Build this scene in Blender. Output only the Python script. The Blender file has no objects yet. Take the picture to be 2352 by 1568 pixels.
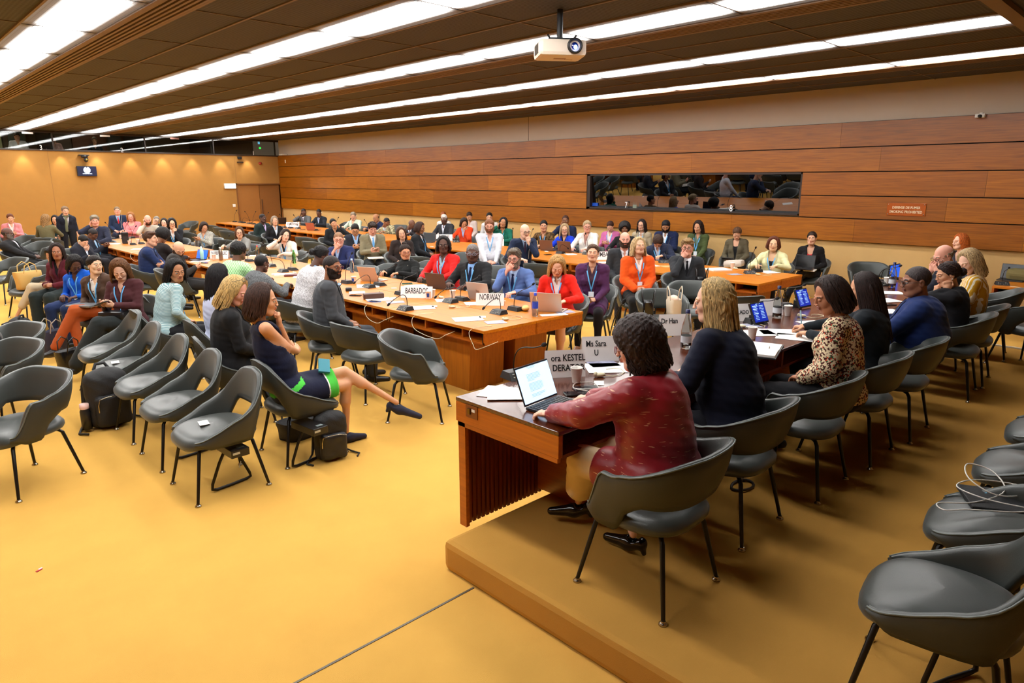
import bpy, bmesh, math, random
import numpy as np
from mathutils import Vector, Matrix, Euler
random.seed(7); RNG = np.random.RandomState(5)
SC = bpy.context.scene; COL = SC.collection
R = math.radians
PI = math.pi

# ---------------------------------------------------------------- materials
def s2l(c):
    return tuple(((v/255)/12.92 if v/255 <= .04045 else ((v/255+.055)/1.055)**2.4) for v in c)
MATS = {}
def _new(name):
    m = bpy.data.materials.new(name); m.use_nodes = True
    nt = m.node_tree; b = nt.nodes['Principled BSDF']
    return m, nt, b
def N(nt, typ, **kw):
    n = nt.nodes.new(typ)
    for k, v in kw.items(): setattr(n, k, v)
    return n
def coords(nt, scale=(1, 1, 1), rot=(0, 0, 0)):
    tc = nt.nodes.new('ShaderNodeTexCoord'); mp = nt.nodes.new('ShaderNodeMapping')
    nt.links.new(tc.outputs['Object'], mp.inputs['Vector'])
    mp.inputs['Scale'].default_value = scale; mp.inputs['Rotation'].default_value = rot
    return mp.outputs['Vector']
def mat(name, rgb, rough=.6, metal=0., var=.0, vscale=8., bump=0., bscale=200., stretch=(1, 1, 1), spec=.5, coat=0., sheen=0., var_rgb=None, sss=0.):
    """plain procedural surface: base colour broken up by noise, noise bump"""
    key = (name,)
    if key in MATS: return MATS[key]
    m, nt, b = _new(name); L = nt.links.new
    col = s2l(rgb) + (1,)
    b.inputs['Roughness'].default_value = rough; b.inputs['Metallic'].default_value = metal
    b.inputs['Specular IOR Level'].default_value = spec
    b.inputs['Coat Weight'].default_value = coat; b.inputs['Sheen Weight'].default_value = sheen
    if sss:
        b.inputs['Subsurface Weight'].default_value = sss; b.inputs['Subsurface Radius'].default_value = (.012, .005, .003); b.inputs['Subsurface Scale'].default_value = 1.
    v = coords(nt, stretch)
    n = N(nt, 'ShaderNodeTexNoise'); n.inputs['Scale'].default_value = vscale; n.inputs['Detail'].default_value = 5
    L(v, n.inputs['Vector'])
    mx = N(nt, 'ShaderNodeMix', data_type='RGBA'); L(n.outputs['Fac'], mx.inputs[0])
    c2 = (s2l(var_rgb) if var_rgb else tuple(min(1, c*(1+var)) for c in col[:3])) + (1,)
    c1 = (col[:3] if var_rgb else tuple(c*(1-var) for c in col[:3])); c1 = tuple(c1)+(1,)
    mx.inputs[6].default_value = c1; mx.inputs[7].default_value = c2
    L(mx.outputs[2], b.inputs['Base Color'])
    if bump:
        n2 = N(nt, 'ShaderNodeTexNoise'); n2.inputs['Scale'].default_value = bscale; n2.inputs['Detail'].default_value = 3
        L(v, n2.inputs['Vector'])
        bp = N(nt, 'ShaderNodeBump'); bp.inputs['Strength'].default_value = bump; bp.inputs['Distance'].default_value = .004
        L(n2.outputs['Fac'], bp.inputs['Height']); L(bp.outputs['Normal'], b.inputs['Normal'])
    MATS[key] = m
    return m
def wood(name, a, b_, rough=.35, axis=1, coat=.2, scale=1.):
    if (name,) in MATS: return MATS[(name,)]
    m, nt, b = _new(name); L = nt.links.new
    st = [14*scale, 14*scale, 14*scale]; st[axis] = .7*scale
    v = coords(nt, tuple(st))
    n = N(nt, 'ShaderNodeTexNoise'); n.inputs['Scale'].default_value = 3.; n.inputs['Detail'].default_value = 8; n.inputs['Distortion'].default_value = .6
    L(v, n.inputs['Vector'])
    cr = N(nt, 'ShaderNodeValToRGB'); cr.color_ramp.elements[0].position = .3; cr.color_ramp.elements[1].position = .7
    cr.color_ramp.elements[0].color = s2l(a)+(1,); cr.color_ramp.elements[1].color = s2l(b_)+(1,)
    L(n.outputs['Fac'], cr.inputs['Fac'])
    v2 = coords(nt, (1, .25, 1) if axis == 1 else (.25, 1, 1))
    n2 = N(nt, 'ShaderNodeTexNoise'); n2.inputs['Scale'].default_value = 1.4; L(v2, n2.inputs['Vector'])
    mul = N(nt, 'ShaderNodeMix', data_type='RGBA', blend_type='MULTIPLY'); mul.inputs[0].default_value = .45
    L(cr.outputs['Color'], mul.inputs[6]); L(n2.outputs['Fac'], mul.inputs[7])
    g = N(nt, 'ShaderNodeHueSaturation'); g.inputs['Value'].default_value = 1.25; g.inputs['Saturation'].default_value = 1.12; L(mul.outputs[2], g.inputs['Color'])
    L(g.outputs['Color'], b.inputs['Base Color'])
    b.inputs['Roughness'].default_value = rough; b.inputs['Coat Weight'].default_value = coat; b.inputs['Coat Roughness'].default_value = .25
    MATS[(name,)] = m
    return m
def emis(name, rgb, strength=1.):
    if (name,) in MATS: return MATS[(name,)]
    m, nt, b = _new(name)
    b.inputs['Base Color'].default_value = s2l(rgb)+(1,); b.inputs['Emission Color'].default_value = s2l(rgb)+(1,)
    b.inputs['Emission Strength'].default_value = strength; b.inputs['Roughness'].default_value = .3
    MATS[(name,)] = m
    return m
def glass(name, rgb=(255, 255, 255), rough=.0, ior=1.45, mixt=None):
    if (name,) in MATS: return MATS[(name,)]
    m, nt, b = _new(name)
    b.inputs['Base Color'].default_value = s2l(rgb)+(1,); b.inputs['Transmission Weight'].default_value = 1.
    b.inputs['Roughness'].default_value = rough; b.inputs['IOR'].default_value = ior
    MATS[(name,)] = m
    return m
def pane_mat(name, tint, refl=.12):
    """thin window pane: tinted transparency with a clear mirror reflection"""
    if (name,) in MATS: return MATS[(name,)]
    m = bpy.data.materials.new(name); m.use_nodes = True; nt = m.node_tree; nt.nodes.clear()
    o = nt.nodes.new('ShaderNodeOutputMaterial'); t = nt.nodes.new('ShaderNodeBsdfTransparent'); g = nt.nodes.new('ShaderNodeBsdfGlossy')
    t.inputs['Color'].default_value = tint+(1,); g.inputs['Roughness'].default_value = .01; g.inputs['Color'].default_value = (.95, .97, 1, 1)
    mx = nt.nodes.new('ShaderNodeMixShader'); mx.inputs[0].default_value = refl
    nt.links.new(t.outputs[0], mx.inputs[1]); nt.links.new(g.outputs[0], mx.inputs[2]); nt.links.new(mx.outputs[0], o.inputs[0])
    MATS[(name,)] = m
    return m

# ---------------------------------------------------------------- mesh builder
class MB:
    def __init__(s): s.v = []; s.f = []; s.m = []; s.sm = []
    def add(s, vs, fs, mi=0, smooth=False):
        o = len(s.v); s.v += [tuple(v) for v in vs]
        for f in fs: s.f.append(tuple(i+o for i in f)); s.m.append(mi); s.sm.append(smooth)
    def box(s, c, d, mi=0, rot=None, bevel=0.):
        x, y, z = d[0]/2, d[1]/2, d[2]/2
        if bevel and bevel < min(x, y, z):
            b = bevel; vs = []; fs = []
            bm = bmesh.new(); bmesh.ops.create_cube(bm, size=1)
            bmesh.ops.scale(bm, vec=d, verts=bm.verts)
            bmesh.ops.bevel(bm, geom=list(bm.edges), offset=b, segments=2, affect='EDGES', profile=.6)
            bm.verts.ensure_lookup_table()
            vs = [v.co.copy() for v in bm.verts]; fs = [[v.index for v in f.verts] for f in bm.faces]; bm.free()
        else:
            vs = [Vector((a*x, b_*y, c_*z)) for a in (-1, 1) for b_ in (-1, 1) for c_ in (-1, 1)]
            fs = [(0, 1, 3, 2), (4, 6, 7, 5), (0, 4, 5, 1), (2, 3, 7, 6), (0, 2, 6, 4), (1, 5, 7, 3)]
        if rot is not None: vs = [rot @ v for v in vs]
        s.add([(v[0]+c[0], v[1]+c[1], v[2]+c[2]) for v in vs], fs, mi)
        return s
    def b2(s, x0, x1, y0, y1, z0, z1, mi=0, bevel=0.):
        return s.box(((x0+x1)/2, (y0+y1)/2, (z0+z1)/2), (x1-x0, y1-y0, z1-z0), mi, None, bevel)
    def tube(s, pts, r, seg=8, mi=0, cap=True, closed=False):
        pts = [Vector(p) for p in pts]; n = len(pts)
        rs = r if hasattr(r, '__len__') else [r]*n
        vs = []; fs = []; up = None
        for i, p in enumerate(pts):
            if closed: t = pts[(i+1) % n]-pts[i-1]
            else: t = pts[min(i+1, n-1)]-pts[max(i-1, 0)]
            if t.length < 1e-9: t = Vector((0, 0, 1))
            t.normalize()
            if up is None:
                up = Vector((0, 0, 1)) if abs(t.z) < .9 else Vector((1, 0, 0))
            a = (up-t*up.dot(t)); a.normalize(); up = a; b = t.cross(a)
            for k in range(seg):
                th = 2*PI*k/seg; vs.append(p+(a*math.cos(th)+b*math.sin(th))*rs[i])
        for i in range(n if closed else n-1):
            j = (i+1) % n
            for k in range(seg):
                k2 = (k+1) % seg; fs.append((i*seg+k, i*seg+k2, j*seg+k2, j*seg+k))
        s.add(vs, fs, mi, True)
        if cap and not closed:
            s.add(vs[:seg], [tuple(range(seg))[::-1]], mi); s.add(vs[-seg:], [tuple(range(seg))], mi)
        return s
    def lathe(s, prof, c=(0, 0, 0), seg=20, mi=0, rot=None, smooth=True):
        vs = []; fs = []; n = len(prof)
        for r, z in prof:
            for k in range(seg):
                th = 2*PI*k/seg; v = Vector((r*math.cos(th), r*math.sin(th), z))
                if rot is not None: v = rot @ v
                vs.append((v[0]+c[0], v[1]+c[1], v[2]+c[2]))
        for i in range(n-1):
            for k in range(seg):
                k2 = (k+1) % seg; fs.append((i*seg+k, i*seg+k2, (i+1)*seg+k2, (i+1)*seg+k))
        s.add(vs, fs, mi, smooth)
        if prof[0][0] > 1e-5: s.add(vs[:seg], [tuple(range(seg))[::-1]], mi)
        if prof[-1][0] > 1e-5: s.add(vs[-seg:], [tuple(range(seg))], mi)
        return s
    def ball(s, c, r, mi=0, seg=12, rings=8, rot=None):
        rx = r if hasattr(r, '__len__') else (r, r, r)
        vs = []; fs = []
        for i in range(rings+1):
            ph = PI*i/rings
            for k in range(seg):
                th = 2*PI*k/seg
                v = Vector((rx[0]*math.sin(ph)*math.cos(th), rx[1]*math.sin(ph)*math.sin(th), -rx[2]*math.cos(ph)))
                if rot is not None: v = rot @ v
                vs.append((v[0]+c[0], v[1]+c[1], v[2]+c[2]))
        for i in range(rings):
            for k in range(seg):
                k2 = (k+1) % seg; fs.append((i*seg+k, i*seg+k2, (i+1)*seg+k2, (i+1)*seg+k))
        s.add(vs, fs, mi, True)
        return s
    def quad(s, a, b, c, d, mi=0): s.add([a, b, c, d], [(0, 1, 2, 3)], mi); return s
    def join(s, vf, M, mi=0):
        """vf = (verts Nx3 array, faces list/array, mat idx array or None)"""
        v, f, mm = vf
        v = np.asarray(v) @ np.array(M.to_3x3()).T + np.array(M.translation)
        o = len(s.v); s.v += [tuple(p) for p in v.tolist()]
        s.f += [tuple(i+o for i in q) for q in (f.tolist() if hasattr(f, 'tolist') else f)]
        s.m += (list(mm) if mm is not None else [mi]*len(f)); s.sm += [True]*len(f)
    def mesh(s, name):
        me = bpy.data.meshes.new(name); me.from_pydata(s.v, [], s.f)
        me.polygons.foreach_set('material_index', s.m); me.polygons.foreach_set('use_smooth', s.sm)
        me.update(); return me
    def build(s, name, mats, parent=None, loc=None, rotz=None):
        me = s.mesh(name)
        for m in (mats if isinstance(mats, (list, tuple)) else [mats]): me.materials.append(m)
        o = bpy.data.objects.new(name, me); COL.objects.link(o)
        if parent is not None: o.parent = parent
        if loc is not None: o.location = loc
        if rotz is not None: o.rotation_euler = (0, 0, rotz)
        return o
def tag(o, label=None, cat=None, group=None, kind=None):
    if label: o['label'] = label
    if cat: o['category'] = cat
    if group: o['group'] = group
    if kind: o['kind'] = kind
    return o
def thing(name, label, cat, loc=(0, 0, 0), rotz=0., group=None):
    o = bpy.data.objects.new(name, None); COL.objects.link(o); o.empty_display_size = .1
    o.location = loc; o.rotation_euler = (0, 0, rotz)
    return tag(o, label, cat, group)
def struct(name, mb, mats, label=None, cat=None):
    o = mb.build(name, mats); o['kind'] = 'structure'
    tag(o, label, cat); return o
CH = {}
def kids(o):
    return [c for c in COL.objects if c.parent == o]
def register(root):
    """remember the tree of a proto so that copies are quick"""
    def tree(o): return [(c, tree(c)) for c in kids(o)]
    CH[root.name] = tree(root)
def dup(root, loc, rotz=0., label=None, group=None, cat=None):
    r = root.copy(); COL.objects.link(r); r.location = loc; r.rotation_euler = (0, 0, rotz)
    tag(r, label, cat, group)
    def rec(lst, par):
        for c, sub in lst:
            d = c.copy(); COL.objects.link(d); d.parent = par; rec(sub, d)
    rec(CH[root.name], r)
    return r
def sinkpool(root):
    """a proto that is not itself used in the scene is removed after copying"""
    def rec(lst):
        for c, sub in lst: rec(sub); bpy.data.objects.remove(c)
    rec(CH[root.name]); bpy.data.objects.remove(root)
def textmesh(name, body, size, m, parent, loc, rot, ext=.0006, align='CENTER', sx=1., bold=0.):
    cu = bpy.data.curves.new(name, 'FONT'); cu.body = body; cu.size = size; cu.extrude = ext; cu.align_x = align; cu.align_y = 'CENTER'; cu.offset = bold
    cu.resolution_u = 2
    o = bpy.data.objects.new(name, cu); COL.objects.link(o)
    dg = bpy.context.evaluated_depsgraph_get(); me = bpy.data.meshes.new_from_object(o.evaluated_get(dg)); me.name = name
    bpy.data.objects.remove(o); bpy.data.curves.remove(cu)
    me.materials.clear(); me.materials.append(m)
    t = bpy.data.objects.new(name, me); COL.objects.link(t)
    t.parent = parent; t.location = loc; t.rotation_euler = rot; t.scale = (sx, 1, 1)
    return t

# ---------------------------------------------------------------- implicit surfaces
def grid(lo, hi, h):
    lo = np.array(lo, np.float32); n = np.ceil((np.array(hi)-lo)/h).astype(int)+1
    ax = [lo[i]+h*np.arange(n[i], dtype=np.float32) for i in range(3)]
    X, Y, Z = np.meshgrid(*ax, indexing='ij'); return X, Y, Z
def nets(F, lo, h):
    s = F < 0; nx, ny, nz = F.shape
    c = [s[i:nx-1+i, j:ny-1+j, k:nz-1+k] for i in (0, 1) for j in (0, 1) for k in (0, 1)]
    tot = sum(a.astype(np.int8) for a in c); act = (tot > 0) & (tot < 8)
    ac = np.argwhere(act)
    if len(ac) == 0: return np.zeros((0, 3)), np.zeros((0, 4), int)
    idx = -np.ones(act.shape, int); idx[act] = np.arange(len(ac))
    offs = [(i, j, k) for i in (0, 1) for j in (0, 1) for k in (0, 1)]
    V = [F[ac[:, 0]+o[0], ac[:, 1]+o[1], ac[:, 2]+o[2]] for o in offs]
    P = np.zeros((len(ac), 3)); C = np.zeros(len(ac))
    for a in range(8):
        for b in range(a+1, 8):
            d = np.array(offs[b])-np.array(offs[a])
            if abs(d).sum() != 1: continue
            m = (V[a] < 0) != (V[b] < 0); t = np.where(m, V[a]/np.where(m, V[a]-V[b], 1), 0)
            P += m[:, None]*(np.array(offs[a])+t[:, None]*d); C += m
    P = (ac+P/C[:, None])*h+np.array(lo)
    Q = []
    for axis in range(3):
        sl0 = [slice(1, n-1) for n in F.shape]; sl1 = [slice(1, n-1) for n in F.shape]
        sl0[axis] = slice(0, F.shape[axis]-1); sl1[axis] = slice(1, F.shape[axis])
        a = s[tuple(sl0)]; b = s[tuple(sl1)]
        e = np.argwhere(a != b); 
        if len(e) == 0: continue
        base = e.copy(); o = [1, 1, 1]; o[axis] = 0; base += np.array(o)
        u, w = (axis+1) % 3, (axis+2) % 3
        du = np.zeros(3, int); du[u] = 1; dw = np.zeros(3, int); dw[w] = 1
        q = [base-du-dw, base-dw, base, base-du]
        q = np.stack([idx[p[:, 0], p[:, 1], p[:, 2]] for p in q], 1)
        fl = ~a[e[:, 0], e[:, 1], e[:, 2]]
        q[fl] = q[fl][:, ::-1]
        Q.append(q)
    Q = np.concatenate(Q); Q = Q[(Q >= 0).all(1)]
    return P, Q
def smin(a, b, k):
    h = np.clip(.5+.5*(b-a)/k, 0, 1); return b*(1-h)+a*h-k*h*(1-h)
def smax(a, b, k): return -smin(-a, -b, k)
def cap(G, a, b, ra, rb=None):
    rb = ra if rb is None else rb
    X, Y, Z = G; a = np.array(a, float); b = np.array(b, float); d = b-a; L2 = max(float(d@d), 1e-9)
    t = np.clip(((X-a[0])*d[0]+(Y-a[1])*d[1]+(Z-a[2])*d[2])/L2, 0, 1)
    return np.sqrt((X-a[0]-t*d[0])**2+(Y-a[1]-t*d[1])**2+(Z-a[2]-t*d[2])**2)-(ra+(rb-ra)*t)
def ell(G, c, r, M=None):
    X, Y, Z = G; x, y, z = X-c[0], Y-c[1], Z-c[2]
    if M is not None:   # columns of M are the local axes
        x, y, z = (x*M[0][i]+y*M[1][i]+z*M[2][i] for i in range(3))
    k0 = np.sqrt((x/r[0])**2+(y/r[1])**2+(z/r[2])**2)+1e-6
    k1 = np.sqrt((x/r[0]**2)**2+(y/r[1]**2)**2+(z/r[2]**2)**2)+1e-6
    return k0*(k0-1)/k1

# ================================================================ THE ROOM
# x runs across the hall towards the panelled wall, y runs down the hall towards the doors
XW, YW, CZ = 13.05, 27.2, 3.77
XL, YF = -3.2, -2.4
POD = .18
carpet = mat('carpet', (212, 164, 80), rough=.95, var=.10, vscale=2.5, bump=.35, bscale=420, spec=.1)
carpet_shaded = mat('podium_carpet_shaded', (188, 140, 66), rough=.95, var=.10, vscale=2.5, bump=.35, bscale=420, spec=.1)  # same carpet as the floor, with the podium's shade painted into its colour
cloth_wall = mat('wall_cloth', (164, 120, 62), rough=.9, var=.07, vscale=5., bump=.3, bscale=260, spec=.15)
cloth_low = mat('wall_cloth_low', (200, 164, 108), rough=.9, var=.05, vscale=5., bump=.2, bscale=260, spec=.15)
plaster = mat('plaster_beige', (190, 174, 156), rough=.85, var=.04, vscale=3., bump=.1, bscale=150, spec=.2)
panel_wood = wood('panel_wood', (128, 70, 3), (162, 95, 8), rough=.36, axis=1, coat=.12)
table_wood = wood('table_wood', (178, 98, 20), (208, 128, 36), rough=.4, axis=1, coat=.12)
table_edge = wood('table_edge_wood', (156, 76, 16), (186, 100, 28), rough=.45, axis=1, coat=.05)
ped_wood = wood('pedestal_wood', (150, 86, 30), (176, 106, 42), rough=.5, axis=2, coat=.05)
desk_dark = wood('desk_dark_wood', (62, 30, 20), (92, 46, 30), rough=.16, axis=0, coat=.6)
desk_side = wood('desk_side_wood', (150, 74, 20), (178, 94, 30), rough=.35, axis=1, coat=.2)
desk_panel = wood('desk_panel_wood', (98, 38, 12), (132, 56, 20), rough=.4, axis=2, coat=.1)
dark = mat('dark_recess', (14, 11, 9), rough=.8)
black = mat('black_plastic', (22, 22, 24), rough=.45)
blackm = mat('black_metal', (20, 17, 15), rough=.35, metal=.3)
steel = mat('steel', (190, 182, 165), rough=.25, metal=1.)
white = mat('white_plastic', (226, 222, 214), rough=.45)
paper = mat('paper', (236, 232, 228), rough=.9, var=.02, vscale=30)
ink = mat('ink', (24, 24, 26), rough=.8)
ivory = mat('ivory_plastic', (214, 205, 170), rough=.4)

mb = MB(); mb.b2(XL, XW, YF, YW+3.2, -.2, 0); struct('floor', mb, carpet)
mb = MB(); mb.b2(-.9, 2.13, 2.50, 2.512, .0, .003); struct('trim_1', mb, mat('joint_metal', (96, 88, 74), rough=.5, metal=.4), 'thin metal joint line crossing the yellow carpet beside the podium', 'floor joint')
# podium with softly rounded carpeted edge
mb = MB(); mb.b2(2.13, 9.95, YF+.05, 2.767, 0.001, POD, 0, .035); struct('podium', mb, carpet_shaded, 'low carpeted platform under the long speakers desk', 'podium')
mb = MB(); mb.b2(9.952, 9.985, YF+.1, 2.76, .001, .19); struct('trim_2', mb, mat('strip_white', (235, 235, 228), rough=.3, metal=.2), 'white metal nosing along the far end of the podium', 'edge strip')

# --- right hand wall: cloth band, board rows, plaster above
WY0, WY1 = 5.62, 10.85
mb = MB(); mb.b2(XW, XW+.2, YF, YW, 0, 1.54); mb.b2(XW, XW+.2, YF, WY0, 1.54, 2.32); mb.b2(XW, XW+.2, WY1, YW, 1.54, 2.32); mb.b2(XW, XW+.2, YF, YW, 2.32, 3.17)
for y in (-.9, 1.45, 14.2, 20): mb.b2(XW-.004, XW, y, y+.012, .02, 1.08, 1)
struct('wall_right', mb, [cloth_low, dark])
mb = MB(); mb.b2(XW, XW+.2, YF, YW, 3.17, CZ+.1); mb.b2(XW-.003, XW, 12.9, 12.91, 3.18, CZ, 1); struct('wall_right_upper', mb, [plaster, dark])
rows = [(1.085, 1.50), (1.50, 1.90), (1.90, 2.32), (2.32, 2.74), (2.74, 3.17)]
cuts = [[-.2, 2.1, 4.6, 7.0, 8.9, 12.4, 15.2, 18, 21.1, 24.2], [1.2, 3.2, 5.62, 10.85, 13.6, 16.9, 20, 23.4], [0, 2.7, 5.62, 10.85, 14.4, 17.6, 20.6, 24.6], [-.8, 1.7, 4.3, 8.0, 11.3, 14.6, 18.2, 22], [-.1, 1.4, 5.0, 9.6, 11.9, 16, 19.4, 23.1]]
pw = [panel_wood, wood('panel_wood_light', (134, 75, 4), (170, 100, 12), rough=.36, axis=1, coat=.12), wood('panel_wood_red', (121, 65, 3), (154, 88, 8), rough=.36, axis=1, coat=.12)]
for ri, (z0, z1) in enumerate(rows):
    mb = MB(); ys = [YF]+[c for c in cuts[ri] if c > YF]+[YW]
    for i in range(len(ys)-1):
        a, b = ys[i], ys[i+1]
        if ri in (1, 2) and a >= WY0-.01 and b <= WY1+.01: continue
        mb.b2(XW-.07, XW-.005, a+.0015, b-.0015, z0+.009, z1-.009, (i*7+ri*3) % 3)
    mb.b2(XW-.03, XW-.004, YF, WY0 if ri in (1, 2) else YW, z0, z1, 3)
    if ri in (1, 2): mb.b2(XW-.03, XW-.004, WY1, YW, z0, z1, 3)
    struct('trim_%d' % (ri+3), mb, pw+[dark], ['lowest', 'second lowest', 'middle', 'second highest', 'top'][ri]+' row of reddish wood boards on the side wall', 'wall panelling')
# side booth window, set back, with a dim room behind
wm = pane_mat('window_pane_dark', (.12, .12, .12), .15)
fr = mat('window_frame_dark', (40, 24, 14), rough=.5)
mb = MB(); e = .035
for a in ((WY0, WY1, 1.52, 1.52+e), (WY0, WY1, 2.32-e, 2.32), (WY0, WY0+e, 1.52, 2.32), (WY1-.10, WY1, 1.52, 2.32)): mb.b2(XW-.06, XW+.12, *a)
w1 = struct('window_1', mb, fr, 'long dark booth window set into the wood boards', 'window')
tl = math.tan(R(7)); mb = MB(); ya, yb = WY0+e, WY1-.1; mb.quad((XW+.075, ya, 1.55), (XW+.075, yb, 1.55), (XW+.075-.74*tl, yb, 2.29), (XW+.075-.74*tl, ya, 2.29)); mb.build('window_pane', wm, w1)
mb = MB(); mb.b2(XW+.2, XW+2, WY0-.1, WY1+.1, 1.3, 1.32); mb.b2(XW+1.98, XW+2, WY0-.1, WY1+.1, 1.3, 2.5); mb.b2(XW+.2, XW+2, WY0-.1, WY1+.1, 2.48, 2.5)
mb.b2(XW+.2, XW+2, WY0-.12, WY0-.1, 1.3, 2.5); mb.b2(XW+.2, XW+2, WY1+.1, WY1+.12, 1.3, 2.5); struct('wall_booth_side', mb, dark)
numw = mat('number_white', (240, 240, 236), rough=.5)
def numeral(body, loc, rot, size, label):
    r = thing('booth_number', label, 'number', loc); textmesh('digit', body, size, numw, r, (0, 0, 0), rot, sx=.8); return r
ROTX = (R(90), 0, R(-90))     # faces -x
numeral('7', (13.06,9.716,1.616), ROTX, .19, 'white numeral seven low in the left part of the side booth window')
numeral('8', (13.06,7.067,1.61), ROTX, .19, 'white numeral eight low in the right part of the side booth window')
t = thing('card_stand', 'small pale card leaning inside the side booth window by the 7', 'card', (13.12,9.513,1.62)); MB().box((0, 0, 0), (.01, .11, .14)).build('card', mat('grey_card', (120, 128, 112)), t)
t = thing('blue_box', 'flat blue box lying inside the left end of the side booth window', 'box', (13.14,10.715,1.611)); MB().box((0, 0, 0), (.1, .26, .07)).build('box_body', mat('blue_box', (20, 80, 190), rough=.4), t)
# plaque
t = thing('no_smoking_plaque', 'clear plaque reading DEFENSE DE FUMER SMOKING PROHIBITED on the boards', 'sign', (12.97,3.791,1.687))
MB().box((0, 0, 0), (.012, .60, .21), 0, None, .003).build('plate', mat('plaque_wood', (160, 76, 22), rough=.25, coat=.6), t)
pt = mat('plaque_letters', (226, 200, 160), rough=.5)
textmesh('lettering', 'DEFENSE DE FUMER', .060, pt, t, (-.008, 0, .030), ROTX, sx=.82, bold=.0012); textmesh('lettering', 'SMOKING PROHIBITED', .060, pt, t, (-.008, 0, -.042), ROTX, sx=.82, bold=.0012)
for a in (-1, 1):
    for b in (-1, 1): MB().ball((-.008, a*.277, b*.083), .011).build('screw', steel, t)
t = thing('security_camera', 'small white security camera high on the side wall', 'camera', (12.95,2.909,3.146))
MB().box((0, 0, 0), (.10, .13, .06), 0, None, .01).build('camera_body', white, t); MB().lathe([(.0, -.07), (.022, -.07), (.026, .0)], (-.05, -.01, -.01), 12, rot=Matrix.Rotation(R(90), 3, 'Y')).build('lens', black, t); MB().box((.05, 0, .03), (.06, .04, .04)).build('bracket', white, t)

# --- end wall with interpreters' booths above it
BZ, BT = 3.165, 3.72
DX0, DX1, DZ = 11.22, 12.98, 2.03
mb = MB(); mb.b2(XL, DX0, YW, YW+.2, 0, BZ); mb.b2(DX1, XW, YW, YW+.2, 0, BZ); mb.b2(DX0, DX1, YW, YW+.2, DZ, BZ)
for x in (5.05, DX0-.02): mb.b2(x, x+.008, YW-.003, YW, 0, BZ, 1)
struct('wall_back', mb, [cloth_wall, mat('seam_brown', (128, 88, 44))])
mb = MB(); mb.b2(XL, XW, YW, YW+.2, BT, CZ+.1); struct('wall_back_upper', mb, dark)
door_m = mat('door_cloth', (150, 98, 40), rough=.8, var=.05)
mb = MB(); mb.b2(DX0-.05, DX0, YW-.02, YW+.1, 0, DZ+.05); mb.b2(DX1, DX1+.05, YW-.02, YW+.1, 0, DZ+.05); mb.b2(DX0-.05, DX1+.05, YW-.02, YW+.1, DZ, DZ+.05); mb.b2(DX0, DX1, YW+.1, YW+.14, 0, DZ, 1)
d = struct('door_1', mb, [mat('door_frame', (120, 74, 30), rough=.6), dark], 'double door in the far corner of the end wall', 'door')
mid = (DX0+DX1)/2+.02
MB().b2(DX0+.01, mid-.01, YW+.04, YW+.08, .01, DZ-.01).build('door_leaf', door_m, d)
l2 = MB().b2(mid+.01, DX1-.01, YW+.055, YW+.095, .01, DZ-.01).build('door_leaf', mat('door_cloth_dark', (134, 86, 34), rough=.8, var=.05), d)
MB().tube([(mid+.06, YW+.0, .86), (mid+.06, YW-.01, 1.1), (mid+.06, YW-.01, 1.45)], .02).build('door_handle', mat('handle_dark', (70, 40, 20), rough=.4), l2)
# booth band: sill, glass panes, mullions
mulls = [2.0, 5.25, 8.05, 10.45, 12.9]
mb = MB(); mb.b2(XL, XW, YW-.04, YW+.2, BZ-.03, BZ+.015); mb.b2(XL, XW, YW-.02, YW+.1, BT-.02, BT+.05)
for x in [-1.2]+mulls: mb.b2(x-.02, x+.02, YW, YW+.06, BZ, BT)
w2 = struct('window_2', mb, mat('booth_frame', (46, 34, 24), rough=.4), 'band of interpreter booth windows above the end wall', 'window')
gm = pane_mat('booth_glass', (.80, .82, .80), .035)
xs = [-1.2]+mulls
for i in range(len(xs)-1): MB().b2(xs[i]+.02, xs[i+1]-.02, YW+.02, YW+.03, BZ+.01, BT-.01).build('window_pane', gm, w2)
mb = MB(); mb.b2(XL, XW, YW+2.4, YW+2.42, 2.4, 4.4, 0); mb.b2(XL, XW, YW+.2, YW+2.4, 4.4, 4.42, 1); mb.b2(XL, XW, YW+.2, YW+.5, 3.0, 3.06, 1)
for x in [-1.2, 2.0, 5.25, 8.05, 10.45]: mb.b2(x-.04, x+.04, YW+.2, YW+2.4, 2.4, 4.4, 1)
mb.b2(3.9, 4.2, YW+2.3, YW+2.39, 2.5, 4.2, 2); mb.b2(4.4, 4.9, YW+2.3, YW+2.39, 2.5, 4.2, 3); mb.b2(7.5, 7.9, YW+2.3, YW+2.39, 2.5, 4.2, 4); mb.b2(6.3, 7.4, YW+2.3, YW+2.39, 2.5, 4.2, 5)
mf = MB(); mf.b2(XL, XW, YW+.2, YW+2.4, 2.2, 2.42); struct('floor_booth', mf, dark)
struct('wall_booth', mb, [mat('booth_wall', (92, 78, 58)), dark, mat('booth_pale', (190, 190, 140)), mat('booth_green', (96, 110, 96)), mat('booth_grey', (90, 96, 92)), mat('booth_brown', (96, 56, 32))])
RY = (R(90), 0, 0)
numeral('3', (4.886,27.15,3.223), RY, .22, 'white numeral on the booth band at far left beside the seated interpreters')
numeral('2', (7.263,27.15,3.213), RY, .22, 'white numeral on the booth band above the wall screen, middle one')
numeral('1', (11.964,27.15,3.238), RY, .22, 'white numeral on the booth band above the double door')
for px in (0, 1, 2):
    p = [(4.585,27.17,3.672), (6.797,27.17,3.675), (9.063,27.17,3.682)][px]
    t = thing('booth_plate', ['pale name strip above booth window left of numeral 3', 'pale name strip above booth window near numeral 2', 'dull name strip above the third booth window'][px], 'sign', p)
    MB().box((0, 0, 0), (.30, .015, .06)).build('strip', [paper, paper, mat('dull_strip', (120, 80, 70))][px], t)
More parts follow.
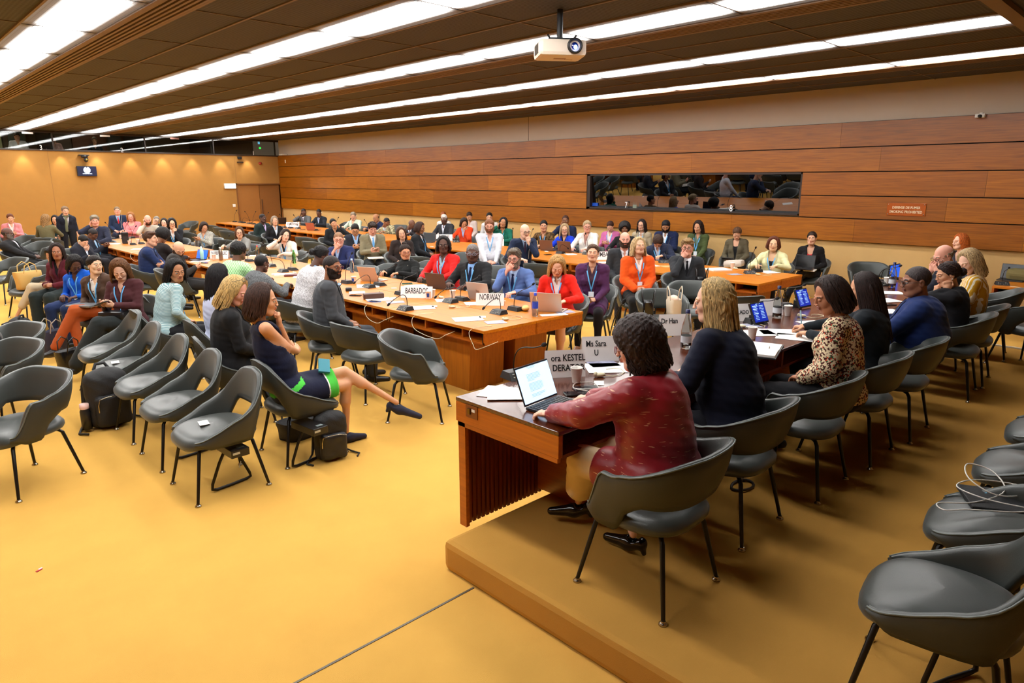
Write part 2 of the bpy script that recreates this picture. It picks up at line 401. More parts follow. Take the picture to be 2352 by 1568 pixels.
t = thing('green_display', 'small glowing green booth display near numeral 1', 'display', (12.452,27.6,3.468)); MB().box((0, 0, 0), (.07, .03, .07)).build('screen', emis('green_glow', (40, 220, 70), 2.5), t); MB().box((-.03, 0, .2), (.07, .03, .09)).build('screen', emis('blue_glow', (110, 190, 230), 1.2), t)
# monitor, dome camera, exit light, sensor, alarm, switch on the end wall
t = thing('wall_monitor', 'small wall screen showing a white laurel globe emblem on navy', 'screen', (6.097,27.1,2.493))
MB().box((0, .04, 0), (.58, .08, .33), 0, None, .008).build('screen_case', black, t)
MB().box((0, -.003, 0), (.55, .006, .30)).build('screen', emis('navy_screen', (8, 14, 48), .5), t)
mb = MB(); wy = -.008
def ring(r, th, z0=.035):
    a = [(r*math.cos(2*PI*k/28), wy, z0+r*math.sin(2*PI*k/28)) for k in range(28)]; mb.tube(a, th, 4, closed=True)
for r in (.022, .045, .068): ring(r, .0035)
for k in range(4): 
    a = PI*k/4; mb.tube([(-.068*math.cos(a), wy, .035-.068*math.sin(a)), (.068*math.cos(a), wy, .035+.068*math.sin(a))], .003, 4)
for s in (-1, 1):
    for k in range(9):
        a = R(-80+s*0+k*19)*1; c = (s*.092*math.cos(a), wy, .035+.092*math.sin(a)*1.0); mb.ball(c, (.013, .003, .016), 0, 6, 4)
for p in ((.03, .05), (-.03, .06), (.0, .02), (.02, .0)): mb.ball((p[0], wy, p[1]), (.02, .003, .014), 0, 8, 4)
mb.build('emblem', emis('emblem_white', (214, 232, 255), 2.2), t)
textmesh('lettering', 'UNITED NATIONS', .034, emis('emblem_white', (214, 232, 255), 2.2), t, (0, -.008, -.085), RY)
t = thing('dome_camera', 'black ceiling style camera under the booth windows above the wall screen', 'camera', (6.066,27.05,2.947))
MB().box((0, .08, .07), (.30, .18, .03), 0, None, .005).build('bracket', black, t); MB().lathe([(.05, .05), (.10, .03), (.10, -.03), (.0, -.05)], (0, 0, .02), 14).build('camera_base', black, t); MB().ball((.03, -.02, -.08), (.07, .07, .085)).build('camera_head', black, t); MB().ball((.035, -.085, -.08), .028, 0, 8, 6).build('lens', mat('lens_yellow', (160, 150, 60), rough=.2), t)
t = thing('exit_light', 'glowing white exit light box beside the double door', 'light', (10.919,27.12,1.982))
MB().box((0, .04, 0), (.44, .08, .19), 0, None, .01).build('light_case', white, t); MB().box((0, -.004, 0), (.42, .008, .17)).build('light_panel', emis('exit_glow', (215, 240, 225), 7.), t)
t = thing('wall_speaker', 'small dark wall unit above the double door', 'speaker', (11.395,27.12,3.057)); MB().box((0, .03, 0), (.15, .08, .09), 0, None, .01).build('case', black, t); MB().box((.01, .03, -.17), (.22, .1, .03)).build('shelf', black, t)
t = thing('fire_alarm', 'small red alarm disc high on the end wall', 'alarm', (12.211,27.14,2.858)); MB().lathe([(0, -.04), (.05, -.04), (.055, .05)], (0, 0, 0), 14, rot=Matrix.Rotation(R(-90), 3, 'X')).build('disc', mat('alarm_red', (150, 40, 16), rough=.5), t)
t = thing('light_switch', 'small white switch plate left of the double door', 'switch', (11.021,27.17,1.229)); MB().box((0, 0, 0), (.11, .02, .12), 0, None, .004).build('plate', white, t); MB().box((0, -.015, 0), (.05, .01, .06)).build('rocker', white, t)
t = thing('corner_projector', 'short white fitting fixed in the wall corner below the booths', 'fitting', (12.9,26.533,3.195)); MB().box((0, 0, 0), (.2, .32, .05), 0, None, .01).build('body', white, t); MB().box((.08, 0, -.26), (.03, .06, .12)).build('box', white, t)

mb = MB(); mb.b2(XL-.2, XL, YF, YW, 0, CZ); struct('wall_left', mb, cloth_wall)
mb = MB(); mb.b2(XL, XW, YF-.2, YF, 0, CZ); struct('wall_front', mb, cloth_wall)

# ---------------------------------------------------------------- ceiling
def ceil_mat():
    m, nt, b = _new('ceiling_panel'); L = nt.links.new
    v = coords(nt, (1, 1, 1)); n = N(nt, 'ShaderNodeTexVoronoi'); n.inputs['Scale'].default_value = 26; L(v, n.inputs['Vector']); n.inputs['Randomness'].default_value = 0
    cr = N(nt, 'ShaderNodeValToRGB'); cr.color_ramp.elements[0].position = .15; cr.color_ramp.elements[1].position = .6
    cr.color_ramp.elements[0].color = s2l((42, 38, 36))+(1,); cr.color_ramp.elements[1].color = s2l((70, 66, 64))+(1,)
    L(n.outputs['Distance'], cr.inputs['Fac']); L(cr.outputs['Color'], b.inputs['Base Color']); b.inputs['Roughness'].default_value = .7
    bp = N(nt, 'ShaderNodeBump'); bp.inputs['Strength'].default_value = .5; bp.inputs['Distance'].default_value = .01; L(n.outputs['Distance'], bp.inputs['Height']); L(bp.outputs['Normal'], b.inputs['Normal'])
    return m
cm = ceil_mat(); tbar = mat('ceiling_bar', (112, 90, 70), rough=.5); slat = mat('vent_slat', (118, 90, 64), rough=.5)
mb = MB(); mb.b2(XL, XW, YF, YW+.2, CZ, CZ+.1); struct('ceiling', mb, cm)
YS = [1.82+1.815*k for k in range(14)]+[YW]
mb = MB()
for x in (.98, 3.25, 5.35, 7.75, 9.95, 12.35): mb.b2(x-.012, x+.012, YF, YW, CZ-.012, CZ)
for y in YS[:-1]: mb.b2(XL, XW, y-.007, y+.007, CZ-.008, CZ)
mb.b2(XL, XW, 1.70, 1.84, CZ-.05, CZ, 0)
struct('trim_8', mb, [tbar], 'grid of thin bars dividing the ceiling into panels', 'ceiling grid')
for i, x in enumerate((2.52, 6.88, 11.35)):
    mb = MB(); mb.b2(x-.16, x+.16, YF, YW, CZ-.012, CZ, 1)
    for k in range(6): mb.b2(x-.16+k*.056, x-.16+k*.056+.028, YF, YW, CZ-.03, CZ-.008, 0)
    mb.b2(x-.2, x-.16, YF, YW, CZ-.03, CZ, 0); mb.b2(x+.15, x+.18, YF, YW, CZ-.03, CZ, 0)
    struct('trim_%d' % (9+i), mb, [slat, dark], ['slatted air vent beside the widest light row', 'slatted air vent running behind the projector', 'slatted air vent nearest the panelled wall'][i], 'air vent')
def strip_mat(name, strength):
    m, nt, b = _new(name); L = nt.links.new
    tc = N(nt, 'ShaderNodeTexCoord'); sp = N(nt, 'ShaderNodeSeparateXYZ'); L(tc.outputs['Object'], sp.inputs[0])
    def M(op, a, bb=None):
        n = N(nt, 'ShaderNodeMath', operation=op)
        for i, q in enumerate((a, bb)):
            if q is None: continue
            if isinstance(q, (int, float)): n.inputs[i].default_value = q
            else: L(q, n.inputs[i])
        return n.outputs[0]
    ax = M('ABSOLUTE', sp.outputs[0])
    fall = N(nt, 'ShaderNodeMapRange', interpolation_type='SMOOTHSTEP'); L(ax, fall.inputs[0]); fall.inputs[1].default_value = .10; fall.inputs[2].default_value = .30; fall.inputs[3].default_value = 1; fall.inputs[4].default_value = .05
    ay = M('ABSOLUTE', sp.outputs[1])
    fy = N(nt, 'ShaderNodeMapRange'); L(ay, fy.inputs[0]); fy.inputs[1].default_value = .70; fy.inputs[2].default_value = .89; fy.inputs[3].default_value = 1; fy.inputs[4].default_value = .06
    lx = M('PINGPONG', sp.outputs[0], .02); ly = M('PINGPONG', sp.outputs[1], .025)
    gx_ = M('GREATER_THAN', lx, .004); gy_ = M('GREATER_THAN', ly, .005)
    lou = M('ADD', M('MULTIPLY', M('MULTIPLY', gx_, gy_), .55), .45)
    f3 = M('POWER', fall.outputs[0], 1.8); tot = M('MULTIPLY', M('MULTIPLY', M('MULTIPLY', f3, fy.outputs[0]), lou), strength)
    L(tot, b.inputs['Emission Strength']); b.inputs['Emission Color'].default_value = (1., .98, .95, 1); b.inputs['Base Color'].default_value = (.12, .11, .1, 1); b.inputs['Roughness'].default_value = .4
    return m
ST = 25.
sm_ = strip_mat('light_louvre', ST)
proto = thing('ceiling_light', 'x', 'light')
MB().b2(-.36, .36, -.89, .89, -.012, -.002).build('diffuser', sm_, proto)
mb = MB(); mb.b2(-.385, -.36, -.907, .907, -.02, 0); mb.b2(.36, .385, -.907, .907, -.02, 0); mb.build('frame', mat('light_frame', (120, 96, 70), rough=.5), proto)
register(proto)
rowname = ['row outside the left edge', 'widest row at left', 'second row from left', 'row passing the projector', 'fourth row from left', 'row nearest the panelled wall']
ordn = ['first', 'second', 'third', 'fourth', 'fifth', 'sixth', 'seventh', 'eighth', 'ninth', 'tenth', 'eleventh', 'twelfth', 'thirteenth', 'fourteenth']
for ri, x in enumerate((-.3, 1.98, 4.28, 6.32, 8.82, 11.0)):
    for k in range(14):
        y0, y1 = YS[k], YS[k+1]
        if ri == 0 and k > 9: continue
        dup(proto, (x, (y0+y1)/2, CZ), 0, 'ceiling light, %s from the podium end, %s' % (ordn[k], rowname[ri]), 'ceiling lights')
sinkpool(proto)
# wall washers above the end wall (small spots tucked under the booth sill)
sp_m = mat('washer_metal', (60, 44, 30), rough=.4, metal=.5)
for i in range(11):
    x = 1.2+i*1.05
    L = bpy.data.lights.new('wall_washer_light', 'SPOT'); L.energy = 40; L.spot_size = R(64); L.spot_blend = .7; L.color = (1, .86, .66); L.shadow_soft_size = .05
    lo = bpy.data.objects.new('wall_washer_light', L); COL.objects.link(lo); lo.location = (x, YW-.24, BZ+.05); lo.rotation_euler = (R(12), 0, 0)
for x, e_ in ((.5, 5), (3.6, 9), (6.6, 7), (9.2, 2.5)):
    L = bpy.data.lights.new('booth_lamp', 'AREA'); L.energy = e_; L.size = .5; L.color = (1, .9, .72); lo = bpy.data.objects.new('booth_lamp', L); COL.objects.link(lo); lo.location = (x, YW+1.2, 4.35)
w = bpy.data.worlds.new('World'); SC.world = w; w.use_nodes = True
bg = w.node_tree.nodes['Background']; bg.inputs[0].default_value = (.30, .22, .15, 1); bg.inputs[1].default_value = .25
# projector hung from the ceiling
t = thing('projector', 'white ceiling projector with a glowing blue lens', 'projector', (5.28, 4.80, 3.40), R(-36))
MB().box((0, 0, 0), (.46, .36, .15), 0, None, .035).build('body', mat('projector_white', (226, 212, 196), rough=.45), t)
LR = Matrix.Rotation(R(90), 3, 'X')
MB().lathe([(.068, -.0), (.074, .02), (.07, .045), (.055, .045), (.05, .0)], (.11, -.165, .012), 24, rot=LR).build('lens_ring', black, t)
lens = MB().lathe([(0, .02), (.03, .018), (.05, .0)], (.11, -.165, .012), 20, rot=LR).build('lens', mat('lens_glass', (18, 40, 120), rough=.08, coat=1.), t)
MB().ball((.115, -.192, .0), (.018, .006, .02)).build('lamp_glow', emis('lamp_glow', (120, 160, 255), 14.), t)
mb = MB()
for k in range(10): mb.box((-.231, -.10+k*.02, 0), (.004, .008, .09))
mb.build('side_vent', mat('vent_dark', (70, 60, 50)), t)
mb = MB(); mb.box((0, 0, .09), (.24, .2, .02)); mb.tube([(0, 0, .09), (0, 0, .37)], .03, 10)
for a, b in ((-.1, -.08), (.1, -.08), (-.1, .08), (.1, .08)): mb.tube([(a, b, .07), (a*1.4, b*1.4, .12)], .01, 6)
mb.build('ceiling_mount', black, t)
mb = MB(); mb.box((0, 0, -.0765), (.12, .05, .002)); mb.box((.1, .05, -.0765), (.08, .01, .002)); mb.build('underside_label', mat('label_tan', (170, 130, 96)), t)
t['label'] = 'white ceiling projector with a glowing blue lens'

# ================================================================ FURNITURE
leather = mat('grey_leather', (54, 59, 57), rough=.36, var=.06, vscale=3, bump=.12, bscale=300, spec=.5, sheen=.15)
leather_out = mat('grey_leather_shell', (50, 53, 49), rough=.48, var=.06, vscale=3, bump=.15, bscale=350)
piping = mat('grey_piping', (96, 104, 102), rough=.35)
def chair_proto(name, kind):
    """moulded tub chair: cushion, wrap-round back shell with an opening above the seat, piping, four splayed tube legs"""
    t = thing(name, 'x', 'chair')
    W, F, B = .265, .215, -.255
    def plan(u):
        # U-shaped path round the seat: u=-1 front left, 0 back, 1 front right
        a = abs(u); s = 1 if u >= 0 else -1
        if a < .5:
            th = (a/.5)*PI/2; e = .72
            x = W*math.sin(th)**e; y = -.03+(B+.03)*math.cos(th)**e
        else: x = W-.012*((a-.5)/.5)**2-.035*max(0, (a-.86)/.14)**2; y = -.03+(F+.03)*((a-.5)/.5)
        return s*x, y
    def nrm(u):
        a = plan(max(-1, u-.01)); b = plan(min(1, u+.01)); tx, ty = b[0]-a[0], b[1]-a[1]; l = math.hypot(tx, ty) or 1
        return ty/l, -tx/l
    def sst(x, a, b):
        t_ = max(0, min(1, (x-a)/(b-a))); return t_*t_*(3-2*t_)
    def ztop(u):
        a = abs(u)
        if kind == 'arm': return (.785-.125*sst(a, .12, .62))*(1-sst(a, .72, .98))+.440*sst(a, .72, .98)
        xs = (0, .12, .22, .34, .5, .7, .88, 1); zs = (.82, .80, .72, .61, .535, .485, .452, .43)
        return float(np.interp(a, xs, zs))
    def zbot(u):
        a = abs(u)
        e_ = .035*sst(a, .80, 1.)
        if kind == 'arm': return .375+e_+.170*(1-sst(a, .40, .63))
        return .375+e_+.205*(1-sst(a, .12, .34))
    def flare(u, z):
        k = max(0, (z-.42)/.38); a = abs(u)
        return (.075 if a < .4 else .075-.03*sst(a, .4, .9))*k*(1.25 if kind == 'arm' else .9)
    NU = 44; rings = []; th = .034; rim = []
    for i in range(NU+1):
        u = -1+2*i/NU; x, y = plan(u); nx, ny = nrm(u); z1, z0 = ztop(u), zbot(u)
        z1 = max(z1, z0+(.022 if abs(u) > .7 else .05)); pr = []
        tt = th*(.55+.45*min(1, (1-abs(u))/.12))
        for k in range(6):
            z = z0+(z1-z0)*k/5; f = flare(u, z); bul = .012*math.sin(PI*k/5)
            pr.append((f+bul, z))
        pr.append((flare(u, z1)-tt*.35, z1+.010)); pr.append((flare(u, z1)-tt*.75, z1+.006))
        for k in range(5, -1, -1):
            z = z0+(z1-z0)*k/5; f = flare(u, z); pr.append((f-tt-.006*math.sin(PI*k/5), z-(.004 if k == 5 else 0)))
        rings.append([(x+nx*o, y+ny*o, z) for o, z in pr]); f = flare(u, z1); rim.append((x+nx*(f+.002), y+ny*(f+.002), z1+.004))
    mb = MB(); n = len(rings[0]); vs = [p for r in rings for p in r]; fs = []
    for i in range(NU):
        for k in range(n):
            k2 = (k+1) % n; fs.append((i*n+k2, i*n+k, (i+1)*n+k, (i+1)*n+k2))
    mb.add(vs, fs, 0, True); mb.add(rings[0], [tuple(range(n))[::-1]], 0, True); mb.add(rings[-1], [tuple(range(n))], 0, True)
    for j, f in enumerate(mb.f[:NU*n]):
        k = j % n
        mb.m[j] = 0 if 5 <= k < n-1 else 1
    bk = mb.build('backrest', [leather, leather_out], t)
    MB().tube(rim, .0045, 6).build('piping', piping, bk)
    # cushion
    mb = MB(); K = 40; prof = [(0, .488), (.35, .487), (.65, .482), (.82, .472), (.93, .456), (1.0, .432), (1.0, .410), (.97, .395), (.85, .383), (.5, .375), (0, .372)]
    vs = []; fs = []
    for r, z in prof:
        for k in range(K):
            a = 2*PI*k/K; c, s = math.cos(a), math.sin(a)
            x = .262*math.copysign(abs(c)**.62, c); y = (.270 if s > 0 else .255)*math.copysign(abs(s)**(.62 if s > 0 else .85), s)
            drop = .028*max(0, y/.255)**3*r
            vs.append((x*r, y*r-.0, z-drop))
    for i in range(len(prof)-1):
        for k in range(K):
            k2 = (k+1) % K; fs.append((i*K+k, (i+1)*K+k, (i+1)*K+k2, i*K+k2))
    mb.add(vs, fs, 0, True); st = mb.build('seat', leather, t)
    for sx in (-1, 1):
        for sy in (-1, 1):
            mb = MB(); mb.tube([(sx*.10, sy*.10, .378), (sx*.165, sy*.165, .372), (sx*.185, sy*.185, .35), (sx*.25, sy*.25, .014)], [.011, .0125, .013, .0105], 8)
            lg = mb.build('leg', blackm, t)
            MB().lathe([(.012, .02), (.014, .012), (.021, .008), (.022, .0), (.0, .0)], (sx*.25, sy*.25, 0), 12).build('glide', steel, lg)
    register(t); return t
ARM = chair_proto('armchair', 'arm'); SIDE = chair_proto('side_chair', 'side')
NCH = 0; SPOTS = []
def chair(x, y, head, label, kind='arm', z=0., group='grey leather chairs', track=True):
    """head = the way the sitter faces, world degrees"""
    if track: SPOTS.append((x, y))
    return dup(ARM if kind == 'arm' else SIDE, (x, y, z), R(head-90), label, group)

# ---------------------------------------------------------------- conference tables
def table_unit(x0, x1, y0, y1, label, open_side, z=.74, first=False, end_ped=True):
    """half-depth desk: top with dark seam, apron with open cubbies on the sitter's side, plank pedestal"""
    t = thing('conference_table', label, 'table', (0, 0, 0), 0, 'wooden conference tables')
    mb = MB(); mb.b2(x0, x1, y0+.002, y1-.002, z-.03, z, 0, .003); mb.build('tabletop', table_wood, t)
    mb = MB(); s = open_side; xo, xi = (x0, x1) if s < 0 else (x1, x0)
    a, b = min(xo, xi), max(xo, xi)
    mb.b2(a+.01, b-.01, y0+.01, y1-.01, z-.145, z-.125)            # cubby floor
    mb.b2(a+.01, b-.01, y0+.005, y0+.03, z-.145, z-.03); mb.b2(a+.01, b-.01, y1-.03, y1-.005, z-.145, z-.03)
    bx = xi+s*(-.0); mb.b2(min(bx, bx+s*.02), max(bx, bx+s*.02), y0+.01, y1-.01, z-.145, z-.03)
    mb.b2(min(bx-s*0, xo), max(xo, bx), y0+.03, y0+.031, z-.14, z-.03, 1)
    ym = y0+.36
    while ym < y1-.2:
        mb.b2(min(xo-s*.03, xo-s*.25), max(xo-s*.03, xo-s*.25), ym, ym+.02, z-.125, z-.03); ym += .62
    md = xo-s*.30; mb.b2(min(md, md-s*.01), max(md, md-s*.01), y0+.03, y1-.03, z-.125, z-.03, 1)
    lip = xo-s*.02; mb.b2(min(lip, lip-s*.03), max(lip, lip-s*.03), y0+.01, y1-.01, z-.155, z-.13)
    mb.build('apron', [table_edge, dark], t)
    mb = MB(); a, b = (x0+.16, x1-.08) if s < 0 else (x0+.08, x1-.16); ym = y0+.40; yn = y0+1.05
    mb.add([(a, ym+.03, 0), (b, ym+.03, 0), (b, yn-.03, 0), (a, yn-.03, 0), (a, ym, z-.146), (b, ym, z-.146), (b, yn, z-.146), (a, yn, z-.146)], [(3, 2, 1, 0), (4, 5, 6, 7), (0, 1, 5, 4), (1, 2, 6, 5), (2, 3, 7, 6), (3, 0, 4, 7)])
    mb.build('pedestal', ped_wood, t)
    return t
def table_run(x0, xm, x1, y0, y1, n, where):
    L = (y1-y0)/n
    for i in range(n):
        nth = '%s from the podium' % ordn[i]
        table_unit(x0, xm-.004, y0+i*L, y0+(i+1)*L-.003, 'wooden desk, near half, %s, %s' % (nth, where), -1)
        table_unit(xm+.004, x1, y0+i*L, y0+(i+1)*L-.003, 'wooden desk, far half, %s, %s' % (nth, where), 1)
table_run(4.26, 4.99, 5.74, 4.80, 13.1, 5, 'middle table row')
table_run(4.02, 4.75, 5.5, 14.85, 19.4, 3, 'left row beyond the gap')
table_run(9.12, 9.83, 10.55, 4.42, 13.3, 5, 'panelled wall row')
table_run(9.3, 10.0, 10.7, 14.2, 24.7, 6, 'far row near the double door')
table_run(11.3, 11.95, 12.6, -1.2, 2.1, 2, 'short table beyond the podium')

# ---------------------------------------------------------------- speakers' desk on the podium
t = thing('speakers_desk', 'long dark polished speakers desk with lighter side frame on the podium', 'desk', (0, 0, 0))
DX, DE, DY0, DY1, DZT = 2.385, 9.8, 2.135, 2.945, .93
mb = MB(); mb.b2(DX, DE, DY0, DY1, DZT-.022, DZT, 0, .004); mb.build('desktop', desk_dark, t)
mb = MB(); mb.b2(DX, DX+.03, DY0, DY1, DZT-.145, DZT-.023, 0, .003); mb.b2(DX+.004, DX+.03, DY0+.01, DY1-.01, DZT-.172, DZT-.147)
mb.build('end_frame', desk_side, t); MB().b2(DE-.03, DE, DY0, DY1, DZT-.145, DZT-.023).build('end_frame', desk_side, t)
mb = MB(); mb.b2(DX+.03, DE-.03, DY0+.33, DY0+.34, DZT-.14, DZT-.023, 1); mb.b2(DX+.03, DE-.03, DY0+.02, DY1-.02, DZT-.165, DZT-.145, 0)
x = DX+.03
while x < DE-.5: mb.b2(x-.01, x+.015, DY0+.01, DY0+.33, DZT-.145, DZT-.023, 0); x += .83
mb.build('shelf', [desk_panel, dark], t)
mb = MB(); mb.b2(DX+.02, DE-.02, DY1-.055, DY1-.03, .16, DZT-.145)
x = DX+.03
while x < DE-.05: mb.b2(x, x+.022, DY1-.068, DY1-.02, .135, DZT-.15, 0); x += .036
mb.build('modesty_panel', desk_panel, t)
mb = MB(); mb.b2(DX+.004, DX+.03, DY1-.075, DY1-.015, .12, DZT-.14); mb.build('end_post', desk_side, t)
for x in (3.0, 4.65, 6.3, 7.95): MB().b2(x, x+.12, DY0+.2, DY1-.08, POD, DZT-.165).b2(x+.1, x+.8, DY0+.42, DY0+.46, POD, DZT-.166).build('pedestal', desk_side, t)
t2 = MB(); t2.box((DX-.003, 2.80, .872), (.004, .10, .075)); t2.build('lock_plate', mat('plate_brown', (120, 60, 20), rough=.4), t)
mb = MB(); mb.box((DX-.010, 2.815, .875), (.012, .022, .035), 0, None, .003); mb.build('lock', mat('brass', (120, 96, 50), rough=.3, metal=1.), t)
MB().box((DX-.006, 2.782, .882), (.004, .028, .016)).build('lock_tag', white, t)

# ---------------------------------------------------------------- small table gear (protos)
mesh_foam = mat('mic_foam', (20, 18, 18), rough=.95, bump=.5, bscale=900)
def bez(a, b, c, n=10):
    a, b, c = Vector(a), Vector(b), Vector(c); return [a*(1-t)**2+b*2*t*(1-t)+c*t*t for t in [i/n for i in range(n+1)]]
def mic_proto(name, bend):
    t = thing(name, 'x', 'microphone')
    mb = MB(); w, d, h = .085, .065, .045
    mb.add([(-w, -d, 0), (w, -d, 0), (w, d, 0), (-w, d, 0), (-w*.86, -d*.35, h), (w*.86, -d*.35, h), (w*.86, d*.8, h), (-w*.86, d*.8, h)], [(3, 2, 1, 0), (4, 5, 6, 7), (0, 1, 5, 4), (1, 2, 6, 5), (2, 3, 7, 6), (3, 0, 4, 7)])
    bs = mb.build('base', black, t)
    sl = Vector((0, -d, 0)), Vector((0, -d*.35, h)); mb = MB()
    for i, (x, f) in enumerate(((-.05, .35), (-.03, .35), (-.05, .7), (.012, .3), (.034, .42), (.034, .75), (.055, .42))):
        p = sl[0].lerp(sl[1], f); mb.box((x, p.y-.001, p.z+.001), (.012, .008, .006), 0)
    mb.build('buttons', mat('button_grey', (176, 180, 170), rough=.5), t)
    nk = MB()
    if bend == 'up': pts = bez((0, .03, h), (0, .02, .26), (.02, -.10, .40), 12)
    elif bend == 'low': pts = bez((0, .03, h), (0, .04, .22), (0, -.09, .16), 10)+bez((0, -.09, .16), (0, -.16, .13), (0, -.20, .10), 5)[1:]
    else: pts = bez((0, .03, h), (0, .04, .2), (0, -.12, .22), 10)+bez((0, -.12, .22), (0, -.20, .23), (0, -.26, .26), 5)[1:]
    nk.tube(pts, .0042, 6); g = nk.build('gooseneck', blackm, t)
    d_ = (pts[-1]-pts[-2]).normalized(); q = d_.to_track_quat('Z', 'Y').to_matrix()
    MB().ball(pts[-1]+d_*.02, (.014, .014, .024), 0, 10, 8, q).build('mic_head', mesh_foam, t)
    register(t); return t
MIC = {k: mic_proto('desk_microphone', k) for k in ('up', 'low', 'arc')}
def onto(x, y, z):
    if abs(z-.741) > .012: return x, y
    best = None
    for (a, b, c, d) in TABS:
        X_, Y_ = min(max(x, a+.1), b-.1), min(max(y, c+.08), d-.08); q = math.hypot(x-X_, y-Y_)
        if best is None or q < best[0]: best = (q, X_, Y_)
    return best[1], best[2]
TABS = [(4.26, 5.74, 4.8, 13.1), (4.02, 5.5, 14.85, 19.4), (9.12, 10.55, 4.42, 13.3), (9.3, 10.7, 14.2, 24.7), (11.3, 12.6, -1.2, 2.1)]
def mic(x, y, z, head, kind, label):
    x, y = onto(x, y, z)
    return dup(MIC[kind], (x, y, z), R(head+90), label, 'desk microphones')
def cup_proto():
    t = thing('paper_cup', 'x', 'cup')
    MB().lathe([(.0, .003), (.026, .0), (.027, .003), (.036, .093), (.039, .095), (.038, .098), (.035, .094), (.026, .008), (0, .008)], (0, 0, 0), 20).build('cup_body', mat('cup_white', (240, 236, 230), rough=.6), t); register(t); return t
CUP = cup_proto()
def cup_blue_proto():
    t = thing('paper_cup', 'x', 'cup')
    MB().lathe([(.0, .003), (.026, .0), (.027, .003), (.036, .093), (.039, .095), (.038, .098), (.035, .094), (.026, .008), (0, .008)], (0, 0, 0), 20).build('cup_body', mat('cup_white', (240, 236, 230), rough=.6), t)
    mb = MB(); a = [-.9+1.8*k/8 for k in range(9)]
    for (z0, z1) in ((.025, .072),):
        vs = []; fs = []
        for k in a:
            for z in (z0, z1):
                r = .0272+.0095*z/.093+.0006; vs.append((r*math.cos(k*.55), r*math.sin(k*.55), z))
        for i in range(8): fs.append((2*i, 2*i+2, 2*i+3, 2*i+1))
        mb.add(vs, fs, 0, True)
    mb.build('blue_mark', mat('cup_blue', (30, 70, 160), rough=.5), t); register(t); return t
CUPB = cup_blue_proto()
def cup(x, y, z, label, k=None, head=0):
    x, y = onto(x, y, z)
    return dup(CUPB if k else CUP, (x, y, z), R(head), label, 'paper cups')
def sheet(x, y, z, head, label, w=.21, l=.297, m=None, cat='paper', name='paper_sheet', th=.002, lines=0):
    x, y = onto(x, y, z); t = thing(name, label, cat, (x, y, z), R(head))
    MB().box((0, 0, th/2+.0005), (w, l, th)).build('sheet', m or paper, t)
    if lines:
        mb = MB()
        for k in range(lines):
            mb.box((RNG.uniform(-.01, .01), l*.34-k*l*.68/max(1, lines-1), th+.0009), (w*RNG.uniform(.55, .8), l*.018, .0006))
        mb.build('print', mat('print_grey', (110, 110, 118)), t)
    return t
def laptop(x, y, z, head, label, lid, w=.32, d=.22, ang=105, screen=None, logo=None, keys=True):
    """head = the way its user faces; the lid back points that way"""
    x, y = onto(x, y, z); t = thing('laptop', label, 'laptop', (x, y, z), R(head-90))
    lm = mat('laptop_'+lid[0], lid[1], rough=.35, metal=.5 if lid[2] else 0)
    bs = MB().box((0, -d/2, .008), (w, d, .014), 0, None, .004).build('base', lm, t)
    if keys: 
        mb = MB()
        for r in range(5):
            for c in range(12): mb.box((-w*.42+c*w*.0765, -.03-r*.022, .0165), (w*.062, .017, .003))
        mb.build('keyboard', black, bs)
    a = R(ang-90); M = Matrix.Rotation(-a, 3, 'X')
    mb = MB(); mb.box(M @ Vector((0, .004, d/2+.006)), (w, .007, d), 0, M, .003); ld = mb.build('lid', lm, t); ld.location = (0, 0, .01)
    mb = MB(); mb.box(M @ Vector((0, -.001, d/2+.006)), (w*.95, .004, d*.9), 0, M); s_ = mb.build('screen', screen or mat('screen_off', (12, 14, 20), rough=.2), t); s_.location = (0, 0, .01)
    if logo:
        tx = textmesh('logo', logo, .05, mat('logo_grey', (150, 120, 100), rough=.3, metal=.5), ld, M @ Vector((0, .0095, d/2+.01)), (R(90)+a, 0, PI)); 
    return t
def nameplate(x, y, z, head, lines, label, w=.30, h=.125, size=.06, sx=.72, toff=0.):
    """tent card; head = the way its text faces"""
    x, y = onto(x, y, z); t = thing('name_plate', label, 'name plate', (x, y, z), R(head+90))
    mb = MB(); d = .045
    mb.add([(-w/2, -d, 0), (w/2, -d, 0), (w/2, 0, h), (-w/2, 0, h), (w/2, d, 0), (-w/2, d, 0)], [(0, 1, 2, 3), (3, 2, 4, 5)])
    mb.build('card', mat('card_white', (232, 228, 226), rough=.7), t)
    a = math.atan2(h, d)
    for i, (s_, fr_) in enumerate(lines):
        f = fr_; textmesh('lettering', s_, size, ink, t, (toff, -d*(1-f)-.0015, h*f+.0008), (a, 0, 0), sx=sx, bold=.0010, ext=.0004)
    return t
def phone(x, y, z, head, label, m=None):
    x, y = onto(x, y, z); t = thing('phone', label, 'phone', (x, y, z), R(head)); MB().box((0, 0, .005), (.072, .15, .009), 0, None, .004).build('phone_body', m or black, t); MB().box((0, 0, .010), (.066, .142, .0008)).build('screen', mat('phone_glass', (10, 12, 20), rough=.08), t); return t
def earset(x, y, z, head, label, cord=True):
    x, y = onto(x, y, z); t = thing('earpiece_set', label, 'earpiece', (x, y, z), R(head)); MB().ball((0, 0, .014), (.036, .022, .014), 0, 12, 8).build('earpiece', ivory, t)
    MB().ball((.03, 0, .018), (.014, .014, .018), 0, 10, 6).build('ear_bud', ivory, t)
    if cord: MB().tube([(-.03, 0, .008), (-.08, .02, .004), (-.14, .0, .004), (-.19, -.05, .004), (-.20, -.12, .004), (-.16, -.16, .004), (-.10, -.14, .005)], .003, 6).build('cord', ivory, t)
    return t
clearpl = glass('clear_plastic', (225, 235, 245), .02, 1.33); clearg = glass('clear_glass', (235, 240, 238), .0, 1.45)
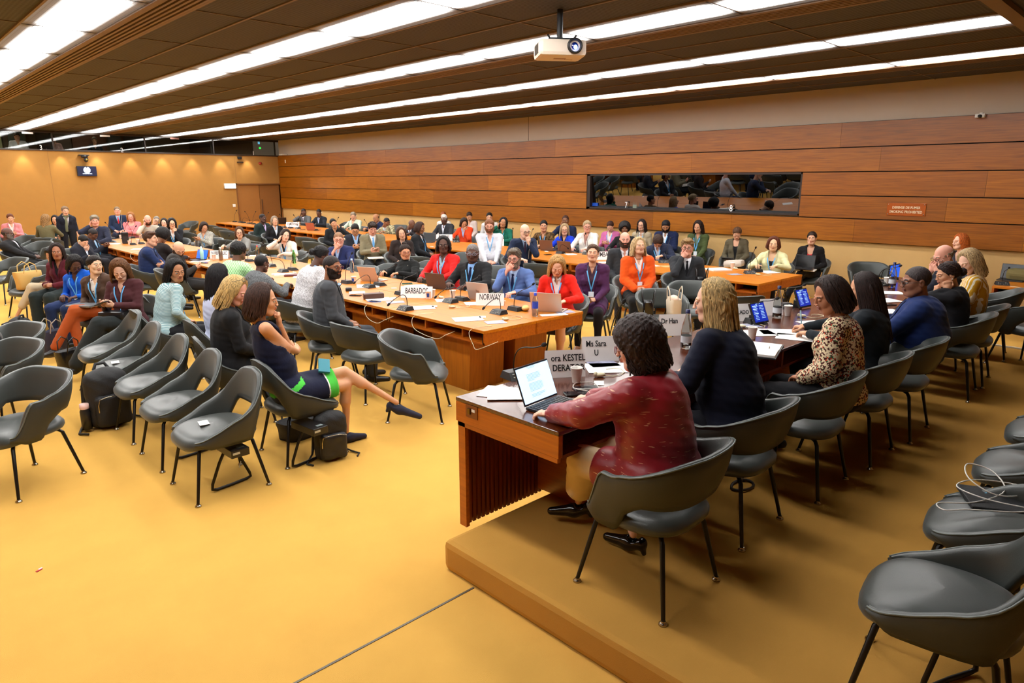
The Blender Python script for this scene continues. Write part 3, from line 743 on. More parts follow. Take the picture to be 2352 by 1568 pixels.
def carafe(x, y, z, label, fill=.5):
    t = thing('water_bottle', label, 'bottle', (x, y, z))
    MB().lathe([(0, .004), (.036, .0), (.040, .008), (.040, .14), (.034, .18), (.018, .235), (.0145, .26), (.0145, .295), (.012, .295), (.012, .26), (.015, .235), (.031, .18), (.037, .14), (.037, .012), (0, .01)], (0, 0, 0), 24).build('glass_body', clearg, t)
    MB().lathe([(0, .013), (.0355, .015), (.0355, .13*fill*2), (0, .13*fill*2)], (0, 0, 0), 20).build('water', glass('water', (235, 242, 245), 0, 1.33), t)
    MB().lathe([(.0165, .27), (.0165, .297), (0, .299)], (0, 0, 0), 16).build('cap', mat('cap_navy', (22, 30, 80), rough=.4), t)
    MB().lathe([(.0405, .05), (.0405, .10)], (0, 0, 0), 24).build('label_band', mat('label_pale', (200, 206, 214), rough=.5), t)
    return t
def pbottle(x, y, z, label, cap_rgb, lab_rgb, h=.235, body=None):
    x, y = onto(x, y, z); t = thing('water_bottle', label, 'bottle', (x, y, z)); s = h/.235
    MB().lathe([(0, .004), (.028, 0), (.033, .01), (.033, .15*s), (.028, .175*s), (.014, .205*s), (.013, .22*s), (0, .22*s)], (0, 0, 0), 20).build('bottle_body', body or clearpl, t)
    MB().lathe([(.0155, .207*s), (.0155, .235*s), (0, .236*s)], (0, 0, 0), 14).build('cap', mat('cap_%d_%d_%d' % cap_rgb, cap_rgb, rough=.4), t)
    if lab_rgb: MB().lathe([(.0336, .08*s), (.0336, .145*s)], (0, 0, 0), 20).build('label_band', mat('lab_%d_%d_%d' % lab_rgb, lab_rgb, rough=.5), t)
    return t

# ================================================================ PEOPLE
def skin_mat(rgb):
    return mat('skin_%d_%d_%d' % rgb, rgb, rough=.52, var=.05, vscale=14, spec=.35, sss=.0)
def cloth(rgb, kind='plain'):
    n = 'cloth_%s_%d_%d_%d' % ((kind,)+rgb)
    if (n,) in MATS: return MATS[(n,)]
    if kind == 'plain': return mat(n, rgb, rough=.85, var=.10, vscale=9, bump=.5, bscale=28, spec=.2, sheen=.05)
    if kind == 'silk': 
        m = mat(n, rgb, rough=.38, var=.25, vscale=6, bump=.5, bscale=18, spec=.5, sheen=.1)
        nt = m.node_tree; L = nt.links.new; b = nt.nodes['Principled BSDF']; src = b.inputs['Base Color'].links[0].from_socket
        v = coords(nt, (9, 9, 90)); w = N(nt, 'ShaderNodeTexNoise'); w.inputs['Scale'].default_value = 2.2; w.inputs['Detail'].default_value = 0; L(v, w.inputs['Vector'])
        g = N(nt, 'ShaderNodeMath', operation='GREATER_THAN'); g.inputs[1].default_value = .76; L(w.outputs['Fac'], g.inputs[0])
        mx = N(nt, 'ShaderNodeMix', data_type='RGBA'); L(g.outputs[0], mx.inputs[0]); L(src, mx.inputs[6]); mx.inputs[7].default_value = s2l((210, 150, 120))+(1,); L(mx.outputs[2], b.inputs['Base Color'])
        return m
    m, nt, b = _new(n); L = nt.links.new; b.inputs['Roughness'].default_value = .8; b.inputs['Specular IOR Level'].default_value = .2
    MATS[(n,)] = m
    base = s2l(rgb)+(1,)
    def mixc(f, a, c):
        mx = N(nt, 'ShaderNodeMix', data_type='RGBA'); L(f, mx.inputs[0])
        for i, q in ((6, a), (7, c)):
            if isinstance(q, tuple): mx.inputs[i].default_value = q
            else: L(q, mx.inputs[i])
        return mx.outputs[2]
    def math_(op, a, c=0.):
        q = N(nt, 'ShaderNodeMath', operation=op); L(a, q.inputs[0])
        if isinstance(c, float): q.inputs[1].default_value = c
        else: L(c, q.inputs[1])
        return q.outputs[0]
    v = coords(nt)
    if kind == 'leopard':
        t = N(nt, 'ShaderNodeTexNoise'); t.inputs['Scale'].default_value = 62; t.inputs['Detail'].default_value = 1; L(v, t.inputs['Vector'])
        vo = N(nt, 'ShaderNodeTexVoronoi'); vo.inputs['Scale'].default_value = 75; L(v, vo.inputs['Vector'])
        c = mixc(math_('GREATER_THAN', t.outputs['Fac'], .52), base, s2l((78, 34, 28))+(1,))
        sp = N(nt, 'ShaderNodeSeparateColor'); L(vo.outputs['Color'], sp.inputs[0])
        c = mixc(math_('MULTIPLY', math_('GREATER_THAN', sp.outputs[0], .82), math_('LESS_THAN', vo.outputs['Distance'], .45)), c, s2l((206, 70, 40))+(1,))
        c = mixc(math_('MULTIPLY', math_('GREATER_THAN', sp.outputs[1], .9), math_('LESS_THAN', vo.outputs['Distance'], .4)), c, s2l((50, 110, 70))+(1,))
    elif kind == 'floral':
        vo = N(nt, 'ShaderNodeTexVoronoi'); vo.inputs['Scale'].default_value = 34; L(v, vo.inputs['Vector'])
        sp = N(nt, 'ShaderNodeSeparateColor'); L(vo.outputs['Color'], sp.inputs[0])
        c = mixc(math_('MULTIPLY', math_('GREATER_THAN', sp.outputs[0], .45), math_('LESS_THAN', vo.outputs['Distance'], .3)), base, s2l((100, 40, 50))+(1,))
    elif kind in ('stripe', 'houndstooth', 'check', 'fine'):
        sx = N(nt, 'ShaderNodeSeparateXYZ'); L(v, sx.inputs[0])
        if kind == 'stripe':
            nz = N(nt, 'ShaderNodeTexNoise'); nz.inputs['Scale'].default_value = 6; L(v, nz.inputs['Vector'])
            s_ = math_('ADD', math_('ADD', sx.outputs[0], sx.outputs[1]), math_('MULTIPLY', nz.outputs['Fac'], .03))
            f = math_('GREATER_THAN', math_('SINE', math_('MULTIPLY', s_, 150.)), .35); c = mixc(f, base, s2l((232, 222, 196))+(1,))
        elif kind == 'fine':
            f = math_('GREATER_THAN', math_('SINE', math_('MULTIPLY', math_('ADD', sx.outputs[2], math_('MULTIPLY', sx.outputs[0], .3)), 520.)), .3); c = mixc(f, base, s2l((196, 212, 212))+(1,))
        else:
            k = 210. if kind == 'houndstooth' else 130.
            f1 = math_('GREATER_THAN', math_('SINE', math_('MULTIPLY', math_('ADD', sx.outputs[0], sx.outputs[1]), k)), .1)
            f2 = math_('GREATER_THAN', math_('SINE', math_('MULTIPLY', sx.outputs[2], k)), .1)
            c = mixc(math_('ABSOLUTE', math_('SUBTRACT', f1, f2)), base, s2l((222, 218, 206) if kind == 'houndstooth' else tuple(min(255, q+45) for q in rgb))+(1,))
    elif kind == 'camo':
        t = N(nt, 'ShaderNodeTexNoise'); t.inputs['Scale'].default_value = 22; L(v, t.inputs['Vector'])
        c = mixc(math_('GREATER_THAN', t.outputs['Fac'], .5), base, tuple(q*.35 for q in base[:3])+(1,))
    elif kind == 'fleck':
        t = N(nt, 'ShaderNodeTexNoise'); t.inputs['Scale'].default_value = 160; L(v, t.inputs['Vector'])
        c = mixc(math_('GREATER_THAN', t.outputs['Fac'], .52), base, tuple(min(1, q*2.2+.02) for q in base[:3])+(1,))
    L(c, b.inputs['Base Color']) if not isinstance(c, tuple) else None
    nb = N(nt, 'ShaderNodeTexNoise'); nb.inputs['Scale'].default_value = 26; L(v, nb.inputs['Vector'])
    bp = N(nt, 'ShaderNodeBump'); bp.inputs['Strength'].default_value = .5; bp.inputs['Distance'].default_value = .006; L(nb.outputs['Fac'], bp.inputs['Height']); L(bp.outputs['Normal'], b.inputs['Normal'])
    return m
def hair_mat(rgb):
    n = 'hair_%d_%d_%d' % rgb
    if (n,) in MATS: return MATS[(n,)]
    m, nt, b = _new(n); L = nt.links.new; MATS[(n,)] = m
    v = coords(nt, (1, 1, .16)); t = N(nt, 'ShaderNodeTexNoise'); t.inputs['Scale'].default_value = 130; t.inputs['Detail'].default_value = 3; L(v, t.inputs['Vector'])
    cr = N(nt, 'ShaderNodeValToRGB'); c = s2l(rgb); cr.color_ramp.elements[0].position = .35; cr.color_ramp.elements[1].position = .68
    cr.color_ramp.elements[0].color = tuple(q*.4 for q in c)+(1,); cr.color_ramp.elements[1].color = tuple(min(1, q*1.3+.001) for q in c)+(1,)
    L(t.outputs['Fac'], cr.inputs['Fac']); L(cr.outputs['Color'], b.inputs['Base Color']); b.inputs['Roughness'].default_value = .55; b.inputs['Specular IOR Level'].default_value = .25
    bp = N(nt, 'ShaderNodeBump'); bp.inputs['Strength'].default_value = .8; bp.inputs['Distance'].default_value = .006; L(t.outputs['Fac'], bp.inputs['Height']); L(bp.outputs['Normal'], b.inputs['Normal'])
    return m
LIP = {}
def lip_mat(rgb):
    return mat('lip_%d_%d_%d' % rgb, (min(255, int(rgb[0]*.84)), int(rgb[1]*.68), int(rgb[2]*.68)), rough=.4)
eye_m = mat('eye_white', (220, 214, 206), rough=.2); iris_m = mat('iris_dark', (30, 20, 14), rough=.1)

# --- head template (x right, y forward, z up, origin mid head; crown +.118, chin -.118)
def head_sdf(G, male, old=False):
    X, Y, Z = G; jw = 1.08 if male else .97
    d = ell(G, (0, -.014, .030), (.0745, .094, .088))
    d = smin(d, ell(G, (0, .022, -.034), (.060*jw, .064, .080)), .035)
    d = smin(d, cap(G, (-.018*jw, .058, -.095), (.018*jw, .058, -.095), .019*jw), .028)
    for s in (-1, 1):
        d = smin(d, cap(G, (s*.052*jw, .0, -.055), (s*.030*jw, .045, -.092), .020*jw), .025)
        d = smin(d, ell(G, (s*.036, .058, -.022), (.022, .020, .022)), .022)
        d = smax(d, -ell(G, (s*.031, .100, .004), (.019, .020, .014)), .014)
        d = smin(d, cap(G, (s*.012, .083, .022), (s*.044, .072, .024), .009 if male else .006), .012)
        e = ell(G, (s*.078, -.010, -.004), (.008, .018, .031)); e = smax(e, -ell(G, (s*.086, -.006, .0), (.006, .010, .018)), .004)
        d = smin(d, e, .008)
        d = smin(d, ell(G, (s*.012, .101, -.029), (.008, .010, .007)), .006)
    nl = .113 if male else .1085
    d = smin(d, cap(G, (0, .087, .016), (0, nl-.007, -.022), .0065, .0092 if male else .0080), .010)
    d = smin(d, cap(G, (-.015, .090, -.049), (.015, .090, -.049), .0065), .006)
    d = smin(d, cap(G, (-.013, .089, -.060), (.013, .089, -.060), .0075), .006)
    d = smin(d, cap(G, (0, -.022, -.055), (0, -.040, -.175), .054 if male else .047, .060 if male else .050), .022)
    return d
HEADS = {}
def head_mesh(male, hi):
    k = (male, hi)
    if k in HEADS: return HEADS[k]
    h = .0042 if hi else .0072; lo = (-.10, -.13, -.185)
    G = grid(lo, (.10, .135, .135), h); d = head_sdf(G, male)
    v, f = nets(d, lo, h)
    c = v[f].mean(1); mi = np.zeros(len(f), int)
    lp = (np.abs(c[:, 0]) < .022) & (c[:, 1] > .088) & (c[:, 2] < -.0445) & (c[:, 2] > -.0665); mi[lp] = 1
    br = (np.abs(c[:, 0]) > .013) & (np.abs(c[:, 0]) < .047) & (c[:, 1] > .066) & (c[:, 2] > .0205) & (c[:, 2] < (.031 if male else .0275)); mi[br] = 4
    HEADS[k] = (v, f, mi); return HEADS[k]
# --- hand templates: wrist at origin, fingers along +y, palm facing -z, thumb on +x side
HANDS = {}
def hand_mesh(pose, hi):
    k = (pose, hi)
    if k in HANDS: return HANDS[k]
    curl = {'flat': (8, 10, 6), 'relax': (28, 32, 20), 'grip': (55, 70, 35), 'fist': (80, 95, 60), 'point': (60, 80, 50)}[pose]
    h = .0036 if hi else .0062; lo = (-.06, -.035, -.085); G = grid(lo, (.085, .205, .04), h)
    d = ell(G, (0, .045, 0), (.040, .050, .014)); d = smin(d, cap(G, (0, -.03, 0), (0, .02, 0), .023, .024), .02)
    d = smin(d, cap(G, (-.026, .07, 0), (.026, .078, 0), .011), .014)
    tip = {}
    for i, (x, L_, r) in enumerate(((.028, .072, .0088), (.009, .080, .0090), (-.010, .074, .0086), (-.028, .058, .0078))):
        p = np.array([x, .082-abs(i-1)*.003, .0]); a = 0.; sp = math.radians((1.2-i)*5)
        segs = (L_*.45, L_*.30, L_*.25); cc = curl if not (pose == 'point' and i == 0) else (5, 8, 5)
        for s_, c_ in zip(segs, cc):
            a += math.radians(c_+i*2); q = p+s_*np.array([math.sin(sp)*math.cos(a), math.cos(a)*math.cos(sp), -math.sin(a)])
            d = smin(d, cap(G, p, q, r, r*.9), .004); p = q
    tp = [np.array([.026, .012, -.004])]; th = {'flat': (50, 45, 40), 'relax': (48, 40, 30), 'grip': (45, 10, -15), 'fist': (40, 0, -40), 'point': (45, 5, -25)}[pose]
    dz = {'flat': -.004, 'relax': -.010, 'grip': -.022, 'fist': -.024, 'point': -.02}[pose]
    for L_, r, a in zip((.040, .032, .026), (.0125, .0105, .009), th):
        q = tp[-1]+L_*np.array([math.sin(R(a)), math.cos(R(a)), 0])+np.array([0, 0, dz*.5]); d = smin(d, cap(G, tp[-1], q, r, r*.9), .008); tp.append(q)
    v, f = nets(d, lo, h); HANDS[k] = (v, f, None); return HANDS[k]
# --- hair in the head frame
def hair_mesh(style, hi, L=.2, seed=0, male=False):
    h = .0065 if hi else .0105
    lo = [-.15, -.17, -.12]; up_ = [.15, .14, .19]
    if style in ('long', 'wavy', 'pony', 'locs', 'bob', 'curlymid'): lo[2] = -L-.08
    if style in ('afro', 'bun', 'topbun', 'curly', 'locs'): lo[1] = -.21
    G = grid(lo, up_, h); X, Y, Z = G
    def hairline(fy=.080, fz=.078, k=(.838, -.545)): return (Y-fy)*k[0]+(Z-fz)*k[1]+.0025*np.sin(X*170+seed)+.0015*np.sin(X*370)
    tp_ = np.clip(-hairline()/.045, 0, 1); tp_ = tp_*(2-tp_)
    def cran(o, dz=0):
        q = ell(G, (0, -.014, .030+dz), (.0745, .094, .088))
        return q-(o*tp_+.0022*(1-tp_)) if o < .012 else ell(G, (0, -.014, .030+dz), (.0745+o, .094+o, .088+o))
    ang = np.arctan2(X, Y+.01)
    strands = lambda a, f: a*np.sin(ang*f+seed+3*np.sin(Z*20+seed))
    ears = smin(cap(G, (-.10, -.008, -.004), (.10, -.008, -.004), .026), cap(G, (-.1, .02, -.04), (.1, .02, -.04), .02), .01)
    faceb = smax(ell(G, (0, .105, -.035), (.066, .078, .115)), -(Y+.2), .01)
    if style == 'buzz':
        d = cran(.0035); d = np.maximum(d, hairline(.078, .070)); d = np.maximum(d, -(Z+.045)); d = np.maximum(d, -ears)
    elif style == 'fringe':
        d = cran(.006); d = np.maximum(d, Z-.035); d = np.maximum(d, -(Z+.05)); d = np.maximum(d, Y-.012+Z*.3); d = np.maximum(d, -ears)
    elif style in ('short', 'quiff', 'sidepart'):
        d = cran(.011)+strands(.0022, 30)
        if style == 'quiff': d = smin(d, ell(G, (0, .035, .105), (.062, .060, .032))+.004*np.sin(X*240+seed)*np.cos(Y*90), .02)
        if style == 'sidepart': d = smin(d, ell(G, (.012, .030, .098), (.066, .062, .028))+.002*np.sin(Y*260), .02)
        d = smax(d, hairline(.078, .074), .006); d = smax(d, -(Z+.055+Y*.2), .006); d = np.maximum(d, -ears)
    elif style in ('curly', 'afro', 'curlymid'):
        o = {'curly': .020, 'afro': .050, 'curlymid': .040}[style]
        n = .006*(np.sin(X*150+seed+4*np.sin(Z*40))*np.sin(Y*160+1)*np.sin(Z*155+2+3*np.sin(X*50))+.6*np.sin(X*290)*np.sin(Y*270+seed)*np.sin(Z*275))
        d = cran(o, o*.3)
        if style == 'curlymid':
            for s in (-1, 1): d = smin(d, cap(G, (s*.075, -.015, -.0), (s*.085, -.03, -L*.75), .045, .038), .04)
            d = smin(d, cap(G, (0, -.075, 0), (0, -.085, -L*.85), .070, .060), .04)
        d = d+n
        d = smax(d, hairline(.084+o*.6, .066), .008); d = smax(d, -faceb, .012)
        if style != 'curlymid': d = smax(d, -(Z+.055), .01)
    elif style in ('bun', 'topbun', 'updo', 'pony'):
        d = cran(.0118)+strands(.0018, 34); d = smax(d, hairline(.077, .076), .006); d = smax(d, -(Z+.06+Y*.35), .006); d = np.maximum(d, -ears)
        if style == 'bun': d = smin(d, ell(G, (0, -.135, -.005), (.045, .038, .042))+.003*np.sin(X*200+Z*160), .012)
        if style == 'topbun': d = smin(d, ell(G, (0, -.05, .135), (.038, .038, .032))+.003*np.sin(X*200+Z*160), .012)
        if style == 'updo': d = smin(d, ell(G, (0, -.095, .02), (.058, .045, .06))+.003*np.sin(X*150+Z*160), .02)
        if style == 'pony': d = smin(d, cap(G, (0, -.12, -.02), (0, -.11, -L), .028, .016), .015)
    elif style in ('long', 'wavy', 'bob', 'locs'):
        o = .020 if style != 'bob' else .024
        d = cran(o, .004)
        r0 = .030 if style != 'bob' else .034
        for s in (-1, 1):
            wv = 0
            d = smin(d, cap(G, (s*.070, .000, .0), (s*(.088 if style != 'bob' else .074), .022 if style != 'bob' else .01, -L*.85), r0, r0*.85), .03)
            d = smin(d, cap(G, (s*.060, -.05, .0), (s*.075, -.06, -L), .045, .036), .03)
        d = smin(d, cap(G, (0, -.060, 0), (0, -.090, -L*1.0), .072, .058), .04)
        am = .0035 if style != 'wavy' else .006
        d = d+am*np.sin(ang*(20 if style != 'wavy' else 13)+seed+(6 if style == 'wavy' else 2)*np.sin(Z*(28 if style == 'wavy' else 12)+seed))+am*.5*np.sin(ang*47+seed*2+4*np.sin(Z*15))
        d = smax(d, hairline(.092, .060), .008); d = smax(d, -faceb, .010)
        d = smax(d, (Y-.052), .012)
        neck = cap(G, (0, .02, -.09), (0, .03, -.40), .055, .075); d = smax(d, -neck, .01)
    v, f = nets(d, lo, h)
    mb = MB(); mb.join((v, f, None), Matrix.Identity(4))
    if style in ('locs',):
        rg = np.random.RandomState(seed+3)
        for i in range(44 if hi else 26):
            a = R(rg.uniform(60, 300)); x0, y0 = .078*math.sin(a), .095*math.cos(a)-.012; l = L*rg.uniform(.75, 1.1)
            if y0 > .03 and abs(x0) < .06: continue
            pts = [(x0*.5, y0*.5, .118), (x0*1.12, y0*1.12, .05), (x0*1.3, y0*1.25, -.03), (x0*1.3+rg.uniform(-.01, .01), y0*1.25, -.03-l*.5), (x0*1.25, y0*1.2+rg.uniform(-.01, .02), -.03-l)]
            mb.tube(pts, [.008, .0095, .009, .008, .005], 6)
    if style in ('short', 'quiff', 'sidepart', 'curly', 'buzz', 'fringe') and hi and style != 'buzz':
        rg = np.random.RandomState(seed+5); nt_ = 260 if style != 'fringe' else 90
        for i in range(nt_):
            ph = rg.uniform(0, 2*PI); th_ = math.acos(rg.uniform(-.25 if style != 'fringe' else -.35, 1 if style != 'fringe' else .1)); st_ = math.sin(th_)
            n = Vector((st_*math.sin(ph), st_*math.cos(ph), math.cos(th_))); p = Vector((n.x*.080, n.y*.099-.014, .030+n.z*.094))
            if (p.y-.080)*.838-(p.z-.072)*.545 > -.004 or (abs(p.x) > .05 and p.z < .012 and -.03 < p.y < .03): continue
            l = {'short': .022, 'quiff': .038 if p.z > .07 else .018, 'sidepart': .035 if p.z > .06 else .018, 'curly': .030, 'fringe': .014}[style]
            dr_ = Vector((.5 if style == 'sidepart' else 0, -1 if style != 'quiff' else -.5, -.6)) if style != 'curly' else Vector((rg.uniform(-1, 1), rg.uniform(-1, 1), rg.uniform(-1, 1)))
            dr_ = (dr_-n*dr_.dot(n)).normalized(); up3 = .35 if style != 'quiff' else .9
            mb.tube([p, p+dr_*l*.5+n*l*up3*.5, p+dr_*l+n*l*up3*.35], [.0055, .0045, .001], 4, cap=False)
    if style in ('updo', 'bun', 'pony', 'topbun') and hi:
        rg = np.random.RandomState(seed+5); tgt = {'updo': (0, -.10, .03), 'bun': (0, -.115, .0), 'pony': (0, -.115, -.01), 'topbun': (0, -.05, .125)}[style]
        for i in range(110):
            a = R(rg.uniform(-105, 105)); fx, fy = .079*math.sin(a), .100*math.cos(a)-.016; fz = .078-.082*(1-math.cos(a))
            if abs(math.degrees(a)) < 60: fz = .085-.03*(1-math.cos(a))
            p0 = Vector((fx, fy, fz)); p3 = Vector(tgt)+Vector((rg.uniform(-.03, .03), 0, rg.uniform(-.02, .02))); pts = []
            for j in range(6):
                q = p0.lerp(p3, j/5); d_ = Vector((q.x/.088, (q.y+.014)/.107, (q.z-.030)/.101)); q = Vector((d_.x*.088, d_.y*.107, d_.z*.101))/max(d_.length, .01)+Vector((0, -.014, .030)); pts.append(q)
            mb.tube(pts, [.002, .0045, .005, .005, .0045, .003], 4, cap=False)
    if style in ('long', 'wavy', 'bob', 'curlymid') and hi:
        rg = np.random.RandomState(seed+11); nl_ = 150 if style != 'curlymid' else 210
        for i in range(nl_):
            a = R(rg.uniform(52, 308)); x0, y0 = math.sin(a), math.cos(a); l = L*rg.uniform(.7, 1.12); rr = 1.0; pts = []; rad = []
            ph = rg.uniform(0, 6); w = .010 if style == 'wavy' else (.004 if style != 'curlymid' else .016); fq = 26 if style != 'curlymid' else 62
            for j in range(9 if style != 'curlymid' else 16):
                q = j/(8 if style != 'curlymid' else 15)
                if q < .3: th_ = q/.3*1.35; px, py, pz = x0*(.095)*math.sin(th_), y0*.113*math.sin(th_)-.014, .034+.108*math.cos(th_)
                else: k_ = (q-.3)/.7; px, py, pz = x0*(.100+.022*k_), y0*(.112+.004*k_)-.02-.02*k_, .05-(l+.04)*k_
                pz0 = pz; px += w*q*math.sin(fq*pz0+ph)*abs(y0)+w*q*.4; py += w*q*math.cos(fq*pz0+ph)*abs(x0)
                if py > .045 and pz < .07: py = .045
                pts.append((px, py, pz)); rad.append((.0075 if style != 'curlymid' else .009)*(1-.55*q*q))
            mb.tube(pts, rad, 5)
    return mb
def rotframe(f, u):
    """matrix with columns right, forward, up from a forward and an approximate up"""
    f = Vector(f).normalized(); u = Vector(u); r = f.cross(u).normalized(); u = r.cross(f)
    return Matrix((r, f, u)).transposed()
def ik(S, W, l1, l2, pole):
    S, W, pole = Vector(S), Vector(W), Vector(pole); d = W-S; D = min(d.length, (l1+l2)*.995); D = max(D, abs(l1-l2)+.02); dn = d.normalized()
    W = S+dn*D; a = (l1*l1-l2*l2+D*D)/(2*D); hh = math.sqrt(max(0, l1*l1-a*a)); p = pole-dn*pole.dot(dn)
    if p.length < 1e-4: p = Vector((0, 0, -1))
    return S+dn*a+p.normalized()*hh, W
NP = 0
def person(label, top, head, body, look=None, pitch=0, roll=0, male=False, skin=(196, 140, 108), hair=('short', (50, 34, 24)), wear=None, arms=('lap', 'lap'),
           legs='sit', z0=0., fat=1., glasses=None, near=False, lean=.06, leanx=0., ch='arm', chl=None, chp=None, group=None, hs=1., beard=None, extra=(), bow=.0, sk=.46, shs=None, scarf=None):
    """head = world xyz of the crown; body = way the hips face (world deg); look = way the face points (world deg)"""
    global NP; NP += 1
    if isinstance(body, str): body = math.degrees(math.atan2(-head[1], -head[0]))+float(body)
    if look is None: look = body
    if isinstance(look, str): look = math.degrees(math.atan2(-head[1], -head[0]))+float(look)
    bd = R(body); fw = Vector((math.cos(bd), math.sin(bd), 0)); rt = Vector((math.sin(bd), -math.cos(bd), 0))
    hp = Vector((top[0], top[1], 0)) if False else None
    hx, hy = head[0]-fw.x*lean-rt.x*leanx, head[1]-fw.y*lean-rt.y*leanx
    root = thing('person', label, 'person', (hx, hy, z0), bd-PI/2, group)
    if chp: chair(chp[0], chp[1], chp[2], chl, ch, z0)
    elif chl is not None: chair(hx+fw.x*.01, hy+fw.y*.01, body, chl, ch, z0)
    W = dict(top='jacket', rgb=(40, 40, 50), kind='plain', inner=(225, 225, 230), tie=None, lany=False, sleeve='long', legs=(34, 34, 38), skirt=False, vdepth=.26, neck='v', shoe=(22, 20, 20), legkind='plain', collar=True, ikind='plain', bare=False, trim=None, puff=0.)
    W.update(wear or {})
    # ---- skeleton in local space: x right, y forward, z up, origin under the hips
    def toL(v): d = Vector(v)-Vector((hx, hy, z0)); return Vector((d.dot(rt), d.dot(fw), d.z))
    crown = toL(head); lk = R(look-body); sc = (1.0 if male else .955)*hs
    Mh = Matrix.Rotation(lk, 3, 'Z') @ Matrix.Rotation(R(-pitch), 3, 'X') @ Matrix.Rotation(R(roll), 3, 'Y')
    Hc = crown-Vector((0, 0, .112*sc))-Mh @ Vector((0, .0, .008))
    stand = legs == 'stand'
    P = Vector((0, -.02, (sk if not stand else .88)+.09))
    hb = Hc+Mh @ Vector((0, -.024, -.085))*sc
    sp = (hb-P).normalized()
    Nk = hb-(sp*.5+Vector((0, .25, .6))).normalized()*.085
    sp = (Nk-P).normalized(); C0 = P.lerp(Nk, .66)+Vector((0, -.012-bow, 0)); Wst = P.lerp(Nk, .34)+Vector((0, -.005-bow*.6, 0))
    tw = R(max(-35, min(35, (look-body+540) % 360-180)))*.25
    ru = Vector((math.cos(tw), math.sin(tw), 0)); T = rotframe(Vector((0, 0, 1)).cross(ru) if False else Vector((-math.sin(tw), math.cos(tw), 0)), (Nk-C0).normalized()); TM = [list(T[i]) for i in range(3)]
    # rows of TM index world axis, columns local axes
    right, fwd, upv = T.col[0], T.col[1], T.col[2]
    sw = (.178 if male else .158)*(1+(fat-1)*.42); S = {s: Nk+right*s*sw-upv*.055 for s in (-1, 1)}
    cw = (.150 if male else .134)*fat; cd = (.108 if male else .100)*fat**1.1
    # ---- arms
    AR = {}
    mid = fwd
    for s, nm in ((-1, arms[0]), (1, arms[1])):
        l1, l2 = (.285, .255) if male else (.262, .235); pole = Vector((s*.55, -.35, -.9)); pose = 'relax'; hd = None; pn = Vector((0, 0, -1))
        if isinstance(nm, tuple): W_ = toL(nm[0]) if nm[0][0] != 'L' else Vector(nm[0][1:]); hd = Vector(nm[1]); pn = Vector(nm[2]) if len(nm) > 2 else pn; pose = nm[3] if len(nm) > 3 else 'relax'; pole = Vector(nm[4]) if len(nm) > 4 else pole
        elif nm == 'lap': W_ = Vector((s*.12, .20, sk+.185)); hd = Vector((-s*.55, .8, -.12))
        elif nm == 'clasp': W_ = Vector((s*.085, .27, sk+.20)); hd = Vector((-s*.75, .5, .05)); pn = Vector((0, -.6, -.6)); pose = 'grip'
        elif nm == 'table': W_ = Vector((s*.17, .36, .80)); hd = Vector((-s*.45, .85, -.05)); pose = 'relax'; pole = Vector((s*.8, -.5, -.5))
        elif nm == 'phone': W_ = Vector((s*.075, .27, .79)); hd = Vector((-s*.5, .75, .15)); pn = Vector((-s*.6, -.1, .6)); pose = 'grip'
        elif nm == 'chin': W_ = Hc+Mh @ Vector((s*.035, .115, -.185)); hd = Vector((-s*.15, -.05, 1)); pn = -(Mh @ Vector((0, 1, 0))); pose = 'fist'; pole = Vector((s*.5, .4, -1))
        elif nm == 'mouth': W_ = Hc+Mh @ Vector((s*.06, .135, -.135)); hd = Mh @ Vector((-s*.6, -.1, .75)); pn = -(Mh @ Vector((0, 1, 0))); pose = 'grip'; pole = Vector((s*.5, .4, -1))
        elif nm == 'ear': W_ = Hc+Mh @ Vector((s*.115, .04, -.11)); hd = Mh @ Vector((-s*.25, -.25, .9)); pn = Mh @ Vector((-s, 0, 0)); pose = 'relax'; pole = Vector((s*.8, .3, -.8))
        elif nm == 'cheek': W_ = Hc+Mh @ Vector((s*.10, .06, -.13)); hd = Mh @ Vector((-s*.2, -.15, .95)); pn = Mh @ Vector((-s, -.2, 0)); pose = 'fist'; pole = Vector((s*.7, .35, -.9))
        elif nm == 'cross': W_ = C0+right*(-s*.10)+fwd*(.205*fat)-upv*(.11+s*.02); hd = -s*right-fwd*.25; pn = -fwd; pole = Vector((s*1., .25, -.6))
        elif nm == 'hang': W_ = S[s]+Vector((s*.06, .05, -.50)); hd = Vector((0, .12, -1)); pn = Vector((-s, 0, 0)); pole = Vector((s*.2, -1, 0))
        E, W_ = ik(S[s], W_, l1, l2, pole); AR[s] = (E, W_, (hd or (W_-E)).normalized(), pn, pose)
    # ---- legs
    LG = {}; th_w = (.078 if male else .076)*fat**.8; hj = .095
    for s in (-1, 1):
        Hj = P+Vector((s*hj, .03, -.015))
        if stand: K = Vector((s*.10, .03, .48)); A = Vector((s*.11, -.01, .085)); TO = Vector((s*.13, .13, .03))
        elif legs == 'cross' and s == -1: K = Vector((.02, .43, sk+.15)); A = Vector((.20, .62, .17)); TO = Vector((.25, .76, .10))
        elif legs == 'cross': K = Vector((.08, .42, sk+.045)); A = Vector((.02, .43, .09)); TO = Vector((.02, .57, .03))
        elif legs == 'back': K = Vector((s*.13, .40, sk+.03)); A = Vector((s*.10, .12, .10)); TO = Vector((s*.12, .22, .03))
        elif legs == 'fwd': K = Vector((s*.14, .43, sk+.04)); A = Vector((s*.12, .66, .10)); TO = Vector((s*.14, .79, .10))
        elif isinstance(legs, dict): K, A, TO = [Vector(q) for q in legs[s]]
        else: K = Vector((s*.13, .42, sk+.045)); A = Vector((s*.13, .41, .085)); TO = Vector((s*.15, .55, .03))
        LG[s] = (Hj, K, A, TO)
    # ---- field
    h = .0115 if near else .0165
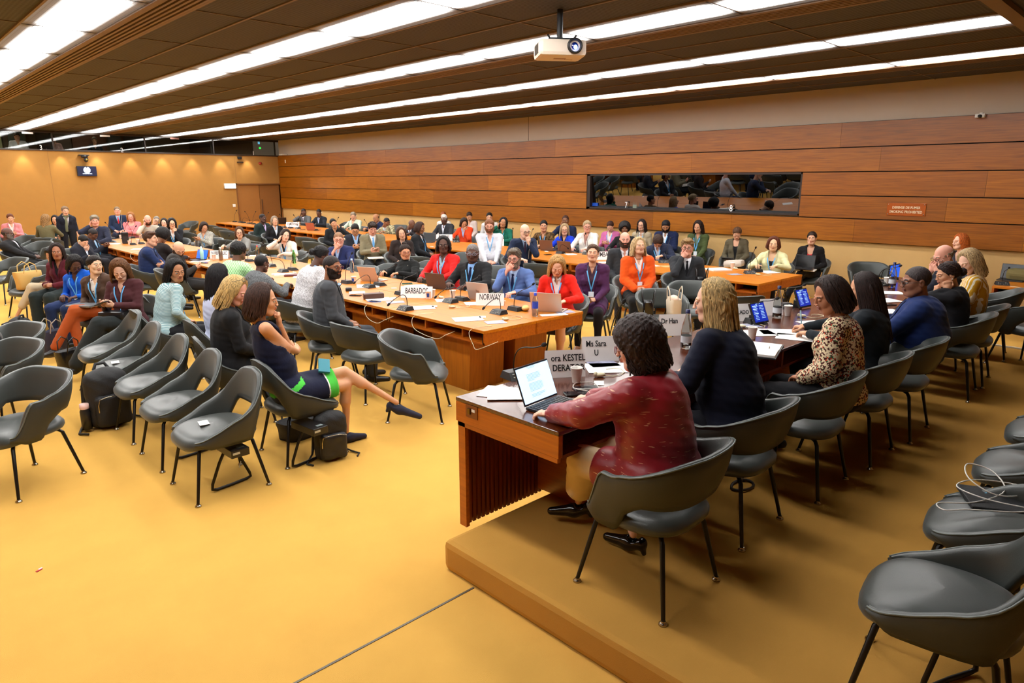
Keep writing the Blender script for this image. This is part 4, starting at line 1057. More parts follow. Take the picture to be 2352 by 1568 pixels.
    pts = [P, Nk, Hc]+[q for a in AR.values() for q in a[:2]]+([q for l in LG.values() for q in l[:3]]); pad = .17*max(1, fat)
    lo = [min(p[i] for p in pts)-pad for i in range(3)]; hi_ = [max(p[i] for p in pts)+pad for i in range(3)]; lo[2] = max(lo[2], .03); hi_[2] = Nk.z+.11
    for q in AR.values(): hi_[2] = max(hi_[2], q[1].z+.06, q[0].z+.09)
    G = grid(lo, hi_, h); X, Y, Z = G
    chest = ell(G, C0, (cw, cd, .185), TM); belly = ell(G, Wst+Vector((0, .012*fat, 0)), (cw*.93*(1+(fat-1)*.3), cd*.98*(1+(fat-1)*.9), .15))
    pel = ell(G, P+Vector((0, .0, .0)), (.168*fat**.7*(1 if male else 1.04), .125*fat, .115)); torso = smin(smin(chest, belly, .07), pel, .07)
    torso = smin(torso, cap(G, S[-1]*.92+Nk*.08-upv*.004, S[1]*.92+Nk*.08-upv*.004, .055 if male else .047), .06)
    if not male:
        for s in (-1, 1): torso = smin(torso, ell(G, C0+right*s*.062+fwd*(cd*.78)-upv*.015, (.056*fat, .050*fat, .055*fat), TM), .03)
    neck = cap(G, Nk-upv*.03, hb, .062*(1 if male else .86)*fat**.4, .050*(1 if male else .90))
    torso_n = smin(torso, neck, .03)
    ua = {}; fa = {}
    for s in (-1, 1):
        E, W_, *_ = AR[s]; ra = (.047 if male else .040)*fat**.7
        ua[s] = cap(G, S[s], E, ra+.006, ra*.86); fa[s] = cap(G, E, W_, ra*.88, .027 if male else .024)
    leg = {}; shn = {}
    for s in (-1, 1):
        Hj, K, A, TO = LG[s]; leg[s] = cap(G, Hj, K, th_w+.014, th_w*.74); cf = K.lerp(A, .33)+(K-A).cross(Vector((1, 0, 0))).normalized()*(-.012)
        shn[s] = smin(cap(G, K, A, .055*fat**.4, .036), cap(G, K.lerp(A, .12), cf, .048, .057*fat**.4), .03)
    sm_skin = skin_mat(skin)
    # body: one continuous mesh (torso, arms, legs, neck) with head and hands grown on
    sl = W['sleeve']; skirt = W['skirt']
    d = torso_n+.010
    for s in (-1, 1): d = smin(d, smin(ua[s], fa[s], .012)+(.006 if sl == 'long' else (0. if sl == 'none' else 0)), .03)
    for s in (-1, 1): d = smin(d, smin(leg[s], shn[s], .02)+(.0 if skirt or W['bare'] else .014), .03)
    v, f = nets(d, lo, h); mb = MB(); mb.join((v, f, None), Matrix.Identity(4))
    Mh4 = (Matrix.Translation(Hc) @ (Mh.to_4x4()) @ Matrix.Diagonal((sc*(1+(fat-1)*.35), sc, sc, 1)))
    mb.join(head_mesh(male, near), Mh4)
    for s in (-1, 1):
        for q in ((eye_m, .0112, .0795, 2), (iris_m, .0066, .0862, 3)):
            if pitch > 24 and q[3] == 3: continue
            tmp = MB(); tmp.ball((s*.031, q[2], .003), q[1] if q[3] == 2 else (.0062, .0052, .0062), 0, 10, 6); mb.join((np.array(tmp.v), tmp.f, [q[3] if pitch <= 24 else 0]*len(tmp.f)), Mh4)
        tmp = MB(); lz_ = .0108 if pitch <= 18 else .0045; tmp.ball((s*.031, .0795, lz_), (.0140, .0128, .0085 if pitch <= 18 else .0125), 0, 10, 6, Matrix.Rotation(R(14), 3, 'X')); mb.join((np.array(tmp.v), tmp.f, [0]*len(tmp.f)), Mh4)
    for s in (-1, 1):
        E, W_, hd, pn, pose = AR[s]; Mx = rotframe(hd, -Vector(pn)); 
        S4 = Mx.to_4x4() @ Matrix.Diagonal((-s, 1, 1, 1)); S4.translation = W_+hd*.012
        hv, hf, _ = hand_mesh(pose, near); hscale = (1.0 if male else .9)
        if s == 1: hf = hf[:, ::-1]
        mb.join((hv*hscale, hf, None), S4)
    # thumb must sit on the inner side: the template thumb is +x, mirrored per side above
    b_ = mb.build('body', [sm_skin, lip_mat(skin), eye_m, iris_m, hair_mat(hair[1]) if hair[0] != 'none' or beard else mat('brow_grey', (130, 110, 96))], root)
    # ---- garments
    px_, py_, pz_ = X-Nk.x, Y-Nk.y, Z-Nk.z
    lx = px_*right.x+py_*right.y+pz_*right.z; ly = px_*fwd.x+py_*fwd.y+pz_*fwd.z; lz = px_*upv.x+py_*upv.y+pz_*upv.z
    wr = .0022*(np.sin(X*70+Z*38+NP)*np.sin(Y*60-Z*50)+.6*np.sin(Z*120+X*30+NP*2))
    bare_t = W['top'] in ('dress',)
    th = {'jacket': .027, 'cardigan': .024, 'shirt': .017, 'sweater': .019, 'dress': .011, 'coat': .030}[W['top']]
    g = torso-th
    slv = {'long': 1., 'threeq': .72, 'short': .0, 'none': -1}[sl]
    for s in (-1, 1):
        E, W_, *_ = AR[s]; ra = (.047 if male else .040)*fat**.5; ex = th*.5+W['puff']
        if sl == 'none': g = smax(g, -cap(G, S[s]+right*s*.012+upv*.02, E, ra+.026, ra+.03), .010); continue
        if sl == 'short': g = smin(g, cap(G, S[s], S[s].lerp(E, .62), ra+ex+.006, ra+ex+.010), .035); continue
        We = E.lerp(W_, slv*.97 if slv == 1 else slv)
        g = smin(g, smin(cap(G, S[s], E, ra+ex+.005, ra*.9+ex), cap(G, E, We, ra*.92+ex, (.029+ex*.8) if slv == 1 else .036+ex*.6), .012), .032)
    hemz = {'jacket': P.z-.085, 'cardigan': P.z-.10, 'coat': P.z-.2, 'shirt': P.z-.03, 'sweater': P.z-.035, 'dress': P.z-.6}[W['top']]
    g = g+wr
    if W['top'] in ('jacket', 'cardigan', 'coat'):
        vd = W['vdepth']; wv = np.abs(lx)-(lz+vd)*(.062/vd)*1.0
        
        vcut = np.maximum(wv, -(ly-.0)); vcut = np.maximum(vcut, -(lz+vd))
        g = smax(g, -vcut, .006)
        g = smax(g, -(cap(G, Nk-upv*.05+fwd*.01, Nk+upv*.1+fwd*.02, .058 if male else .052)), .006)
    else:
        nr = {'crew': .060, 'v': .058, 'turtle': .0, 'scoop': .085}[W['neck']]
        if W['neck'] == 'turtle': g = smin(g, cap(G, Nk-upv*.02, Nk.lerp(hb, .75), .066, .060), .02)
        elif W['neck'] == 'v':
            wv = np.abs(lx)-(lz+.15)*.38; vcut = np.maximum(np.maximum(wv, -ly), -(lz+.15)); g = smax(g, -vcut, .005); g = smax(g, -cap(G, Nk-upv*.03, Nk+upv*.1, nr), .006)
        else: g = smax(g, -cap(G, Nk-upv*.03+fwd*(.015 if nr < .07 else .05), Nk+upv*.12+fwd*.05, nr), .006)
        if W['collar'] and W['top'] == 'shirt' and W['neck'] == 'v':
            for s in (-1, 1): g = np.minimum(g, cap(G, Nk+right*s*.052+fwd*-.02+upv*.012, Nk+right*s*.042+fwd*.085-upv*.035, .014, .010))
    if W['top'] == 'coat' and not stand: g = smin(g, smax(smin(smin(leg[-1], leg[1], .09), pel, .05)-.030, Y-(P.y+.30), .01), .03)
    if not (W['top'] == 'dress'): g = np.maximum(g, hemz-Z+.0*X)
    if W['top'] == 'dress' or skirt:
        sk_ = smin(smin(leg[-1], leg[1], .09), pel, .06)-.014
        Kq = (LG[-1][1]+LG[1][1])/2; cut = (Y-(P.y+(Kq.y-P.y)*W.get('hem', .8)))
        sk_ = smax(sk_, cut, .006)
    if W['top'] == 'dress': g = smin(g, sk_, .02)
    nm = {'jacket': 'jacket', 'cardigan': 'cardigan', 'coat': 'coat', 'shirt': 'shirt', 'sweater': 'sweater', 'dress': 'dress'}[W['top']]
    v, f = nets(g, lo, h); mb = MB(); mb.join((v, f, None), Matrix.Identity(4)); gm_ = [cloth(W['rgb'], W['kind'])]
    if W['trim']:
        gm_ += [cloth(W['trim']), cloth((225, 225, 220))]; c = v[f].mean(1); cy_ = P.y+(Kq.y-P.y)*W.get('hem', .8)
        for i in np.where((c[:, 1] > cy_-.085) & (c[:, 2] < P.z+.12))[0]: mb.m[i] = 1
        for i in np.where((c[:, 1] > cy_-.098) & (c[:, 1] <= cy_-.085) & (c[:, 2] < P.z+.12))[0]: mb.m[i] = 2
        for i in np.where((c[:, 1] < .05) & (np.abs(c[:, 2]-(P.z+.075+c[:, 1]*.5)) < .020))[0]: mb.m[i] = 1
    mb.build(nm, gm_, root)
    if W['top'] in ('jacket', 'cardigan', 'coat') and W['inner'] is not None:
        g2 = torso-.008; g2 = np.maximum(g2, P.z+.02-Z); g2 = np.maximum(g2, -(ly+.03))
        if W.get('ineck', 'v' if not W['collar'] else 'c') == 'scoop': g2 = smax(g2, -cap(G, Nk-upv*.04+fwd*.06, Nk+upv*.12+fwd*.06, .085), .005)
        elif W['tie'] is None: wv = np.abs(lx)-(lz+.11)*.34; g2 = smax(g2, -np.maximum(np.maximum(wv, -ly), -(lz+.11)), .005)
        if W['collar']:
            for s in (-1, 1): g2 = np.minimum(g2, cap(G, Nk+right*s*.054+fwd*-.03+upv*.022, Nk+right*s*.020+fwd*.088-upv*.030, .013, .011))
        v, f = nets(g2, lo, h); mb = MB(); mb.join((v, f, None), Matrix.Identity(4)); mb.build('shirt', cloth(W['inner'], W['ikind']), root)
    def surf(lz_, off, lx_=0.):
        c = Nk+upv*lz_+right*lx_; prev = None
        for k in range(70):
            p = c+fwd*(.27-.005*k)*max(1, fat); q = (np.array(p)-np.array(lo))/h; i0 = np.floor(q).astype(int)
            if (i0 < 0).any() or (i0+1 >= np.array(torso.shape)).any(): prev = None; continue
            f_ = q-i0; v_ = 0.
            for a_ in (0, 1):
                for b_ in (0, 1):
                    for c_ in (0, 1): v_ += torso[i0[0]+a_, i0[1]+b_, i0[2]+c_]*(f_[0] if a_ else 1-f_[0])*(f_[1] if b_ else 1-f_[1])*(f_[2] if c_ else 1-f_[2])
            if v_ < off:
                if prev is None: return p
                t_ = (prev[0]-off)/max(1e-6, prev[0]-v_); return prev[1].lerp(p, t_)
            prev = (v_, p)
        return c+fwd*.1
    def surf_old(lz_, off, lx_=0.):
        """point on the chest front at a height below the neck"""
        c = Nk+upv*lz_+right*lx_; best = None
        for k in range(60):
            p = c+fwd*(.26-.005*k)*fat
            q = (np.array(p)-np.array(lo))/h; i, j, kk = [int(round(a)) for a in q]
            if 0 <= i < torso.shape[0] and 0 <= j < torso.shape[1] and 0 <= kk < torso.shape[2] and torso[i, j, kk] < off: return p
        return c+fwd*.1
    if W['top'] in ('jacket', 'coat') and W['inner'] is not None and W['kind'] != 'silk':
        vd = W['vdepth']; lc = tuple(int(q*.86) for q in W['rgb'])
        for s in (-1, 1):
            mb = MB(); vs = []; K = 9
            for k in range(K):
                z_ = .012-(vd+.012)*k/(K-1); xi = max(0, (z_+vd)*.062/vd)+.004; q_ = k/(K-1); wd = np.interp(q_, (0, .18, .36, .42, 1), (.030, .045, .058, .050, .004)); 
                a_ = surf(z_, th+.006, s*xi); b2_ = surf(z_+.004, th+.009, s*(xi+wd*.5)); c_ = surf(z_+(.014 if .2 < q_ < .42 else 0), th+.007, s*(xi+wd)); vs += [a_, b2_, c_]
            fs = []
            for k in range(K-1): fs += [(3*k, 3*k+1, 3*k+4, 3*k+3), (3*k+1, 3*k+2, 3*k+5, 3*k+4)]
            mb.add(vs, fs, 0, False); mb.build('lapel', cloth(lc, W['kind'] if W['kind'] == 'fleck' else 'plain'), root)
    if W['tie']:
        mb = MB(); a0 = surf(-.045, .012); mb.ball(a0, (.018, .012, .018), 0, 8, 6)
        pr = [surf(z_, .016) for z_ in (-.05, -.09, -.14, -.20, -.27, -.33)]; ws = (.010, .017, .022, .026, .029, .031); vs = []
        for p, w_ in zip(pr, ws): vs += [p-right*w_, p+fwd*.004, p+right*w_]
        fs = []
        for i in range(len(pr)-1): fs += [(3*i, 3*i+1, 3*i+4, 3*i+3), (3*i+1, 3*i+2, 3*i+5, 3*i+4)]
        mb.add(vs, fs, 0, True); mb.build('tie', cloth(W['tie']), root)
    if W['lany']:
        mb = MB(); ends = []
        for s in (-1, 1):
            pr = [Nk+right*s*.060+upv*.010-fwd*.03, Nk+right*s*.066+upv*.004+fwd*.035]+[surf(z_, th+.012, s*.066*(1-k_)) for z_, k_ in ((-.07, .1), (-.13, .32), (-.20, .58), (-.27, .85), (-.30, .97))]; vs = []
            for p in pr: vs += [p-right*.008, p+right*.008]
            mb.add(vs, [(2*i, 2*i+1, 2*i+3, 2*i+2) for i in range(len(pr)-1)], 0, True); ends.append(pr[-1])
        e = (ends[0]+ends[1])/2; mb.tube([e, e-upv*.03+fwd*.005], .004, 5)
        ly_ = mb.build('lanyard', mat('lanyard_blue', (84, 160, 214), rough=.6), root)
        cc = e-upv*.075+fwd*.008; m3 = rotframe(fwd, upv); MB().box(cc, (.07, .003, .09), 0, m3).build('badge', mat('badge', (226, 232, 238), rough=.3), ly_)
    # ---- trousers
    if not skirt and W['top'] != 'dress':
        g = smin(pel-.014, torso-.004+np.maximum(0, Z-(P.z+.06))*3, .02)
        for s in (-1, 1):
            Hj, K, A, TO = LG[s]; lc = W.get('crop', .97); e = K.lerp(A, lc); ww = W.get('wide', .0)
            g = smin(g, smin(leg[s]-.012, cap(G, K, e, .066*fat**.4+ww*.4, .052+ww), .02), .018)
        v, f = nets(g+wr*.7, lo, h); mb = MB(); mb.join((v, f, None), Matrix.Identity(4)); mb.build('trousers', cloth(W['legs'], W['legkind']), root)
    elif skirt and W['top'] != 'dress':
        v, f = nets(sk_, lo, h); mb = MB(); mb.join((v, f, None), Matrix.Identity(4)); mb.build('skirt', cloth(W['legs'], W['legkind']), root)
        if W.get('tights'):
            g = smin(smin(leg[-1], shn[-1], .02)-.004, smin(leg[1], shn[1], .02)-.004, .01); v, f = nets(g, lo, h); mb = MB(); mb.join((v, f, None), Matrix.Identity(4)); mb.build('tights', cloth(W['tights']), root)
    # ---- shoes
    for s in (-1, 1):
        Hj, K, A, TO = LG[s]; hl = .008; lo2 = [min(A[i], TO[i])-.09 for i in range(3)]; up2 = [max(A[i], TO[i])+.07 for i in range(3)]; lo2[2] = min(A.z, TO.z)-.075
        if not stand and not near and top == 'hid': continue
        G2 = grid(lo2, up2, hl if near else .012); dr = (TO-A).normalized(); fl = Vector((dr.x, dr.y, dr.z)); sd = fl.cross(Vector((0, 0, 1))).normalized(); dn = -sd.cross(fl) if sd.cross(fl).z > 0 else sd.cross(fl)
        hl_ = A+dn*.052-fl*.03; to_ = TO+dn*.0+fl*.025
        d2 = smin(cap(G2, hl_, A+dn*.045+fl*.05, .036, .036), cap(G2, A+dn*.04+fl*.05, to_, .038, .028 if male else .024), .03)
        if W.get('heel'): d2 = smin(d2, cap(G2, hl_-fl*.005+dn*.01, hl_+dn*.055, .020, .014), .012); 
        d2 = smax(d2, cap(G2, A-dn*.04, A+dn*.012, .034, .034)*-1, .008) if not male else d2
        if not W.get('heel'): d2 = np.maximum(d2, (G2[0]-hl_.x)*dn.x+(G2[1]-hl_.y)*dn.y+(G2[2]-hl_.z)*dn.z-.030)
        v, f = nets(d2, lo2, hl if near else .012); mb = MB(); mb.join((v, f, None), Matrix.Identity(4))
        mb.build('shoe', mat('shoe_%d_%d_%d' % W['shoe'], W['shoe'], rough=W.get('gloss', .4)), root)
    # foot skin for bare ankles comes with the shin capsule
    # ---- hair, beard, glasses
    sd_ = NP*1.7 % 6.28
    if hair[0] != 'none':
        hm = hair_mesh(hair[0], near, hair[2] if len(hair) > 2 else .2, int(NP) % 7, male)
        o = hm.build('hair', hair_mat(hair[1]), root); o.matrix_local = Mh4
    if beard:
        G3 = grid((-.09, -.02, -.14), (.09, .13, .0), .006 if near else .009); X3, Y3, Z3 = G3
        d3 = head_sdf(G3, male)-.0055+.001*np.sin(X3*300)*np.sin(Z3*280); d3 = np.maximum(d3, Z3+.036-np.maximum(0, np.abs(X3)-.04)*1.2); d3 = np.maximum(d3, -(Z3+.128)); d3 = np.maximum(d3, -cap(G3, (-.017, .10, -.055), (.017, .10, -.055), .0115)); d3 = np.maximum(d3, .0-Y3)
        v, f = nets(d3, (-.09, -.02, -.14), .006 if near else .009); mb = MB(); mb.join((v, f, None), Matrix.Identity(4)); o = mb.build('beard', hair_mat(beard), root); o.matrix_local = Mh4
    if glasses:
        mb = MB(); up_ = glasses[1] if len(glasses) > 1 else 0; rgb = glasses[0]
        for s in (-1, 1):
            ring_ = [(s*.032+.0225*math.cos(a)*(1+.1*abs(math.cos(a))), .106-.003*abs(math.cos(a)), .002+.0185*math.sin(a)) for a in [2*PI*k/18 for k in range(18)]]; mb.tube(ring_, .0022, 5, closed=True)
            mb.tube([(s*.056, .102, .006), (s*.080, .07, .008), (s*.086, -.01, .006), (s*.084, -.03, -.006)], .0018, 5)
        mb.tube([(-.010, .108, .004), (0, .112, .007), (.010, .108, .004)], .002, 5)
        o = mb.build('glasses', mat('frame_%d_%d_%d' % rgb, rgb, rough=.3), root); M5 = Mh4.copy()
        if up_: M5 = Mh4 @ Matrix.Translation((0, -.035, .075)) @ Matrix.Rotation(R(38), 4, 'X')
        o.matrix_local = M5
        mb = MB()
        for s in (-1, 1): mb.add([(s*.032+.021*math.cos(a), .106, .002+.0175*math.sin(a)) for a in [2*PI*k/16 for k in range(16)]], [tuple(range(16))], 0)
        mb.build('lens', pane_mat('lens_pane', (.93, .94, .95), .07), o)
    for e in extra:
        if e in ('phones', 'phonesr'):
            s = -1 if e == 'phones' else 1; o = MB().lathe([(0, .012), (.016, .014), (.022, .008), (.022, -.004), (.0, -.006)], (s*.088, -.006, -.004), 14, rot=Matrix.Rotation(R(90*s), 3, 'Y')).build('earpiece', ivory, root); o.matrix_local = Mh4
        if e == 'cord':
            a = Hc+Mh @ Vector((-.088, 0, -.02)); MB().tube([a, Nk+right*-.1+fwd*.10-upv*.05, C0+fwd*.16-right*.07, P+Vector((-.08, .2, .16))], .0035, 5).build('cord', mat('cord_pale', (206, 200, 180), rough=.5), root)
        if e == 'earring':
            for s in (-1, 1):
                o = MB().tube([(s*.084+.001*k, -.004+.016*math.sin(a), -.050+.016*math.cos(a)) for k, a in enumerate([2*PI*q/14 for q in range(14)])], .002, 5, closed=True).build('earring', mat('gold', (210, 160, 70), rough=.25, metal=1.), root); o.matrix_local = Mh4
        if e == 'stud':
            for s in (-1, 1): o = MB().ball((s*.086, -.002, -.036), .006, 0, 8, 6).build('earring', mat('pearl', (236, 230, 220), rough=.2), root); o.matrix_local = Mh4
    if scarf:
        mb = MB(); a = [2*PI*k/14 for k in range(14)]; mb.tube([Nk+right*.068*math.cos(q)+fwd*(.06*math.sin(q)+.015)+upv*(.02+.012*math.sin(3*q)) for q in a], .022, 8, closed=True)
        mb.tube([Nk+fwd*.09+right*.02, surf(-.12, .03, .02), surf(-.25, .03, .03), surf(-.36, .03, .03)], [.02, .03, .034, .03], 8); mb.build('scarf', cloth(scarf), root)
    return root

# ================================================================ WHO SITS WHERE
PALE = (226, 178, 152); FAIR = (216, 164, 134); WARM = (200, 146, 112); TAN = (176, 122, 86); BROWN = (136, 90, 62); DARK = (104, 68, 50); DEEP = (88, 58, 46); ROSY = (222, 160, 138)
BLK = (24, 20, 20); DBR = (48, 32, 24); BRN = (84, 54, 36); LBR = (128, 90, 58); BLO = (196, 166, 116); DBLO = (166, 134, 92); GRY = (128, 120, 110); LGR = (178, 170, 156); RED = (156, 84, 40)
G_BLK = ((24, 22, 24),)
def held(root, name, label, cat, loc, dims, m, rot=(0, 0, 0), bevel=.003, screen=None):
    """a thing held in the lap or hands, placed in the sitter's frame but standing on its own"""
    M = Matrix.Translation(root.location) @ Matrix.Rotation(root.rotation_euler[2], 4, 'Z') @ Matrix.Translation(loc) @ Euler([R(a) for a in rot]).to_matrix().to_4x4()
    t = thing(name, label, cat); t.matrix_world = M
    MB().box((0, 0, 0), dims, 0, None, bevel).build('body' if name != 'phone' else 'phone_body', m, t)
    if screen: MB().box((0, 0, dims[2]/2+.0006), (dims[0]*.92, dims[1]*.94, .001)).build('screen', screen, t)
    return t
glow = emis('phone_glow', (120, 170, 255), 1.2)
pers = person
# --- double row of chairs in the left half: row facing left
a = pers('woman with long brown wavy hair and maroon blouse looking down at her phone', 0, (2.15,8.713,1.276), 212, '-8', 34, 0, False, PALE, ('wavy', (104, 66, 36), .24), dict(top='shirt', rgb=(70, 34, 38), lany=True, legs=(38, 42, 42), wide=.03, neck='v'), ('phone', 'phone'), 'cross', near=True, ch='side', chl='side chair under the woman with long brown wavy hair', fat=1.1)
held(a, 'phone', 'dark phone held by the woman in the maroon blouse', 'phone', (0, .37, .83), (.075, .15, .01), black, (20, 0, 90))
held(a, 'handbag', 'black leather bag on the lap of the woman in the maroon blouse', 'bag', (.02, .20, .665), (.30, .17, .09), mat('bag_black', (24, 24, 28), rough=.35, bump=.2, bscale=60), (0, 0, 12), .03)
b = pers('woman in brown blazer and floral blouse with hair tied back and earphones', 0, (2.15,9.814,1.242), 212, '28', 2, 0, False, (224, 182, 148), ('pony', (36, 26, 22), .12), dict(top='jacket', rgb=(74, 54, 42), inner=(222, 212, 200), ikind='floral', lany=True, legs=(166, 78, 34), collar=False, vdepth=.36), ('lap', 'lap'), 'cross', near=True, ch='side', chl='side chair under the woman in the brown blazer', extra=('stud',))
held(b, 'laptop', 'closed grey laptop on the lap of the woman in the brown blazer', 'laptop', (.0, .30, .655), (.33, .23, .02), mat('laptop_grey', (120, 122, 126), rough=.35, metal=.5), (0, 0, 5))
pers('woman with black braids in cobalt blue shirt looking down', 0, (2.12,10.732,1.174), 212, '10', 38, 0, False, DEEP, ('locs', BLK, .13), dict(top='shirt', rgb=(16, 84, 190), lany=True, legs=(30, 44, 80)), ('lap', 'lap'), near=True, ch='side', chl='side chair under the woman in the cobalt shirt')
c = pers('woman with long dark hair in burgundy jacket glancing towards the camera', 0, (2.16,12.001,1.248), 212, '-6', 4, 0, False, (158, 104, 76), ('long', (40, 28, 26), .26), dict(top='jacket', rgb=(84, 22, 34), inner=(20, 16, 20), collar=False, legs=(34, 42, 42), wide=.03), ('clasp', 'clasp'), near=True, ch='side', chl='side chair under the woman in the burgundy jacket')
held(c, 'phone', 'small phone held by the woman in the burgundy jacket', 'phone', (.0, .36, .72), (.07, .14, .01), mat('phone_tan', (150, 120, 84), rough=.4), (10, 0, 60))
pers('person in beige cropped trousers with crossed legs behind the burgundy jacket', 0, (2.16, 12.35, 1.16), 205, 205, 30, 0, False, WARM, ('bob', BLK, .1), dict(top='shirt', rgb=(40, 40, 44), legs=(188, 170, 140), crop=.62), ('lap', 'lap'), 'cross', near=False, ch='side', chl='side chair under the person in beige trousers')
# --- row facing the table
pers('woman in sleeveless navy and green dress sitting with crossed legs and arms folded', 0, (2.2,5.028,1.378), -4, '82', 6, 0, False, (212, 156, 118), ('bob', (62, 38, 28), .12), dict(top='dress', rgb=(20, 24, 48), neck='crew', sleeve='none', trim=(74, 190, 66), kind='plain', heel=True, shoe=(26, 28, 50), gloss=.8, hem=.78), ('chin', ((2.46, 5.08, .80), (-.8, .5, .25), (0, -.8, -.5), 'relax', (.5, .5, -1))), {-1: ((.02, .44, .62), (.235, .80, .33), (.34, .93, .22)), 1: ((.06, .43, .52), (.02, .43, .10), (.02, .57, .03))}, near=True, ch='side', chp=(2.385, 4.93, -2), chl='side chair at the row end under the woman in the navy dress', lean=-.12, leanx=-.12, hs=1.03, fat=1.05)
pers('woman with blonde hair and glasses pushed up in black blazer whispering to her neighbour', 0, (2.36,5.943,1.328), -10, '62', 24, 0, False, ROSY, ('bob', (206, 172, 112), .17), dict(top='jacket', rgb=(28, 28, 30), inner=(30, 28, 32), collar=False, legs=(24, 24, 26)), ('lap', 'lap'), near=True, ch='side', chl='side chair under the woman in the black blazer', glasses=((20, 18, 20), 1), fat=1.22, leanx=.08, extra=('earring',), hs=1.04)
pers('woman with long black hair and glasses in pale lavender shirt', 0, (2.6,6.923,1.334), 0, 0, 6, 0, False, WARM, ('long', (22, 18, 22), .30), dict(top='shirt', rgb=(196, 204, 232), legs=(30, 30, 36)), ('lap', 'lap'), near=True, ch='side', chl='side chair under the woman in the lavender shirt', glasses=((60, 40, 40),), extra=('stud',))
pers('woman with dark hair in teal striped blouse turned towards the camera', 0, (2.5,7.898,1.31), 0, '24', 12, 0, False, TAN, ('bob', BLK, .15), dict(top='shirt', rgb=(120, 156, 160), kind='fine', legs=(24, 24, 28), lany=True, neck='crew'), ('lap', 'lap'), near=True, ch='side', chl='side chair under the woman in the teal blouse', fat=1.12, lean=.18)
# --- near side of the middle table row
pers('man in charcoal suit and glasses with close-cropped hair looking over his shoulder', 0, (3.62,6.498,1.387), -24, '50', 4, 0, True, (150, 98, 68), ('buzz', (40, 30, 28)), dict(top='jacket', rgb=(66, 68, 72), inner=(222, 214, 224), tie=(24, 26, 34), legs=(60, 62, 66)), ('lap', 'lap'), near=True, glasses=((50, 30, 24),), beard=(40, 30, 26), chl='armchair under the man in the charcoal suit', fat=1.18, extra=('phones', 'cord'))
a = pers('woman with braided bun in pale grey tweed jacket leaning over the table', 0, (4.15,7.702,1.374), 0, -4, 26, 0, False, DEEP, ('bun', BLK), dict(top='jacket', rgb=(164, 162, 164), kind='fleck', inner=(150, 180, 210), legs=(34, 38, 60)), ('table', 'phone'), near=True, chl='armchair under the woman in the grey tweed jacket', fat=1.1, lean=.34)
pers('woman with swept back black hair in dark grey jacket with black cuff bands', 0, (3.85,8.759,1.209), 6, 14, 12, 0, False, DEEP, ('buzz', BLK), dict(top='jacket', rgb=(74, 76, 78), kind='fleck', inner=(40, 40, 44), collar=False, legs=(30, 30, 34)), ('lap', 'table'), near=True, chl='armchair under the woman in the dark grey jacket', fat=1.3, lean=.12, extra=('stud',))
pers('man with curly black hair in mint green jacket seen from behind', 0, (3.85,9.474,1.324), 10, 18, 8, 0, True, DARK, ('curly', BLK), dict(top='jacket', rgb=(146, 196, 136), kind='check', inner=(220, 220, 215), legs=(30, 30, 34)), ('table', 'table'), near=True, chl='armchair under the man in the mint green jacket', fat=1.25)
pers('balding bearded man in black suit looking down at his phone', 0, (3.75,11.601,1.211), -20, '20', 40, 0, True, FAIR, ('fringe', BRN), dict(top='jacket', rgb=(44, 40, 38), inner=(70, 80, 84), legs=(36, 34, 34)), ('phone', 'phone'), near=False, chl='armchair under the balding bearded man', beard=(70, 44, 28), fat=1.15)
pers('man with swept brown hair in navy suit in profile with folded arms', 0, (3.6,12.465,1.333), -20, '68', 0, 0, True, FAIR, ('sidepart', BRN), dict(top='jacket', rgb=(32, 46, 86), inner=(214, 220, 232), tie=(110, 160, 210), legs=(30, 40, 70)), ('cross', 'cross'), near=True, chl='armchair under the man in the navy suit', fat=1.15)
pers('person with dark afro hair bending low behind the man in navy', 0, (4,13.145,1.309), 20, 20, 34, 0, False, BROWN, ('afro', BLK), dict(top='jacket', rgb=(40, 34, 34), inner=(60, 60, 60), legs=(30, 30, 34)), ('table', 'table'), chl='armchair under the person with afro hair')
# --- far side of the middle table row
pers('woman with topknot and glasses in black turtleneck sweater', 0, (6.15,8.765,1.196), 188, '14', 4, 0, False, (196, 140, 106), ('topbun', DBR), dict(top='sweater', rgb=(26, 28, 28), neck='turtle', legs=(26, 26, 30)), ('table', 'table'), near=True, chl='armchair under the woman in the black turtleneck', glasses=((150, 96, 70),), fat=1.28, extra=('cord',))
pers('woman with short braids and glasses in bright red blazer', 0, (6.15,7.805,1.371), 190, '-4', 2, 0, False, DEEP, ('locs', BLK, .07), dict(top='jacket', rgb=(216, 32, 30), inner=(150, 176, 190), ikind='floral', collar=False, legs=(26, 26, 30), lany=True, vdepth=.30), ('table', 'table'), near=True, chl='armchair under the woman in the bright red blazer', glasses=((60, 30, 26),), fat=1.25)
pers('man with cropped grey hair and blue glinting glasses in black suit', 0, (6.1,7.103,1.319), 192, '-6', 8, 0, True, DEEP, ('buzz', (120, 112, 108)), dict(top='jacket', rgb=(34, 34, 36), inner=(128, 166, 216), tie=(22, 28, 60), legs=(30, 30, 34), lany=True), ('table', 'table'), near=True, chl='armchair under the man in the black suit', glasses=((150, 150, 170),), fat=1.25)
pers('man with grey hair and beard in light blue suit holding hand to mouth', 0, (6.1,6.281,1.304), 200, '-16', 6, 0, True, ROSY, ('quiff', (110, 98, 84)), dict(top='jacket', rgb=(84, 108, 160), inner=(176, 202, 240), tie=(22, 28, 66), legs=(70, 90, 140), lany=True), ('table', 'mouth'), near=True, chl='armchair under the man in the light blue suit', glasses=((40, 26, 30),), beard=(130, 116, 100), fat=1.05)
